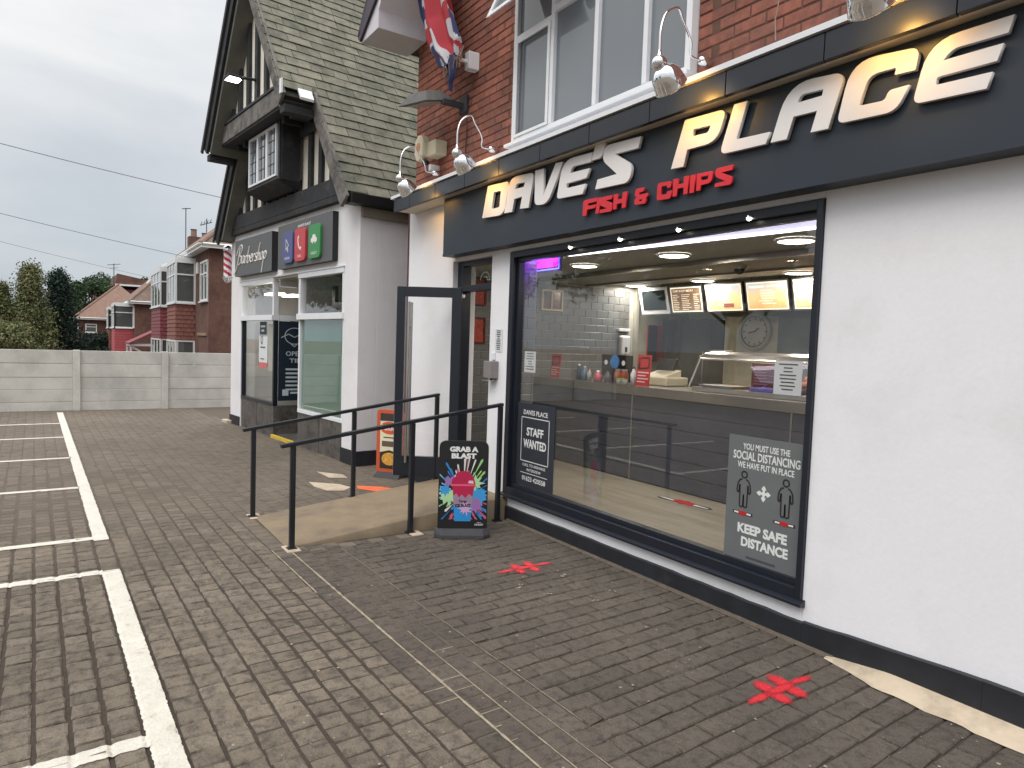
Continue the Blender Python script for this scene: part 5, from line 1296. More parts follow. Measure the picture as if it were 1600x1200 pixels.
# small print below the border, measured on the glass: call line, number
ln = MB(); Z0 = 0.0
stroke(ln, [(-0.205, 0.57), (0.205, 0.57), (0.205, 0.96), (-0.205, 0.96), (-0.205, 0.57)], 0.007, (-4.80, Q, 0.0), X_, Z_, 0.0003)
stroke(ln, [(-0.2, 0.463), (0.2, 0.463)], 0.005, (-4.80, Q, 0.0), X_, Z_, 0.0003)
build('border_line', ln, m_pw, t)
text('lettering', 'CALL TO ARRANGE', (-4.80, Q, 0.525), X_, Z_, 0.34, 0.024, m_pw, t, 0.001, 0.0, 'C')
text('lettering', 'INTERVIEW', (-4.80, Q, 0.483), X_, Z_, 0.21, 0.024, m_pw, t, 0.001, 0.0, 'C')
text('lettering', '01623 420558', (-4.80, Q, 0.395), X_, Z_, 0.35, 0.042, m_pw, t, 0.001, 0.012, 'C')

t = thing('social_distancing_poster', 'grey window poster asking customers to keep safe distance, with two outlined figures', 'poster', (-2.46, YG, 0.33))
build('sheet', MB().box(-2.735, -2.215, YG - 0.0035, YG + 0.001, 0.335, 1.095), m_poster2, t)
text('lettering', 'YOU MUST USE THE', (-2.47, Q, 1.015), X_, Z_, 0.32, 0.038, m_pw, t, 0.001, 0.018, 'C')
text('lettering', 'SOCIAL DISTANCING', (-2.47, Q, 0.952), X_, Z_, 0.455, 0.052, m_pw, t, 0.001, 0.02, 'C')
text('lettering', 'WE HAVE PUT IN PLACE', (-2.47, Q, 0.902), X_, Z_, 0.385, 0.038, m_pw, t, 0.001, 0.018, 'C')
text('lettering', 'KEEP SAFE', (-2.47, Q, 0.505), X_, Z_, 0.34, 0.06, m_pw, t, 0.001, 0.045, 'C')
text('lettering', 'DISTANCE', (-2.45, Q, 0.425), X_, Z_, 0.32, 0.06, m_pw, t, 0.001, 0.045, 'C')
bl = MB(); rect(bl, 0, 0.2, 0, 0.012, (-2.57, Q, 0.36), X_, Z_); build('footer_print', bl, mat('dim_print', srgb(70, 72, 76), 0.6), t)
m_fig = mat('dark_outline_print', srgb(46, 38, 42), 0.5, bump=0)
def figure(cx, z0, H):
    mb = MB(); k = H / 0.24; wv = 0.0095 * k
    hd_ = [(0.021 * math.cos(a), 0.215 + 0.021 * math.sin(a)) for a in np.linspace(0, 6.283, 15)]
    body = [[(-0.014, 0.184), (-0.03, 0.180), (-0.046, 0.155), (-0.052, 0.11), (-0.046, 0.095), (-0.036, 0.10), (-0.032, 0.145)],
            [(0.014, 0.184), (0.03, 0.180), (0.046, 0.155), (0.052, 0.11), (0.046, 0.095), (0.036, 0.10), (0.032, 0.145)],
            [(-0.030, 0.148), (-0.028, 0.01), (-0.02, 0.003), (-0.008, 0.003), (-0.002, 0.012), (0, 0.085), (0.002, 0.012), (0.008, 0.003), (0.02, 0.003), (0.028, 0.01), (0.030, 0.148)]]
    for pth in [hd_] + body: stroke(mb, [(a * k, b * k) for a, b in pth], wv, (cx, Q, z0), X_, Z_, 0.0003)
    build('figure_outline', mb, m_fig, t)
    w_ = MB(); w_.cm = 0
    a = MB(); poly_sheet(a, [(-0.07, 0.004), (-0.07, -0.014), (0.07, -0.014), (0.07, 0.004)], (cx, Q, z0 - 0.03), X_, Z_, 0.0003); build('floor_mark', a, m_fig, t)
    a = MB(); poly_sheet(a, [(-0.06, 0.0), (-0.06, -0.010), (0.06, -0.010), (0.06, 0.0)], (cx, Q, z0 - 0.03), X_, Z_, 0.0009); build('floor_mark_white', a, m_pw, t)
    a = MB(); poly_sheet(a, [(-0.03, 0.008), (-0.015, 0.003), (0, 0.01), (0.015, 0.003), (0.03, 0.008), (0.028, -0.018), (0.012, -0.014), (0, -0.02), (-0.012, -0.014), (-0.028, -0.018)], (cx, Q, z0 - 0.03), X_, Z_, 0.0015); build('floor_mark_red', a, m_redpl, t)
figure(-2.61, 0.66, 0.225); figure(-2.325, 0.66, 0.225)
a = MB(); c_ = (-2.47, Q, 0.77); k = 0.034
for q in range(4):
    th = q * math.pi / 2; cs, sn = math.cos(th), math.sin(th)
    pts = [(-0.008, 0.0), (0.008, 0.0), (0.008, k * 0.7), (0.016, k * 0.62), (0.013, k * 1.0), (0, k * 1.45), (-0.013, k * 1.0), (-0.016, k * 0.62), (-0.008, k * 0.7)]
    poly_sheet(a, [(x * cs - y * sn, x * sn + y * cs) for x, y in pts], c_, X_, Z_, 0.0003 + 0.0002 * q)
build('arrow_cross', a, m_pw, t)

# neon sign
t = thing('neon_sign', 'small glowing pink and blue LED sign hanging in the top left corner of the window', 'neon sign', (-5.06, 0.3, 2.28))
nx0, nx1, nz0, nz1 = -5.235, -4.885, 2.295, 2.425
build('housing', MB().box(nx0 - 0.02, nx1 + 0.02, 0.305, 0.32, nz0 - 0.02, nz1 + 0.02), m_black, t)
build('pink_panel', MB().box(nx0 + 0.02, nx1 - 0.02, 0.295, 0.304, nz0 + 0.02, nz1 - 0.02), mat('pink_glow', (1, 0.05, 0.5, 1), 0.5, bump=0, emit=(1.0, 0.0, 0.30, 1), estr=1.0, var=0.1, scale=40), t)
tb = MB(); tb.tube([(nx0, 0.298, nz0), (nx1, 0.298, nz0), (nx1, 0.298, nz1), (nx0, 0.298, nz1), (nx0, 0.298, nz0)], 0.006, 6); build('blue_tube', tb, mat('blue_glow', (0.2, 0.2, 1, 1), 0.5, bump=0, emit=(0.12, 0.13, 1.0, 1), estr=3.0), t)
hg = MB(); hg.tube([(nx0 + .05, 0.31, nz1), (nx0 + .05, 0.31, 2.468)], 0.003, 5); hg.tube([(nx1 - .05, 0.31, nz1), (nx1 - .05, 0.31, 2.468)], 0.003, 5); build('hanger', hg, m_black, t)
ld = bpy.data.lights.new('neon_light', 'POINT'); ld.energy = 2.2; ld.color = (0.28, 0.12, 1.0); ld.shadow_soft_size = 0.12
lo = bpy.data.objects.new('neon_light', ld); COL.objects.link(lo); lo.parent = t; lo.location = (0.0, -0.06, 0.07)
# ================================================================ BARBER SHOP BUILDING (half timbered gable, slate roof)
def BF(u, o, z): return (BO[0] + u * BU[0] + o * BN[0], BO[1] + u * BU[1] + o * BN[1], z)
BR_ = (-BU[0], -BU[1], 0)     # reading direction on the front
bar_b = thing('barber_shop', 'white fronted barber shop with black half timbered gable and steep mossy slate roof', 'shop building', BF(2.1, -1, 0))
UC = 2.12; TN = 1.45; UE = -0.47
def zr(u): return 3.40 + (min(u, 2 * UC - u) - UE) * TN      # roof surface height
DEP = -6.0
w = MB(BF)
w.box(-0.42, 0.0, -0.25, 0, -0.05, 3.44); w.box(4.1, 4.66, -0.25, 0, -0.05, 3.44); w.box(0, 4.1, -0.25, 0, 2.53, 3.44)
w.box(-0.42, -0.20, DEP, -0.25, -0.05, 3.30); w.box(4.44, 4.66, DEP, -0.25, -0.05, 3.30)
m_rend2 = mat('grey_white_render', srgb(230, 229, 232), 0.8, var=0.03, scale=2, bump=0.3, bscale=45, bdist=0.004, col2=srgb(212, 210, 210), c2scale=1.2, c2lo=0.45, c2hi=0.85)
build('front_wall', w, m_rend2, bar_b, bevel=0.005)
p = MB(BF); p.box(-0.435, 0.005, -0.25, 0.014, -0.05, 0.19); p.box(-0.435, -0.42, DEP, -0.25, -0.05, 0.19); build('plinth', p, m_plinth, bar_b)
build('plinth', MB(BF).box(4.12, 4.675, -0.1, 0.014, -0.05, 0.16), m_plinth, bar_b)
build('doorstop_stone', MB(BF).box(4.55, 4.85, 0.0, 0.10, -0.02, 0.05), m_pale, bar_b, bevel=0.01)
w = MB(BF); w.box(-0.20, 4.44, DEP, -4.0, 0, 3.0); build('back_rooms', w, m_timber, bar_b)
w = MB(BF); w.box(-0.18, 4.44, -4.0, -0.27, 2.62, 2.68); build('shop_ceiling', w, m_ceil, bar_b)
# stall risers of single mottled panels
m_riser = mat('mottled_slab', srgb(92, 88, 84), 0.5, var=0.35, scale=16, bump=0.1, col2=srgb(66, 62, 60), c2scale=5)
for (a, b, z1) in ((0.0, 0.75, 0.50), (0.76, 1.52, 0.50), (2.52, 3.3, 0.52), (3.31, 4.1, 0.52)):
    build('riser_panel', MB(BF).box(a + 0.003, b - 0.003, -0.06, -0.015, -0.05, z1), m_riser, bar_b, bevel=0.002)
for (u, s_) in ((1.52, -1), (2.52, 1)):
    build('riser_panel', MB(BF).box(u - 0.04 * (s_ < 0), u + 0.04 * (s_ > 0), -1.0, -0.062, -0.05, 0.5), m_riser, bar_b)
build('recess_floor', MB(BF).box(1.48, 2.56, -1.0, -0.01, -0.02, 0.04), m_riser, bar_b)
build('step_edge', MB(BF).box(1.53, 2.51, -0.012, 0.03, -0.02, 0.05), mat('yellow_step_paint', srgb(206, 174, 62), 0.6, var=0.2, scale=20), bar_b, bevel=0.003)
# shop windows
def shopwin(u0, u1, backing, name_lab, panes=True):
    f = MB(BF)
    f.box(u0, u0 + 0.05, -0.08, -0.01, 0.5, 1.86); f.box(u1 - 0.05, u1, -0.08, -0.01, 0.5, 1.86); f.box(u0, u1, -0.08, -0.005, 0.5, 0.55)
    d = build('shop_window', f, m_navy if u0 > 2 else m_white, bar_b, bevel=0.003); d['label'] = name_lab
    g = MB(BF); g.box(u0, u1, -0.10, 0.03, 1.86, 1.945); g.box(u0, u0 + 0.06, -0.08, 0.0, 1.945, 2.46); g.box(u1 - 0.07, u1, -0.08, 0.0, 1.945, 2.46); g.box(u0, u1, -0.08, 0.01, 2.46, 2.53)
    build('white_frame', g, m_white, d, bevel=0.004)
    build('pane', MB(BF).box(u0 + 0.05, u1 - 0.05, -0.05, -0.044, 0.55, 1.86), m_glassB, d)
    build('pane', MB(BF).box(u0 + 0.06, u1 - 0.07, -0.05, -0.044, 1.945, 2.46), m_glassB, d)
    if backing: build('window_film', MB(BF).box(u0 + 0.05, u1 - 0.05, -0.060, -0.054, 0.55, 1.86), backing, d)
    return d
sill = MB(BF)
wr_ = shopwin(0.0, 1.52, mat('green_window_film', srgb(96, 142, 124), 0.5, var=0.05, scale=2, bump=0), 'right shop window with a green film behind the glass')
wl_ = shopwin(2.52, 4.1, None, 'left shop window with paper posters')
hb = MB(BF); hb.box(-0.02, 4.14, -0.1, 0.02, 2.532, 2.56); build('window_head', hb, m_white, bar_b, bevel=0.004)
build('interior_board', MB(BF).box(2.6, 4.05, -0.9, -0.86, 0.5, 1.9), mat('dim_interior', srgb(70, 80, 76), 0.8, var=0.2, scale=3), bar_b)
build('window_bed', MB(BF).box(2.56, 4.1, -0.86, -0.07, 0.45, 0.50), m_soffit, bar_b)
# returns and door of the recess
for a_ in ((2.52, 2.56, 1.86, 1.945), (2.52, 2.56, 2.40, 2.53), (1.48, 1.52, 1.86, 1.945), (1.48, 1.52, 2.40, 2.53)):
    build('recess_rail', MB(BF).box(a_[0], a_[1], -0.98, -0.105, a_[2], a_[3]), m_white, bar_b, bevel=0.003)
build('recess_ceiling', MB(BF).box(1.52, 2.52, -1.0, -0.02, 2.5, 2.528), m_ceil, bar_b)
build('return_glass', MB(BF).box(2.53, 2.536, -0.98, -0.09, 1.945, 2.40), m_glassB, bar_b)
build('return_board', MB(BF).box(1.49, 1.50, -0.98, -0.09, 0.5, 1.86), MATS['green_window_film'], bar_b)
for o_, u_ in ((-0.28, 3.0), (-0.62, 3.1)):
    build('light_panel', MB(BF).box(u_, u_ + 0.5, o_ - 0.09, o_ + 0.09, 2.30, 2.33), m_lamp, bar_b)
dr = MB(BF); dr.box(1.52, 1.62, -1.04, -0.98, 0.04, 2.5); dr.box(2.42, 2.52, -1.04, -0.98, 0.04, 2.5); dr.box(1.62, 2.42, -1.04, -0.98, 0.04, 0.3); dr.box(1.62, 2.42, -1.04, -0.98, 2.1, 2.2)
dd_ = build('door', dr, m_navy, bar_b); build('pane', MB(BF).box(1.62, 2.42, -1.015, -1.01, 0.3, 2.1), m_glassB, dd_)
# navy opening times board on the left return
m_navyb = mat('navy_vinyl', srgb(34, 44, 58), 0.4, var=0.05)
ot = thing('opening_times_board', 'navy window panel with opening times lettering in the barber shop doorway', 'opening times sign', BF(2.51, -0.5, 0.55))
build('panel', MB(BF).box(2.505, 2.515, -0.96, -0.085, 0.58, 1.85), m_navyb, ot)
RB = Vector(BF(0, -1, 0)) - Vector(BF(0, 0, 0)); 
ob = lambda o_, z: BF(2.5035, o_, z)
text('lettering', 'OPENING', ob(-0.20, 1.30), RB, Z_, 0.50, 0.075, m_chalk, ot, 0.001, 0.015)
text('lettering', 'TIMES', ob(-0.26, 1.19), RB, Z_, 0.34, 0.07, m_chalk, ot, 0.001, 0.015)
bl = MB(); r = random.Random(2)
for k in range(6): rect(bl, 0, 0.22 + r.uniform(-.03, .03), 0, 0.03, ob(-0.20, 1.07 - k * 0.065), RB, Z_); rect(bl, 0.3, 0.5, 0, 0.03, ob(-0.20, 1.07 - k * 0.065), RB, Z_)
rect(bl, 0.0, 0.10, 0, 0.10, ob(-0.15, 0.66), RB, Z_); rect(bl, 0.13, 0.4, 0.03, 0.06, ob(-0.15, 0.66), RB, Z_)
build('print_lines', bl, m_chalk, ot)
em = MB(); stroke(em, [(0.16 * math.cos(a), 0.13 * math.sin(a)) for a in np.linspace(0.6, 5.6, 20)], 0.012, ob(-0.34, 1.62), RB, Z_, 0.001); stroke(em, [(-0.22, -0.03), (-0.1, 0.03), (0.0, -0.02), (0.12, 0.05), (0.2, -0.02)], 0.014, ob(-0.34, 1.62), RB, Z_, 0.001); stroke(em, [(-0.06, -0.13), (0.0, -0.17), (0.05, -0.12)], 0.012, ob(-0.34, 1.62), RB, Z_, 0.001)
build('emblem', em, m_chalk, ot)
# posters on the left glass
t = thing('window_poster', 'white poster with a black ribbon shape and red foot in the left barber window', 'poster', BF(3.08, -0.04, 1.1))
build('paper', MB(BF).box(2.89, 3.29, -0.043, -0.040, 1.17, 1.60), m_paper, t); build('red_foot', MB(BF).box(2.89, 3.29, -0.0395, -0.038, 1.08, 1.17), mat('faded_red_paper', srgb(200, 110, 108), 0.6), t)
a = MB(); stroke(a, [(0.12, 0.30), (0.10, 0.40), (0.16, 0.44), (0.19, 0.38), (0.16, 0.30), (0.12, 0.34)], 0.014, BF(3.29, -0.038, 1.17), BR_, Z_); rect(a, 0.08, 0.3, 0.24, 0.26, BF(3.29, -0.038, 1.17), BR_, Z_); rect(a, 0.08, 0.26, 0.05, 0.065, BF(3.29, -0.038, 1.17), BR_, Z_); build('ribbon_print', a, m_ink, t)
t = thing('window_poster', 'narrow pale poster at the right edge of the left barber window', 'poster', BF(2.72, -0.04, 1.1))
build('paper', MB(BF).box(2.60, 2.86, -0.043, -0.040, 1.05, 1.80), mat('grey_paper', srgb(168, 166, 158), 0.7, var=0.1, scale=8), t)
t = thing('window_poster', 'small dark poster above the ribbon poster in the left barber window', 'poster', BF(3.1, -0.04, 1.65))
build('paper', MB(BF).box(2.95, 3.25, -0.043, -0.040, 1.63, 1.84), m_poster, t)
a = MB(); rect(a, 0.04, 0.26, 0.12, 0.15, BF(3.25, -0.038, 1.63), BR_, Z_); rect(a, 0.08, 0.2, 0.05, 0.08, BF(3.25, -0.038, 1.63), BR_, Z_); build('print_lines', a, m_chalk, t)

# ---- gable walls
def clipu(z): return (UE + (z - 3.40) / TN)     # roof u at height z (right side)
g = MB(BF); zt = zr(UC) - 0.12
g.add([(-0.40, -0.02, 3.44), (4.64, -0.02, 3.44), (4.64, -0.02, 3.46), (UC, -0.02, zt), (-0.40, -0.02, 3.46)], [(0, 1, 2, 3, 4)])
build('gable_infill', g, m_infill, bar_b)
def timber_v(u, wd, o0, o1, z0, cut=0.12, z1=None):
    a, b = u - wd / 2, u + wd / 2
    za, zb = zr(a) - cut, zr(b) - cut
    if z1 is not None: za, zb = min(za, z1), min(zb, z1)
    if min(za, zb) < z0 + 0.05: return
    t_ = MB(BF); j = random.uniform(-0.008, 0.008)
    t_.hexa([(a + j, o0, z0), (b + j, o0, z0), (b + j, o1, z0), (a + j, o1, z0), (a, o0, za), (b, o0, zb), (b, o1, zb), (a, o1, za)])
    build('timber', t_, m_timber, bar_b, bevel=0.004)
for u in (0.06, 0.40, 0.76, 1.12, 3.02, 3.42, 3.80, 4.18): timber_v(u, 0.11, -0.02, 0.03, 3.66)
for u in (1.55, 1.85, 2.15, 2.45, 2.75): timber_v(u, 0.13, -0.02, 0.03, 3.66, z1=3.87)
tb = MB(BF); tb.box(-0.24, 4.48, -0.06, 0.08, 3.445, 3.68); tb.box(-0.43, 4.67, -0.06, 0.08, 3.36, 3.444); build('bressummer_beam', tb, m_timber, bar_b, bevel=0.008)
# upper jettied gable
ZJ = 4.74
uJ = 0.62
g = MB(BF); g.add([(uJ, 0.40, ZJ), (2 * UC - uJ, 0.40, ZJ), (2 * UC - uJ, 0.40, ZJ + 0.02), (UC, 0.40, zt), (uJ, 0.40, ZJ + 0.02)], [(0, 1, 2, 3, 4)]); build('upper_infill', g, m_infill, bar_b)
for u in (1.0, 1.36, 1.74, 2.12, 2.5, 2.88, 3.24): timber_v(u, 0.115, 0.40, 0.45, ZJ + 0.2)
g = MB(BF); g.box(uJ + 0.07, 2 * UC - uJ - 0.07, 0.36, 0.52, ZJ - 0.06, ZJ + 0.20); build('jetty_beam', g, m_timberg, bar_b, bevel=0.01)
g = MB(BF); g.box(uJ + 0.12, 2 * UC - uJ - 0.12, 0.34, 0.535, ZJ + 0.201, ZJ + 0.24); build('beam_cap', g, m_timber, bar_b, bevel=0.004)
g = MB(BF); g.box(uJ - 0.06, 2 * UC - uJ + 0.06, -0.02, 0.50, ZJ - 0.09, ZJ - 0.061); g.box(uJ + 0.0, uJ + 0.06, -0.02, 0.42, ZJ - 0.06, ZJ + 0.08); g.box(uJ + 0.1, 2 * UC - uJ - 0.1, 0.031, 0.06, ZJ - 0.30, ZJ - 0.041)
build('jetty_soffit', g, m_timber, bar_b)
# floor joist ends / dark brackets
for u in (1.0, 1.3, 2.95, 3.25): build('bracket', MB(BF).box(u - 0.05, u + 0.05, 0.031, 0.35, ZJ - 0.18, ZJ - 0.041), m_timber, bar_b, bevel=0.006)
# oriel window
o_ = MB(BF); o_.box(1.46, 2.80, 0.031, 0.33, 3.83, 3.89); o_.box(1.46, 2.80, 0.031, 0.33, 4.62, 4.70); o_.box(1.46, 1.52, 0.031, 0.33, 3.89, 4.62); o_.box(2.74, 2.80, 0.031, 0.33, 3.89, 4.62)
ori = build('oriel_window', o_, m_timber, bar_b, bevel=0.005)
f = MB(BF)
us_ = (1.56, 1.95, 2.34, 2.73)
for a, b in zip(us_[:-1], us_[1:]):
    f.box(a, a + 0.035, 0.30, 0.345, 3.89, 4.62); f.box(b - 0.035, b, 0.30, 0.345, 3.89, 4.62); f.box(a + .035, b - .035, 0.30, 0.345, 3.89, 3.92); f.box(a + .035, b - .035, 0.30, 0.345, 4.58, 4.62)
build('frame', f, m_white, ori, bevel=0.003)
for a, b in zip(us_[:-1], us_[1:]): build('pane', MB(BF).box(a + 0.035, b - 0.035, 0.318, 0.322, 3.92, 4.58), m_glassU, ori)
f = MB(BF)
for a, b in zip(us_[:-1], us_[1:]):
    for k in (1, 2): x = a + (b - a) * k / 3; f.box(x - 0.004, x + 0.004, 0.323, 0.328, 3.92, 4.58)
    for k in (1, 2, 3): z = 3.92 + 0.66 * k / 4; f.box(a + 0.035, b - 0.035, 0.323, 0.328, z - 0.004, z + 0.004)
build('leading', f, m_rubber, ori)
build('oriel_base', MB(BF).hexa([(1.50, 0.031, 3.72), (2.76, 0.031, 3.72), (2.76, 0.10, 3.72), (1.50, 0.10, 3.72), (1.44, 0.031, 3.828), (2.82, 0.031, 3.828), (2.82, 0.36, 3.828), (1.44, 0.36, 3.828)]), m_timber, ori, bevel=0.004)
build('oriel_side', MB(BF).box(1.435, 1.458, 0.031, 0.30, 3.83, 4.70), m_timber, ori)

# ---- bargeboards, verge soffits, eaves
L_ = math.hypot(1, TN); nx, nz = -TN / L_, 1 / L_       # outward normal of right slope in (u,z), pointing to -u, up
def barge(name, u0, u1, o0, o1, right, wd=0.20, top=0.03, m=m_timberg):
    P = []
    for u in (u0, u1):
        z = 3.40 + (u - UE) * TN
        P += [(u, z)]
    # polygon in (u,z): shifted along normal
    q = [(P[0][0] + nx * top, P[0][1] + nz * top), (P[1][0] + nx * top, P[1][1] + nz * top), (P[1][0] - nx * (wd - top), P[1][1] - nz * (wd - top)), (P[0][0] - nx * (wd - top), P[0][1] - nz * (wd - top))]
    if not right: q = [(2 * UC - a, b) for a, b in q]
    mb = MB(BF); n = 4
    V = [(a, o0, b) for a, b in q] + [(a, o1, b) for a, b in q]
    mb.add(V, [(0, 1, 2, 3), (7, 6, 5, 4), (0, 4, 5, 1), (1, 5, 6, 2), (2, 6, 7, 3), (3, 7, 4, 0)])
    return build(name, mb, m, bar_b, bevel=0.004)
UT = UC - 0.05
US = 0.40          # where the upper part starts
barge('bargeboard', UE - 0.07, US + 0.12, 0.22, 0.26, True); barge('bargeboard', US - 0.02, UT + 0.15, 0.66, 0.70, True)
barge('bargeboard', UE - 0.07, US + 0.12, 0.22, 0.26, False, m=m_timber); barge('bargeboard', US - 0.02, UT + 0.15, 0.66, 0.70, False, m=m_timber)
barge('barge_edging', US - 0.06, UT + 0.15, 0.70, 0.735, False, wd=0.07, top=0.05, m=m_rubber); barge('barge_edging', UE - 0.1, US + 0.1, 0.26, 0.29, False, wd=0.06, top=0.05, m=m_rubber)
for right in (True, False):
    barge('verge_soffit', US, UT + 0.1, 0.03, 0.655, right, wd=0.14, top=-0.10, m=m_soffit); barge('verge_soffit', UE, US, -0.02, 0.215, right, wd=0.14, top=-0.10, m=m_soffit)
# end blocks below the upper barge feet
for right in (True, False):
    u = US + 0.09; u = u if right else 2 * UC - u
    build('barge_foot', MB(BF).box(u - 0.06, u + 0.09, 0.27, 0.655, zr(US) - 0.22, zr(US) - 0.12), m_timber, bar_b, bevel=0.005)
build('lead_flashing', MB(BF).hexa([(US - 0.05, 0.30, zr(US) - 0.05), (US + 0.04, 0.30, zr(US) + 0.08), (US + 0.04, 0.48, zr(US) + 0.08), (US - 0.05, 0.48, zr(US) - 0.05), (US - 0.06, 0.30, zr(US) - 0.02), (US + 0.03, 0.30, zr(US) + 0.11), (US + 0.03, 0.48, zr(US) + 0.11), (US - 0.06, 0.48, zr(US) - 0.02)]), m_white, bar_b)
build('lead_flashing', MB(BF).box(US - 0.04, US + 0.03, 0.70, 0.72, zr(US) - 0.02, zr(US) + 0.16), m_white, bar_b)
ea = MB(BF); ea.box(UE - 0.10, UE - 0.02, DEP, 0.20, 3.24, 3.37); ea.box(UE - 0.02, -0.42, DEP, 0.20, 3.24, 3.26); build('eaves_gutter', ea, m_black, bar_b, bevel=0.01)
ea = MB(BF); ea.box(UE - 0.0, -0.421, DEP, -0.01, 3.12, 3.235); build('eaves_board', ea, mat('tan_eaves_board', srgb(136, 128, 116), 0.7, var=0.1), bar_b)
# roof decks
def deck(right, o0, o1, u0, u1, m, off):
    q = [(u0 + nx * -off, 3.40 + (u0 - UE) * TN - nz * off), (u1 + nx * -off, 3.40 + (u1 - UE) * TN - nz * off), (u1 + nx * -(off + 0.05), 3.40 + (u1 - UE) * TN - nz * (off + 0.05)), (u0 + nx * -(off + 0.05), 3.40 + (u0 - UE) * TN - nz * (off + 0.05))]
    if not right: q = [(2 * UC - a, b) for a, b in q]
    mb = MB(BF); mb.add([(a, o0, b) for a, b in q] + [(a, o1, b) for a, b in q], [(0, 1, 2, 3), (7, 6, 5, 4), (0, 4, 5, 1), (1, 5, 6, 2), (2, 6, 7, 3), (3, 7, 4, 0)])
    return build('roof_deck', mb, m, bar_b)
for rgt, mm in ((True, m_underlay), (False, m_slate)):
    deck(rgt, DEP, 0.25, UE - 0.06, US, mm, 0.03); deck(rgt, DEP, 0.68, US, UC, mm, 0.03)
build('ridge', MB(BF).tube([(UC, DEP, zr(UC)), (UC, 0.72, zr(UC))], 0.09, 8), m_slate, bar_b)
# slates
EXPO = 0.165; SLW = 0.33
dv = Vector((1, TN)).normalized()
def slate_mesh(wd, seed):
    r = random.Random(seed); hl = EXPO + 0.035; th = 0.011
    # local: x across (away from front), y up the slope, z outward
    c = r.uniform(0, 0.02)
    P = [(-wd / 2, -c * 0.3, 0.004), (wd / 2, -c * 0.6 + 0.004, 0.004), (wd / 2 + r.uniform(-.003, 0), hl, -0.006), (-wd / 2, hl, -0.006),
         (-wd / 2 + 0.001, -c * 0.3, 0.004 + th), (wd / 2 - 0.002, -c * 0.6 + 0.004, 0.004 + th + r.uniform(-.003, .003)), (wd / 2, hl, 0.0), (-wd / 2, hl, 0.0)]
    me = bpy.data.meshes.new('slate'); me.from_pydata(P, [], [(4, 5, 6, 7), (0, 1, 5, 4), (1, 2, 6, 5), (3, 0, 4, 7)]); me.materials.append(m_slate); me.update(); return me
SM = [slate_mesh(SLW - 0.006, i) for i in range(6)]; SMn = [slate_mesh(SLW * 0.62, 20 + i) for i in range(4)]; SMw = [slate_mesh(SLW * 1.34, 40 + i) for i in range(4)]
SLt = []
s_len = (UC - UE) * L_; k = 0
row = -0.02
while row < s_len - 0.05:
    u = UE + row / L_
    of = 0.27 if u < US else 0.72
    o = of
    first = True
    while o > DEP + 0.2:
        ty = random.choices((0, 1, 2), (0.7, 0.17, 0.13))[0]
        wd = (SLW, SLW * 0.62 + 0.006, SLW * 1.34 + 0.006)[ty]
        if first: wd0 = wd * (0.5 if k % 2 else 1.0); first = False; ty = 1 if k % 2 else 0; wd = (SLW, SLW * 0.62 + 0.006)[ty]
        SLt.append((u, o - wd / 2, 3.40 + (u - UE) * TN, ty)); o -= wd
    row += EXPO; k += 1
ex = Vector((-BN[0], -BN[1], 0)); ey = Vector((BU[0] / L_, BU[1] / L_, TN / L_)); ez = ex.cross(ey)
if ez.z < 0: ez = -ez; ex = -ex
RMX = Matrix([[ex.x, ey.x, ez.x], [ex.y, ey.y, ez.y], [ex.z, ey.z, ez.z]])
EU = RMX.to_euler()
def slk(s):
    p_ = BF(s[0], s[1], s[2]); d = see(p_)
    # hidden behind the neighbour's brick wall
    v = Vector(p_) - CAM; tt = -CAM.y / v.y if v.y > 0 else 0
    if v.y > 0 and 0 < tt < 1 and (CAM.x + v.x * tt) > -7.4: d += 500
    return d
SLt.sort(key=slk)
ss = MB()
for i, (u, o, z, ty) in enumerate(SLt):
    me = random.choice((SM, SMn, SMw)[ty]); p_ = Vector(BF(u, o, z)) + ez * random.uniform(-0.001, 0.004)
    if i < 300:
        ob_ = inst('slate', me, bar_b, p_, EU); ob_.rotation_euler.rotate_axis('Z', random.gauss(0, 0.012))
    else: ss.add([tuple(p_ + RMX @ v.co) for v in me.vertices], [tuple(q.vertices) for q in me.polygons])
sf = build('slate_field', ss, m_slate, bar_b); tag(sf, kind='stuff')

# ---- signs on the barber front
m_sg = mat('barber_sign_grey', srgb(92, 94, 96), 0.45, var=0.05, bump=0.03)
s1 = thing('barbershop_sign', 'grey box sign with white handwritten Barbershop lettering', 'shop sign', BF(3.2, 0, 2.63))
def signbox(t, u0, u1, z0, z1, d):
    build('sign_face', MB(BF).box(u0, u1, d - 0.006, d, z0, z1), m_sg, t)
    build('sign_case', MB(BF).box(u0 + 0.001, u1 - 0.001, 0.001, d - 0.006, z0 + 0.001, z1 - 0.001), m_black, t)
signbox(s1, 2.36, 4.14, 2.62, 3.23, 0.10)
def catmull(P, n=6):
    P = [P[0]] + list(P) + [P[-1]]; out = []
    for i in range(1, len(P) - 2):
        for k in range(n):
            t = k / n; a, b, c, d = (Vector(P[i - 1]), Vector(P[i]), Vector(P[i + 1]), Vector(P[i + 2]))
            out.append(0.5 * ((2 * b) + (c - a) * t + (2 * a - 5 * b + 4 * c - d) * t * t + (3 * b - a - 3 * c + d) * t ** 3))
    out.append(Vector(P[-1])); return out
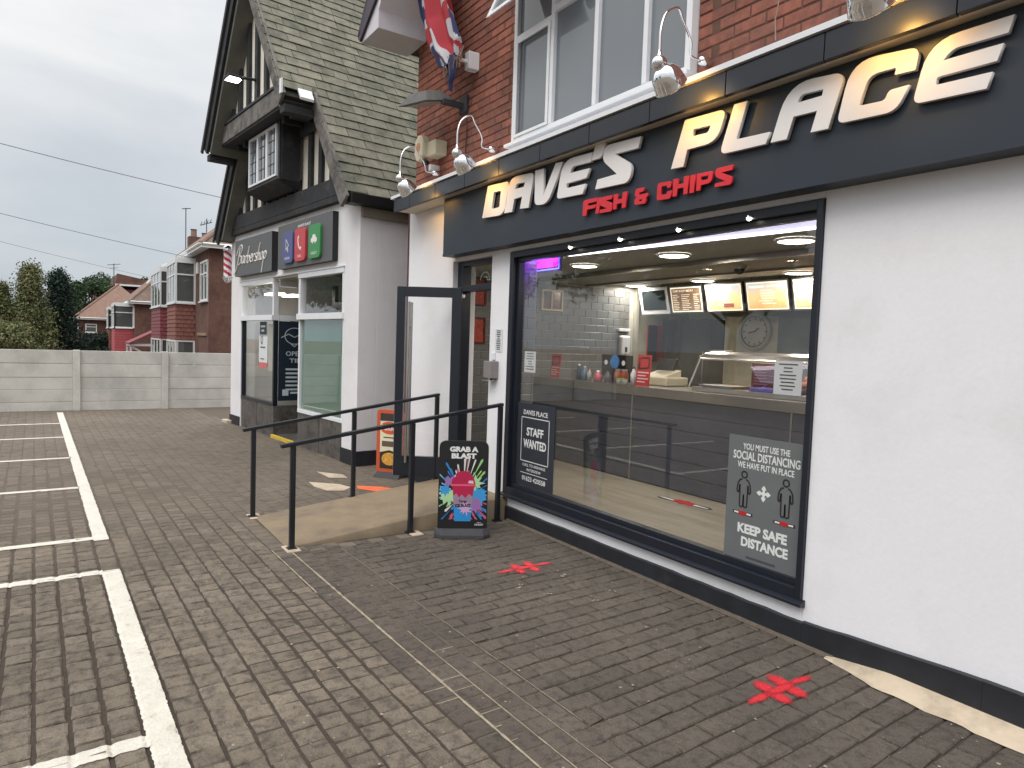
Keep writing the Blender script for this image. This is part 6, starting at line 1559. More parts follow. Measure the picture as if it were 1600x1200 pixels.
G = {'B': (1.5, [[(0.55, 2.2), (0.35, 1.2), (0.0, -0.2), (-0.5, -1.0), (-1.0, -1.2)], [(-0.5, 1.3), (0.1, 2.3), (1.0, 2.5), (1.2, 1.8), (0.45, 1.15), (1.15, 1.0), (1.15, 0.2), (0.4, -0.05)]]),
     'a': (1.0, [[(0.75, 0.9), (0.4, 1.0), (0.05, 0.5), (0.25, 0.0), (0.7, 0.6), (0.8, 0.95), (0.75, 0.15), (1.0, 0.05)]]),
     'r': (0.75, [[(0.1, 0.95), (0.1, 0.0), (0.15, 0.5), (0.45, 0.95), (0.7, 0.8)]]),
     'b': (0.95, [[(0.35, 2.1), (0.1, 0.9), (0.08, 0.1), (0.4, 0.0), (0.8, 0.5), (0.5, 0.9), (0.15, 0.5)]]),
     'e': (0.8, [[(0.1, 0.45), (0.55, 0.6), (0.6, 0.92), (0.3, 0.95), (0.05, 0.4), (0.3, 0.0), (0.8, 0.2)]]),
     's': (0.75, [[(0.65, 0.9), (0.3, 0.95), (0.2, 0.65), (0.55, 0.35), (0.45, 0.0), (0.0, 0.08)]]),
     'h': (0.95, [[(0.5, 2.2), (0.15, 1.0), (0.08, 0.0)], [(0.12, 0.4), (0.5, 0.95), (0.65, 0.7), (0.6, 0.05), (0.9, 0.1)]]),
     'o': (0.9, [[(0.45, 0.98), (0.1, 0.6), (0.25, 0.02), (0.7, 0.3), (0.65, 0.85), (0.4, 0.95), (0.9, 0.8)]]),
     'p': (0.9, [[(0.2, 1.0), (0.05, 0.0), (-0.15, -1.6)], [(0.12, 0.6), (0.45, 1.0), (0.8, 0.6), (0.5, 0.05), (0.1, 0.25)]])}
adv = 0; lt = []
for chx in 'Barbershop':
    a_, st_ = G[chx]; lt.append((adv, st_)); adv += a_
kx = 1.42 / adv; kz = 0.125
org0 = BF(4.0, 0.104, 2.82)
for adv_, st_ in lt:
    mb = MB(); 
    for P in st_:
        pts = [Vector(org0) + Vector(BR_) * ((adv_ + p_[0] + 0.22 * p_[1]) * kx) + Vector((0, 0, p_[1] * kz)) for p_ in catmull(P)]
        mb.tube(pts, 0.0115, 6)
    build('script_letter', mb, m_letter, s1)
s2 = thing('services_sign', 'grey box sign with blue, red and green rounded tiles on the barber shop front', 'shop sign', BF(1.2, 0, 2.62))
signbox(s2, 0.20, 2.13, 2.62, 3.26, 0.085)
text('lettering', "DAVE'S PLACE", BF(1.36, 0.087, 3.165), BR_, Z_, 0.46, 0.038, m_letter, s2, 0.002, 0.02, 'L', 0.3)
def rrect(u0, u1, z0, z1, r): return round_poly([(u0, z0, r), (u1, z0, r), (u1, z1, r), (u0, z1, r)])
for nm, u1, c_, lab in (('blue', 1.845, srgb(84, 92, 140), 'CLICK'), ('red', 1.385, srgb(196, 70, 76), 'CALL'), ('green', 0.885, srgb(62, 142, 84), 'COLLECT')):
    me = curve_mesh('tile', [rrect(0, 0.37, 0, 0.45, 0.07)], 0.03, 0.004); xform_mesh(me, BF(u1, 0.103, 2.685), BR_, Z_)
    tl = place_mesh('tile', me, mat(nm + '_tile', c_, 0.4, var=0.03), s2); tl['label'] = nm + ' rounded tile'
    text('lettering', lab, BF(u1 - 0.185, 0.1235, 2.735), BR_, Z_, 0.2 if lab != 'CALL' else 0.15, 0.034, m_letter, tl, 0.001, 0.01, 'C')
    a = MB(); oo = BF(u1 - 0.185, 0.1235, 2.93)
    if nm == 'blue':
        stroke(a, [(-0.05, 0.10), (-0.05, -0.06), (-0.01, -0.02), (0.02, -0.09), (0.035, -0.08), (0.01, -0.01), (0.06, 0.0), (-0.05, 0.10)], 0.012, oo, BR_, Z_)
    elif nm == 'red':
        stroke(a, [(p_.x, p_.y) for p_ in catmull([(-0.05, 0.09), (-0.055, 0.03), (-0.02, -0.05), (0.05, -0.09)])], 0.03, oo, BR_, Z_); stroke(a, [(-0.055, 0.10), (-0.02, 0.08)], 0.03, oo, BR_, Z_); stroke(a, [(0.03, -0.06), (0.065, -0.085)], 0.035, oo, BR_, Z_)
    else:
        poly_sheet(a, [(-0.10, -0.03), (-0.10, 0.02), (-0.06, 0.03), (-0.04, 0.07), (0.04, 0.07), (0.06, 0.03), (0.10, 0.02), (0.10, -0.03), (0.06, -0.03), (0.06, -0.05), (0.03, -0.05), (0.03, -0.03), (-0.03, -0.03), (-0.03, -0.05), (-0.06, -0.05), (-0.06, -0.03)], oo, BR_, Z_)
    build('pictogram', a, m_letter, tl)
# barber pole
t = thing('barber_pole', 'red and white striped barber pole with chrome ends beside the Barbershop sign', 'barber pole', BF(4.78, 0.02, 2.6))
pc = BF(4.80, 0.03, 0)
mb = MB(); n, m_ = 24, 26; V = []; Fq = []
for i in range(m_ + 1):
    for k in range(n): a = 6.2832 * k / n; V.append((pc[0] + 0.068 * math.cos(a), pc[1] + 0.068 * math.sin(a), 2.68 + 0.45 * i / m_))
for i in range(m_):
    for k in range(n): mb.mi.append(1 if ((k / n + i / m_ * 1.9) % 0.5) < 0.25 else 0); Fq.append((i * n + k, i * n + (k + 1) % n, (i + 1) * n + (k + 1) % n, (i + 1) * n + k))
mb.v = V; mb.f = Fq
build('striped_cylinder', mb, [m_white, mat('pole_red', srgb(190, 40, 60), 0.35)], t, smooth=True)
for zc, s_ in ((3.13, 1), (2.68, -1)):
    build('chrome_cap', MB().lathe((pc[0], pc[1], zc), [(0.078, 0), (0.082, 0.03 * 1), (0.075, 0.07), (0.05, 0.11), (0.02, 0.125), (0.001, 0.127)], axis=(0, 0, s_), n=22), m_chrome, t, smooth=True)
    build('arm', MB().tube([(pc[0], pc[1], zc + 0.03 * s_), BF(4.60, 0.0, zc + 0.03 * s_)], 0.012, 8), m_chrome, t)
# security light on the gable
t = thing('security_floodlight', 'small lit white floodlight on an arm on the upper gable of the barber shop', 'floodlight', BF(2.2, 0.45, 5.3))
c = BF(2.30, 0.72, 5.33)
build('arm', MB().tube([BF(2.12, 0.45, 5.34), BF(2.16, 0.60, 5.34), (c[0], c[1], c[2])], 0.022, 8), m_dark, t)
build('head', MB(BF).box(2.17, 2.43, 0.60, 0.82, 5.33, 5.365), m_rubber, t, bevel=0.008)
build('lamp_panel', MB(BF).box(2.19, 2.41, 0.62, 0.80, 5.322, 5.328), mat('cold_led_panel', (1, 1, 1, 1), 0.5, bump=0, emit=(0.95, 0.97, 1, 1), estr=6), t)
# ================================================================ CONCRETE PANEL FENCE
m_fence = mat('whitish_fence_paint', srgb(205, 202, 196), 0.8, var=0.06, scale=2.5, bump=0.3, bscale=40, bdist=0.003, col2=srgb(168, 170, 164), c2scale=1.3, c2lo=0.42, c2hi=0.75, island=0.05, fine=0.04, fscale=30)
fe = thing('panel_fence', 'low whitewashed concrete panel fence with slotted posts across the back of the car park', 'fence', (-16.15, -3.0, 0))
PY = [-11.1, -9.51, -7.92, -6.33, -4.74, -3.15, -1.57, 0.03, 1.6]
for y in PY:
    build('post', MB().box(-16.20, -16.05, y - 0.065, y + 0.065, -0.1, 1.205), m_fence, fe, bevel=0.008)
hs = (0.0, 0.17, 0.42, 0.66, 0.93, 1.20)
for y0, y1 in zip(PY[:-1], PY[1:]):
    for z0, z1 in zip(hs[:-1], hs[1:]):
        dx = random.uniform(-0.006, 0.006)
        build('board', MB().box(-16.15 + dx, -16.10 + dx, y0 + 0.067, y1 - 0.067, z0 - (0.1 if z0 == 0 else 0) + 0.004, z1 - 0.005 + random.uniform(-.002, .002)), m_fence, fe, bevel=0.006)

# ================================================================ HOUSES BEYOND THE FENCE
m_hbrick = mat('house_brick', srgb(104, 76, 66), 0.9, var=0.2, scale=6, bump=0.3, col2=srgb(84, 58, 51), c2scale=1.0)
m_roof = mat('brown_roof_tiles', srgb(120, 104, 95), 0.85, var=0.2, scale=4, bump=0.5, bscale=12, bdist=0.02, col2=srgb(108, 90, 80), c2scale=0.8)
m_roofo = mat('orange_roof_tiles', srgb(136, 110, 98), 0.85, var=0.15, scale=4, bump=0.5, bscale=12, bdist=0.02)
m_hang = mat('hung_tiles', srgb(130, 84, 76), 0.75, var=0.12, scale=5, bump=0.2, island=0.1)
m_hangp = mat('hung_tiles_painted', srgb(128, 64, 69), 0.6, var=0.08, bump=0.1, island=0.06)
m_hangr = mat('bright_red_render', srgb(172, 78, 84), 0.6, var=0.05, bump=0.1)
m_wgl = glass_mat('house_glass', body=0.85, bodycol=(0.10, 0.11, 0.11, 1), gain=1.3)
m_upvc = mat('house_white', srgb(224, 227, 228), 0.4, var=0.03)
def hwin(parent, face, a0, a1, z0, z1, pos, nlights=1, transom=0.68, name='window'):
    """face 'y': window lies in plane y=pos, a = x.  face 'x': plane x=pos, a = y. Frame proud of the wall."""
    def bx(mb, a, b, c, d, e0, e1):
        if face == 'y': mb.box(a, b, pos - e1, pos - e0, c, d)
        else: mb.box(pos + e0, pos + e1, a, b, c, d)
    mb = MB(); w_ = 0.07
    bx(mb, a0, a0 + w_, z0, z1, -0.02, 0.05); bx(mb, a1 - w_, a1, z0, z1, -0.02, 0.05); bx(mb, a0 + w_, a1 - w_, z1 - w_, z1, -0.02, 0.05); bx(mb, a0 + w_, a1 - w_, z0, z0 + w_, -0.02, 0.05)
    zt_ = z0 + (z1 - z0) * transom
    bx(mb, a0 + w_, a1 - w_, zt_ - 0.03, zt_ + 0.03, -0.02, 0.045)
    for k in range(1, nlights):
        x = a0 + (a1 - a0) * k / nlights; bx(mb, x - 0.035, x + 0.035, z0 + w_, zt_ - 0.031, -0.02, 0.045); bx(mb, x - 0.035, x + 0.035, zt_ + 0.031, z1 - w_, -0.02, 0.045)
    f = build(name, mb, m_upvc, parent)
    for k in range(nlights):
        x0 = a0 + (a1 - a0) * k / nlights + 0.036; x1 = a0 + (a1 - a0) * (k + 1) / nlights - 0.036
        for c, d in ((z0 + w_, zt_ - 0.031), (zt_ + 0.031, z1 - w_)):
            g = MB(); bx(g, max(x0, a0 + w_), min(x1, a1 - w_), c, d, 0.01, 0.015); build('pane', g, m_wgl, f)
    s_ = MB(); bx(s_, a0 - 0.05, a1 + 0.05, z0 - 0.05, z0 - 0.001, 0.0, 0.10); build('sill', s_, m_upvc, f)
    return f
def hip_roof(parent, x0, x1, y0, y1, z, rise, m, ov=0.35):
    """ridge along x, hipped at both ends"""
    h = (y1 - y0) / 2 + ov; ym = (y0 + y1) / 2
    A = [(x0 - ov, y0 - ov, z), (x1 + ov, y0 - ov, z), (x1 + ov, y1 + ov, z), (x0 - ov, y1 + ov, z), (x0 - ov + h * 0.8, ym, z + rise), (x1 + ov - h * 0.8, ym, z + rise)]
    mb = MB(); mb.add(A, [(0, 1, 5, 4), (1, 2, 5), (2, 3, 4, 5), (3, 0, 4), (3, 2, 1, 0)])
    r = build('roof', mb, m, parent)
    g = MB(); g.tube([A[0], A[1]], 0.05, 6); g.tube([A[1], A[2]], 0.05, 6); g.box(x0 - ov, x1 + ov, y0 - ov + 0.02, y0 - ov + 0.04, z - 0.14, z - 0.001); g.box(x1 + ov - 0.04, x1 + ov - 0.02, y0 - ov + 0.04, y1 + ov, z - 0.14, z - 0.001); g.box(x0 - ov, x1 + ov - 0.041, y0 - ov + 0.041, y0 - 0.001, z - 0.13, z - 0.11)
    build('gutter', g, m_upvc, r)
    rd = MB(); rd.tube([A[4], A[5]], 0.09, 6); rd.tube([A[5], A[1]], 0.08, 6); build('ridge_tiles', rd, m_roofo, r)
    return r, A
def bay(parent, x0, x1, y0, yw, z0, z1, nl, mtile, zlow, tile_parts=True):
    """square bay: front at y0 (towards the road), from wall yw; windows z0..z1, hung tiles below"""
    b = build('bay', MB().box(x0, x1, y0, yw, z1, z1 + 0.16), m_upvc, parent)
    build('bay_core', MB().box(x0 + 0.06, x1 - 0.06, y0 + 0.06, yw, zlow, z1), m_hbrick, b)
    hwin(parent, 'x', y0, yw, z0, z1, x1 - 0.05, 1)
    hwin(parent, 'y', x0, x1, z0, z1, y0 + 0.05, nl)
    # hung tiles: courses of single tiles on the side seen, courses on the front
    core = MB(); core.box(x0 + 0.05, x1 - 0.05, y0 + 0.05, yw, zlow, z0 - 0.06); cb_ = build('tile_backing', core, mtile, b)
    z = zlow; k = 0
    while z < z0 - 0.16:
        y = y0 + 0.02 - (0.1 if k % 2 else 0)
        while y < yw - 0.05:
            a, c = max(y, y0 + 0.02), min(y + 0.2, yw)
            t_ = MB(); t_.hexa([(x1 - 0.05, a + .005, z), (x1 - 0.01, a + .005, z), (x1 - 0.01, c - .005, z), (x1 - 0.05, c - .005, z), (x1 - 0.05, a + .005, z + 0.19), (x1 - 0.035, a + .005, z + 0.19), (x1 - 0.035, c - .005, z + 0.19), (x1 - 0.05, c - .005, z + 0.19)])
            build('hung_tile', t_, mtile, b); y += 0.2
        t_ = MB(); t_.hexa([(x0 + .04, y0 + 0.01, z), (x1 - .052, y0 + 0.01, z), (x1 - .052, y0 + 0.05, z), (x0 + .04, y0 + 0.05, z), (x0 + .04, y0 + 0.035, z + 0.19), (x1 - .052, y0 + 0.035, z + 0.19), (x1 - .052, y0 + 0.05, z + 0.19), (x0 + .04, y0 + 0.05, z + 0.19)])
        build('tile_course', t_, mtile, b); z += 0.17; k += 1
    return b
def house(label, x0, x1, y0, y1, zg, ze, rise, mroof):
    h = thing('brick_house', label, 'house', ((x0 + x1) / 2, (y0 + y1) / 2, zg))
    build('wall', MB().box(x0, x1, y0, y1, zg, ze - 0.12), m_hbrick, h)
    r, A = hip_roof(h, x0, x1, y0, y1, ze, rise, mroof)
    return h, r, A
h1, r1, A1 = house('nearest brick house with two white square bay windows over tile hung panels', -43.0, -28.0, 1.27, 8.3, -0.6, 4.98, 3.5, m_roof)
hwin(h1, 'y', -29.7, -28.12, 2.9, 4.45, 1.27, 2)
build('alarm_plate', MB().box(-30.5, -30.2, 1.20, 1.269, 4.05, 4.5), m_upvc, h1, bevel=0.01)
bay(h1, -33.7, -31.0, 0.50, 1.27, 2.87, 4.58, 3, m_hang, 1.35)
bay(h1, -40.0, -36.2, 0.50, 1.27, 2.87, 4.58, 3, m_hangp, 1.35)
for (a, b) in ((-33.7, -31.0), (-40.0, -36.2)):
    hwin(h1, 'x', 0.56, 1.26, -0.1, 1.33, b - 0.08, 1, 0.45); hwin(h1, 'y', a, b, -0.1, 1.33, 0.55, 3, 0.45)
    build('lower_bay', MB().box(a + 0.06, b - 0.1, 0.62, 1.269, -0.5, 1.34), m_hbrick, h1)
build('door_lintel', MB().box(-30.3, -28.3, 1.22, 1.269, 1.55, 1.66), mat('stone_band', srgb(150, 120, 100), 0.8), h1)
# side extension porch of the second house
h2, r2, A2 = house('middle brick house with angled white bay and bright red panel, left of the nearest house', -64.0, -50.0, 0.55, 6.5, -2.0, 3.55, 3.3, m_roof)
cm_ = MB(); cm_.box(-52.4, -51.6, 3.95, 5.3, 5.5, 8.30); build('chimney', cm_, m_hbrick, r2)
for y, s_ in ((4.3, 1.25), (5.0, 0.8)): build('chimney_pot', MB().lathe((-52.0, y, 8.30), [(0.2, 0), (0.18, 0.38 * s_), (0.24, 0.42 * s_), (0.12, 0.42 * s_)], n=12), m_roofo, r2)
cm_ = MB(); cm_.tube([(-52.4, 3.85, 7.0), (-52.4, 3.85, 10.3)], 0.03, 6); cm_.tube([(-52.4, 3.6, 10.2), (-52.4, 4.15, 10.3)], 0.03, 5); build('aerial', cm_, m_rubber, r2)
cm_ = MB(); cm_.tube([(-52.2, 5.15, 8.0), (-52.2, 5.15, 9.7)], 0.03, 6); cm_.tube([(-52.2, 4.75, 9.2), (-52.2, 5.5, 9.5)], 0.03, 5)
for k in range(4): cm_.tube([(-52.5, 4.8 + 0.2 * k, 9.2 + 0.08 * k), (-51.9, 4.8 + 0.2 * k, 9.4 + 0.08 * k)], 0.02, 4)
build('aerial', cm_, m_rubber, r2)
bay(h2, -53.6, -50.6, -0.55, 0.55, 1.85, 3.3, 3, m_hangr, -0.6)
hwin(h2, 'y', -50.45, -50.06, 1.9, 3.3, 0.55, 1)
bay(h2, -59.5, -57.0, -0.55, 0.55, 1.85, 3.2, 3, m_hang, -0.6)
cm_ = MB(); cm_.prism([(-1.0, 0.95), (1.63, 0.95), (1.63, 1.62), (1.2, 1.75)], 'x', -47.5, -45.0)
pt = thing('porch', 'small red tiled porch roof on white brackets between the two nearer houses', 'porch', (-46.2, 0.3, -0.6))
build('porch_roof', MB().prism([(-0.15, 0.98), (1.26, 1.75), (1.26, 1.62), (-0.15, 0.90)], 'x', -47.6, -44.6), m_hangp, pt)
build('porch_front', MB().box(-47.5, -44.7, -0.1, 1.26, 0.80, 0.91), m_upvc, pt)
for x in (-47.4, -44.8): build('bracket', MB().bar((x, -0.05, 0.8), (x, 1.2, 0.0), 0.08, 0.08), m_upvc, pt); build('post', MB().box(x - .05, x + .05, -0.1, 0.0, -0.6, 0.8), m_upvc, pt)
h3, r3, A3 = house('furthest brick house with orange hipped roof, beside the dark conifer', -84.0, -65.0, -2.2, 3.6, -3.0, 2.62, 3.0, m_roofo)
hwin(h3, 'x', -1.75, -0.95, 1.45, 2.15, -65.0, 1, 0.65)
hwin(h3, 'y', -67.5, -65.6, 1.4, 2.2, -2.2, 3)
build('small_porch', MB().prism([(-2.9, 0.35), (-2.0, 0.95), (-1.4, 0.95), (-1.2, 0.35)], 'x', -66, -64.5), m_roof, h3)
# brick house behind, with gutter end and aerials
h4 = thing('brick_house', 'dark red brick gable end and chimney block rising behind the orange roofed house', 'house', (-85, 2.0, -3))
build('wall', MB().box(-92, -82, -0.4, 5.5, -3, 6.0), mat('plum_brick', srgb(96, 52, 50), 0.9, var=0.15, scale=3), h4)
build('roof', MB().prism([(1.3, 6.5), (5.4, 6.3), (5.4, 6.9), (1.5, 7.6)], 'x', -92, -81.8), m_hbrick, h4)
build('gutter', MB().box(-81.79, -81.6, 1.3, 5.6, 6.35, 6.52), m_upvc, h4)
for i, (y, z) in enumerate(((-0.2, 7.4), (1.2, 8.6))):
    cm_ = MB(); cm_.tube([(-82, y, 6.0), (-82, y, z)], 0.04, 5); cm_.tube([(-82, y - 0.6, z - 0.2), (-82, y + 0.6, z)], 0.03, 5); cm_.tube([(-82, y - 0.4, z - 0.5), (-82, y + 0.4, z - 0.4)], 0.02, 5); build('aerial', cm_, m_rubber, h4)
t = thing('satellite_dish', 'small white satellite dish on the roof slope between the houses', 'satellite dish', (-60, 2.4, 5.2))
build('dish', MB().lathe((-56.0, 2.15, 5.15), [(0.001, 0), (0.2, 0.04), (0.35, 0.12), (0.36, 0.13), (0.2, 0.06), (0.001, 0.02)], axis=(0.7, -0.6, 0.4), n=16), m_upvc, t); build('arm', MB().tube([(-56.0, 2.15, 5.15), (-55.7, 1.9, 5.1), (-56.0, 2.2, 4.4)], 0.03, 5), m_upvc, t)
# things seen just above the fence
hg = MB()
# ================================================================ TREES
def leafmat(name, c, c2): return mat(name, c, 0.75, var=0.35, scale=1.2, bump=0, island=0.35, col2=c2, c2scale=0.9, spec=0.2)
m_lyel = leafmat('yellow_green_leaf', (0.145, 0.165, 0.075, 1), (0.19, 0.175, 0.095, 1))
m_ldark = leafmat('dark_conifer_leaf', (0.03, 0.052, 0.038, 1), (0.02, 0.036, 0.032, 1))
m_lgr = leafmat('mid_green_leaf', (0.055, 0.095, 0.045, 1), (0.038, 0.07, 0.038, 1))
m_bark = mat('bark', (0.09, 0.07, 0.05, 1), 0.9, var=0.3, scale=8, bump=0.5)
def leaves_mesh(name, pts, sz, m, rng):
    """one small bent quad per point"""
    n = len(pts); pts = np.array(pts)
    d1 = rng.normal(size=(n, 3)); d1 /= np.linalg.norm(d1, axis=1)[:, None]
    d2 = rng.normal(size=(n, 3)); d2 -= (d2 * d1).sum(1)[:, None] * d1; d2 /= np.linalg.norm(d2, axis=1)[:, None]
    s = sz * rng.uniform(0.6, 1.4, size=(n, 1))
    q = np.stack([pts - d1 * s, pts - d2 * s * 0.5, pts + d1 * s, pts + d2 * s * 0.5], 1).reshape(-1, 3)
    me = bpy.data.meshes.new(name); me.vertices.add(4 * n); me.vertices.foreach_set('co', q.ravel())
    me.loops.add(4 * n); me.loops.foreach_set('vertex_index', np.arange(4 * n))
    me.polygons.add(n); me.polygons.foreach_set('loop_start', np.arange(n) * 4); me.polygons.foreach_set('loop_total', np.full(n, 4))
    me.materials.append(m); me.update(); me.validate(); return me
def tree(label, x, y, z0, H, R, kind, m, seed, n=9000, sz=0.09, name='tree', group=None, cat='tree'):
    rng = np.random.default_rng(seed); r = random.Random(seed)
    t = thing(name, label, cat, (x, y, z0), group)
    tr = MB(); tr.tube([(x, y, z0), (x + r.uniform(-.1, .1), y, z0 + H * 0.4), (x, y, z0 + H * 0.9)], [H * 0.028, H * 0.018, H * 0.004], 8)
    P = []
    if kind == 'cone':
        nb = 70
        for b in range(nb):
            f = (b + 0.5) / nb; hz = z0 + H * (0.04 + 0.95 * f); a = b * 2.4 + r.uniform(-.3, .3); rad = R * (1 - f) ** 0.75 * r.uniform(0.7, 1.12) + 0.05
            tip = Vector((x + math.cos(a) * rad, y + math.sin(a) * rad, hz + rad * 0.15))
            if b % 3 == 0: tr.tube([(x, y, hz - rad * 0.2), tip], [0.03, 0.008], 4)
            m_ = int(n / nb)
            u = rng.uniform(0.1, 1, size=m_) ** 0.7
            c = np.array([x, y, hz - rad * 0.15])[None] * (1 - u[:, None]) + np.array(tip)[None] * u[:, None]
            P.append(c + rng.normal(size=(m_, 3)) * np.array([1, 1, 0.9]) * (R * 0.13) )
    else:
        nc = 34
        for c_ in range(nc):
            a = r.uniform(0, 6.283); e_ = r.uniform(-0.35, 1.0); rr = R * r.uniform(0.45, 0.95)
            cz = z0 + H * 0.62 + (H * 0.36) * e_ * 0.9; k = math.sqrt(max(0.05, 1 - (abs(e_) ** 2) * 0.75))
            c = np.array([x + math.cos(a) * rr * k, y + math.sin(a) * rr * k, cz])
            tr.tube([(x, y, z0 + H * r.uniform(.3, .55)), tuple(c)], [H * 0.012, 0.01], 4)
            m_ = int(n / nc); s_ = R * r.uniform(0.2, 0.36)
            v = rng.normal(size=(m_, 3)); v /= np.linalg.norm(v, axis=1)[:, None]; v *= (rng.uniform(0.3, 1, size=(m_, 1)) ** 0.5) * s_ * rng.uniform(.8, 1.25, size=(m_, 1))
            P.append(c + v * np.array([1.15, 1.15, 0.85]))
    build('trunk', tr, m_bark, t)
    P = np.concatenate(P); o = np.array([x, y, z0])
    me = leaves_mesh('crown', P - o, sz, m, rng); make_obj('crown', me, t, (x, y, z0))
    return t
tree('pale yellow green conifer at the far left edge of the view', -40.0, -5.75, -1.5, 5.1, 1.3, 'cone', m_lyel, 1, 16000, 0.06, 'conifer_tree')
tree('tall yellow green conifer, second from the left edge', -40.0, -4.60, -1.5, 6.05, 1.5, 'cone', m_lyel, 2, 22000, 0.06, 'conifer_tree')
tree('dark blue green conifer between the yellow conifers and the orange roofed house', -42.0, -3.50, -1.5, 5.95, 1.45, 'cone', m_ldark, 3, 26000, 0.06, 'conifer_tree')
tree('bushy mid green tree rising behind the dark conifer', -70.0, -1.6, -3.0, 9.0, 2.6, 'round', m_lgr, 4, 12000, 0.13)
tree('wide green tree above the roofs in the middle distance', -95.0, 1.4, -3.0, 11.2, 3.2, 'round', m_lgr, 5, 12000, 0.16)
tree('green tree top just left of the nearest house roof', -95.0, 6.3, -3.0, 11.9, 2.6, 'round', m_lgr, 6, 9000, 0.16)
tree('low hedge like conifer filling the gap at the left edge of the fence', -36.0, -5.6, -1.0, 2.9, 1.5, 'round', m_lyel, 7, 9000, 0.06, 'shrub', cat='shrub')
tree('dark green shrub in front of the furthest brick house', -58.0, -1.2, -2.5, 4.0, 1.4, 'round', m_ldark, 8, 6000, 0.08, 'shrub', cat='shrub')
# trees across the road, behind the viewer: what the shop windows reflect
for i, (x, y, H, R) in enumerate(((-22, -24, 8.5, 3.4), (-33, -27, 11, 4.5), (-44, -22, 9.5, 4.2), (-58, -30, 12, 5.2), (-10, -28, 9, 4), (-75, -26, 12, 6))):
    tree('broad green tree across the road, facing the shop windows', x, y, 0, H, R, 'round', m_lgr, 20 + i, 7000, 0.22, group='trees across the car park')

# ================================================================ OVERHEAD WIRES
m_wire = mat('wire_black', srgb(110, 112, 116), 0.6, bump=0)
def wire(label, a, b, sag, r):
    a = Vector(a); b = Vector(b); pts = []
    for k in range(25): t_ = k / 24; p_ = a.lerp(b, t_); p_.z -= sag * 4 * t_ * (1 - t_); pts.append(p_)
    o = build('overhead_wire', MB().tube(pts, r, 5), m_wire); tag(o, label, 'wire', 'telephone wires crossing the sky')
wire('upper of the overhead wires, reaching the barber shop roof', (-30.0, -9.0, 8.55), (-30.0, 3.8, 7.02), 0.12, 0.014)
wire('middle overhead wire running down to the nearest house', (-30.0, -9.0, 6.3), (-30.0, 1.2, 4.6), 0.08, 0.011)
wire('lowest faint overhead wire near the conifer tops', (-45.0, -12.0, 7.4), (-52.0, 1.6, 5.3), 0.1, 0.010)

# ================================================================ PAVEMENT SIGNS
# slush drink board, faces the camera
A = Vector((-4.925, -0.825, 0)); B_ = Vector((-4.735, -0.47, 0)); Rr = (B_ - A).normalized(); W = (B_ - A).length
ab = thing('pavement_sign', 'black pavement board advertising a red and blue slush drink, beside the near handrail', 'pavement sign', tuple((A + B_) / 2), 'pavement boards by the entrance')
nn = Rr.cross(Vector((0, 0, 1)))
fw = nn if nn.dot(CAM - A) > 0 else -nn
UPt = (Vector((0, 0, 1)) - fw * 0.05).normalized()
O_ = A + fw * 0.02 + Vector((0, 0, 0.05))
me = curve_mesh('panel', [round_poly([(0, 0, 0.0), (W, 0, 0.0), (W, 0.745, 0.06), (0, 0.745, 0.06)])], 0.016, 0.002); xform_mesh(me, O_, Rr, UPt); place_mesh('panel', me, m_black, ab)
ft = MB(); pts = [(-0.02, -0.055), (W + 0.02, -0.055), (W + 0.03, 0.03), (W - 0.03, 0.085), (0.03, 0.085), (-0.03, 0.03)]
V = []
for z, k in ((0.0, 1.0), (0.03, 0.97), (0.075, 0.45)):
    for a, b in pts: q = A + Rr * (W / 2 + (a - W / 2) * (0.97 if z > .05 else 1)) + fw * ((b - 0.01) * k + 0.01); V.append((q.x, q.y, z))
n6 = 6; F = [tuple(range(n6))[::-1], tuple(range(12, 18))] + [(i + l * 6, (i + 1) % 6 + l * 6, (i + 1) % 6 + 6 + l * 6, i + 6 + l * 6) for l in (0, 1) for i in range(6)]
build('rubber_base', ft.add(V, F), m_rubber, ab, bevel=0.004)
def aP(a, b, off=0.0): q = O_ + Rr * a + UPt * b + (Rr.cross(UPt)) * (0.0105 + off); return q
FR = Rr.cross(UPt)
def ashape(name, loops, m, off, parent=None):
    mb = MB()
    for i, l in enumerate(loops): poly_sheet(mb, l, O_ + FR * 0.0105, Rr, UPt, off + 0.00002 * i, 0.0004)
    return build(name, mb, m, parent or ab)
def flatm(n, r, g, b): return mat(n, srgb(r, g, b), 0.4, var=0.08, bump=0)
text('lettering', 'GRAB A', aP(W / 2, 0.655), Rr, UPt, 0.235, 0.045, m_pw, ab, 0.001, 0.06, 'C')
text('lettering', 'BLAST', aP(W / 2, 0.600), Rr, UPt, 0.205, 0.045, m_pw, ab, 0.001, 0.06, 'C')
r = random.Random(11); cx, cy = W / 2, 0.30
rays = {'blue_ray': [], 'cyan_ray': [], 'green_ray': [], 'pink_ray': [], 'white_ray': []}
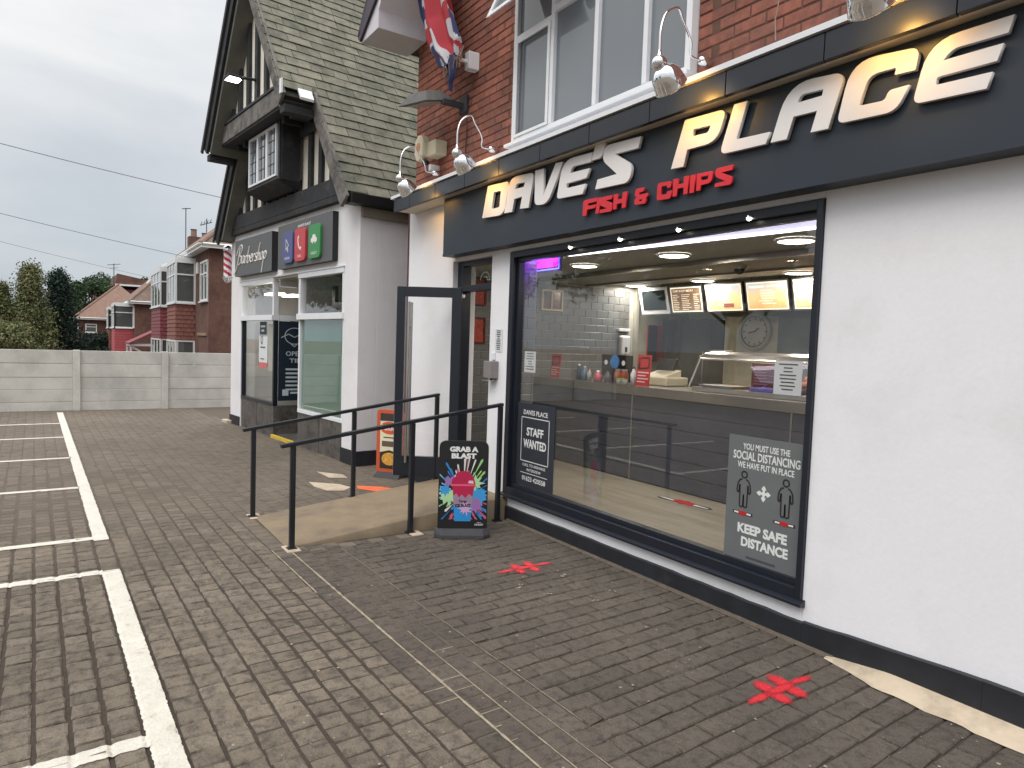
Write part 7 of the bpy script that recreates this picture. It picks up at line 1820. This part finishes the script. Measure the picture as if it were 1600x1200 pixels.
for k in range(60):
    a = k * 6.283 / 60 + r.uniform(-.05, .05); r0 = 0.09 + r.uniform(0, .05); r1 = r0 + r.uniform(0.04, 0.17); wd = r.uniform(0.004, 0.012)
    ex_ = lambda rr, dw: (cx + math.cos(a) * rr * 1.0 - math.sin(a) * dw, cy + math.sin(a) * rr * 1.25 + math.cos(a) * dw)
    P = [ex_(r0, 0), ex_(r1 * 0.95, -wd), ex_(r1, 0), ex_(r1 * 0.95, wd)]
    P = [(min(max(x, 0.006), W - 0.006), min(max(y, 0.1), 0.60)) for x, y in P]
    ang = a % 6.283; key = 'blue_ray'
    if 0.5 < ang < 1.1: key = 'green_ray'
    elif 1.1 < ang < 2.0: key = 'white_ray' if k % 2 else 'pink_ray'
    elif 2.6 < ang < 3.3: key = 'cyan_ray'
    elif 3.3 < ang < 3.9: key = 'green_ray' if k % 2 else 'white_ray'
    elif 4.0 < ang < 5.3: key = 'pink_ray'
    elif ang > 5.3: key = 'blue_ray' if k % 3 else 'pink_ray'
    rays[key].append(P)
for key, c_ in (('blue_ray', (50, 130, 200)), ('cyan_ray', (120, 190, 220)), ('green_ray', (150, 205, 120)), ('pink_ray', (190, 90, 130)), ('white_ray', (210, 215, 205))):
    if rays[key]: tag(ashape('printed_rays', rays[key], flatm(key + '_print', *c_), 0.0004), kind='stuff')
def star(cx, cy, R0, R1, n, seed):
    r = random.Random(seed); return [(min(max(cx + math.cos(k * math.pi / n) * (R0 if k % 2 == 0 else R1) * r.uniform(.8, 1.2), 0.004), W - 0.004), cy + math.sin(k * math.pi / n) * (R0 if k % 2 == 0 else R1) * r.uniform(.8, 1.2)) for k in range(2 * n)]
ashape('green_splash', [star(0.08, 0.29, 0.085, 0.05, 9, 1), star(0.30, 0.40, 0.07, 0.04, 8, 2)], flatm('pale_green_print', 170, 212, 160), 0.0008)
ashape('blue_splash', [star(0.335, 0.30, 0.075, 0.05, 10, 3), star(0.055, 0.34, 0.05, 0.03, 8, 6)], flatm('splash_blue_print', 60, 150, 212), 0.0010)
ashape('violet_splash', [star(0.30, 0.22, 0.08, 0.045, 9, 4), star(0.085, 0.41, 0.05, 0.03, 7, 5)], flatm('violet_print', 150, 110, 170), 0.0012)
cup = [(cx - 0.088, 0.37), (cx + 0.088, 0.37), (cx + 0.066, 0.085), (cx - 0.066, 0.085)]
ashape('cup_blue', [cup], flatm('cup_blue_print', 40, 140, 206), 0.0016)
ashape('cup_band', [[(cx - 0.088, 0.37), (cx + 0.088, 0.37), (cx + 0.076, 0.205), (cx - 0.076, 0.205)]], flatm('cup_grey_print', 150, 130, 150), 0.0020)
dome = [(cx + 0.10 * math.cos(a), 0.375 + 0.125 * math.sin(a)) for a in np.linspace(0, math.pi, 20)] + [(cx - 0.086, 0.36), (cx - 0.080, 0.295), (cx - 0.055, 0.315), (cx - 0.035, 0.28), (cx - 0.01, 0.305), (cx + 0.02, 0.275), (cx + 0.045, 0.31), (cx + 0.079, 0.29), (cx + 0.086, 0.36)]
ashape('cup_red_slush', [dome], flatm('slush_red_print', 176, 28, 72), 0.0024)
ashape('cup_rim', [[(cx - 0.105, 0.375), (cx + 0.105, 0.375), (cx + 0.10, 0.39), (cx - 0.10, 0.39)]], flatm('rim_print', 214, 90, 120), 0.0028)
ashape('cup_highlight', [[(cx + 0.04, 0.40), (cx + 0.085, 0.395), (cx + 0.08, 0.42), (cx + 0.045, 0.42)], [(cx - 0.08, 0.44), (cx - 0.07, 0.47), (cx - 0.06, 0.46)]], flatm('highlight_print', 230, 190, 205), 0.0032)
ashape('cup_starburst', [star(cx + 0.02, 0.19, 0.065, 0.03, 10, 9)], flatm('burst_print', 200, 160, 200), 0.0034)
text('lettering', 'Tango', aP(cx, 0.236, 0.0036), Rr, UPt, 0.07, 0.024, m_black, ab, 0.0006, 0.03, 'C')
text('lettering', 'ICE BLAST', aP(cx, 0.203, 0.0038), Rr, UPt, 0.13, 0.024, m_black, ab, 0.0006, 0.05, 'C')
text('lettering', 'Tango', aP(W - 0.065, 0.068, 0.0004), Rr, UPt, 0.035, 0.009, m_pw, ab, 0.0006, 0.02, 'C')
text('lettering', 'ICE BLAST', aP(W - 0.065, 0.05, 0.0004), Rr, UPt, 0.07, 0.014, m_pw, ab, 0.0006, 0.02, 'C')

# orange pie board beyond the door leaf
A = Vector((-7.44, -0.30, 0)); B_ = Vector((-7.12, 0.02, 0)); A = Vector((-7.50, -0.30, 0)); Rr = Vector((0.80, 0.60, 0)).normalized(); W = 0.34
pb = thing('pavement_sign', 'orange framed pavement board advertising pies, half hidden behind the open door', 'pavement sign', tuple(A + Rr * W / 2), 'pavement boards by the entrance')
UPt = Vector((0, 0, 1)); FR = Rr.cross(UPt); O_ = A + Vector((0, 0, 0.05))
me = curve_mesh('frame', [round_poly([(0, 0, 0.03), (W, 0, 0.03), (W, 0.74, 0.05), (0, 0.74, 0.05)])], 0.03, 0.003); xform_mesh(me, O_, Rr, UPt); place_mesh('frame', me, flatm('orange_frame', 196, 88, 56), pb)
def pshape(name, loops, m, off):
    mb = MB()
    for l in loops: poly_sheet(mb, l, O_ + FR * 0.0185, Rr, UPt, off, 0.0005)
    return build(name, mb, m, pb)
pshape('poster', [[(0.045, 0.05), (W - 0.045, 0.05), (W - 0.045, 0.70), (0.045, 0.70)]], flatm('cream_print', 222, 216, 186), 0.0006)
pshape('dark_top', [[(0.045, 0.61), (W - 0.045, 0.61), (W - 0.045, 0.70), (0.045, 0.70)]], flatm('charcoal_print', 62, 56, 52), 0.0012)
pshape('dark_bottom', [[(0.045, 0.05), (W - 0.045, 0.05), (W - 0.045, 0.24), (0.17, 0.27), (0.045, 0.24)]], flatm('charcoal_print_b', 52, 44, 40), 0.0012)
pshape('orange_badge', [[(0.17 + 0.125 * math.cos(a), 0.53 + 0.075 * math.sin(a)) for a in np.linspace(0, 6.2, 24)]], flatm('badge_print', 206, 92, 52), 0.0018)
pshape('golden_pie', [[(0.17 + 0.10 * math.cos(a), 0.165 + 0.075 * math.sin(a)) for a in np.linspace(0, 6.2, 20)]], mat('pie_print', srgb(214, 158, 66), 0.5, var=0.35, scale=40, bump=0), 0.0018)
text('lettering', 'PUKKA', O_ + FR * 0.0205 + Rr * 0.17 + UPt * 0.50, Rr, UPt, 0.21, 0.065, m_pw, pb, 0.001, 0.03, 'C')
bl = MB()
rect(bl, 0.09, 0.25, 0.41, 0.425, O_ + FR * 0.0185, Rr, UPt, 0.002); rect(bl, 0.07, 0.27, 0.31, 0.375, O_ + FR * 0.0185, Rr, UPt, 0.002)
build('print_lines', bl, flatm('brown_print', 96, 84, 70), pb)
q = A + Rr * W / 2
build('rubber_base', MB(lambda a, b, c: tuple(q + Rr * a + FR * b + Vector((0, 0, c)))).hexa([(-W / 2, -0.10, 0), (W / 2, -0.10, 0), (W / 2, 0.10, 0), (-W / 2, 0.10, 0), (-W / 2 + .02, -0.03, 0.06), (W / 2 - .02, -0.03, 0.06), (W / 2 - .02, 0.03, 0.06), (-W / 2 + .02, 0.03, 0.06)]), m_rubber, pb, bevel=0.004)
# flat orange and pale patches beside the ramp
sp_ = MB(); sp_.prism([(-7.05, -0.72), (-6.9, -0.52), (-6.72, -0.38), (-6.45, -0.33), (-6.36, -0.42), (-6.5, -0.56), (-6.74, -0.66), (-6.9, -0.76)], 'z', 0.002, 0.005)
o = build('orange_ground_patch', sp_, mat('orange_ground', srgb(232, 110, 66), 0.7, var=0.15, scale=12)); tag(o, 'orange patch on the ground beside the top of the ramp', 'paint patch')
sp_ = MB(); sp_.prism([(-7.45, -1.12), (-7.2, -0.86), (-7.0, -0.80), (-6.88, -0.92), (-6.95, -1.08), (-7.2, -1.14)], 'z', 0.001, 0.004); sp_.prism([(-8.0, -0.86), (-7.7, -0.64), (-7.5, -0.66), (-7.6, -0.84)], 'z', 0.001, 0.004)
o = build('pale_paint_patch', sp_, m_pale); tag(o, 'pale worn paint patches on the ground between the orange patch and the barber shop', 'paint patch')
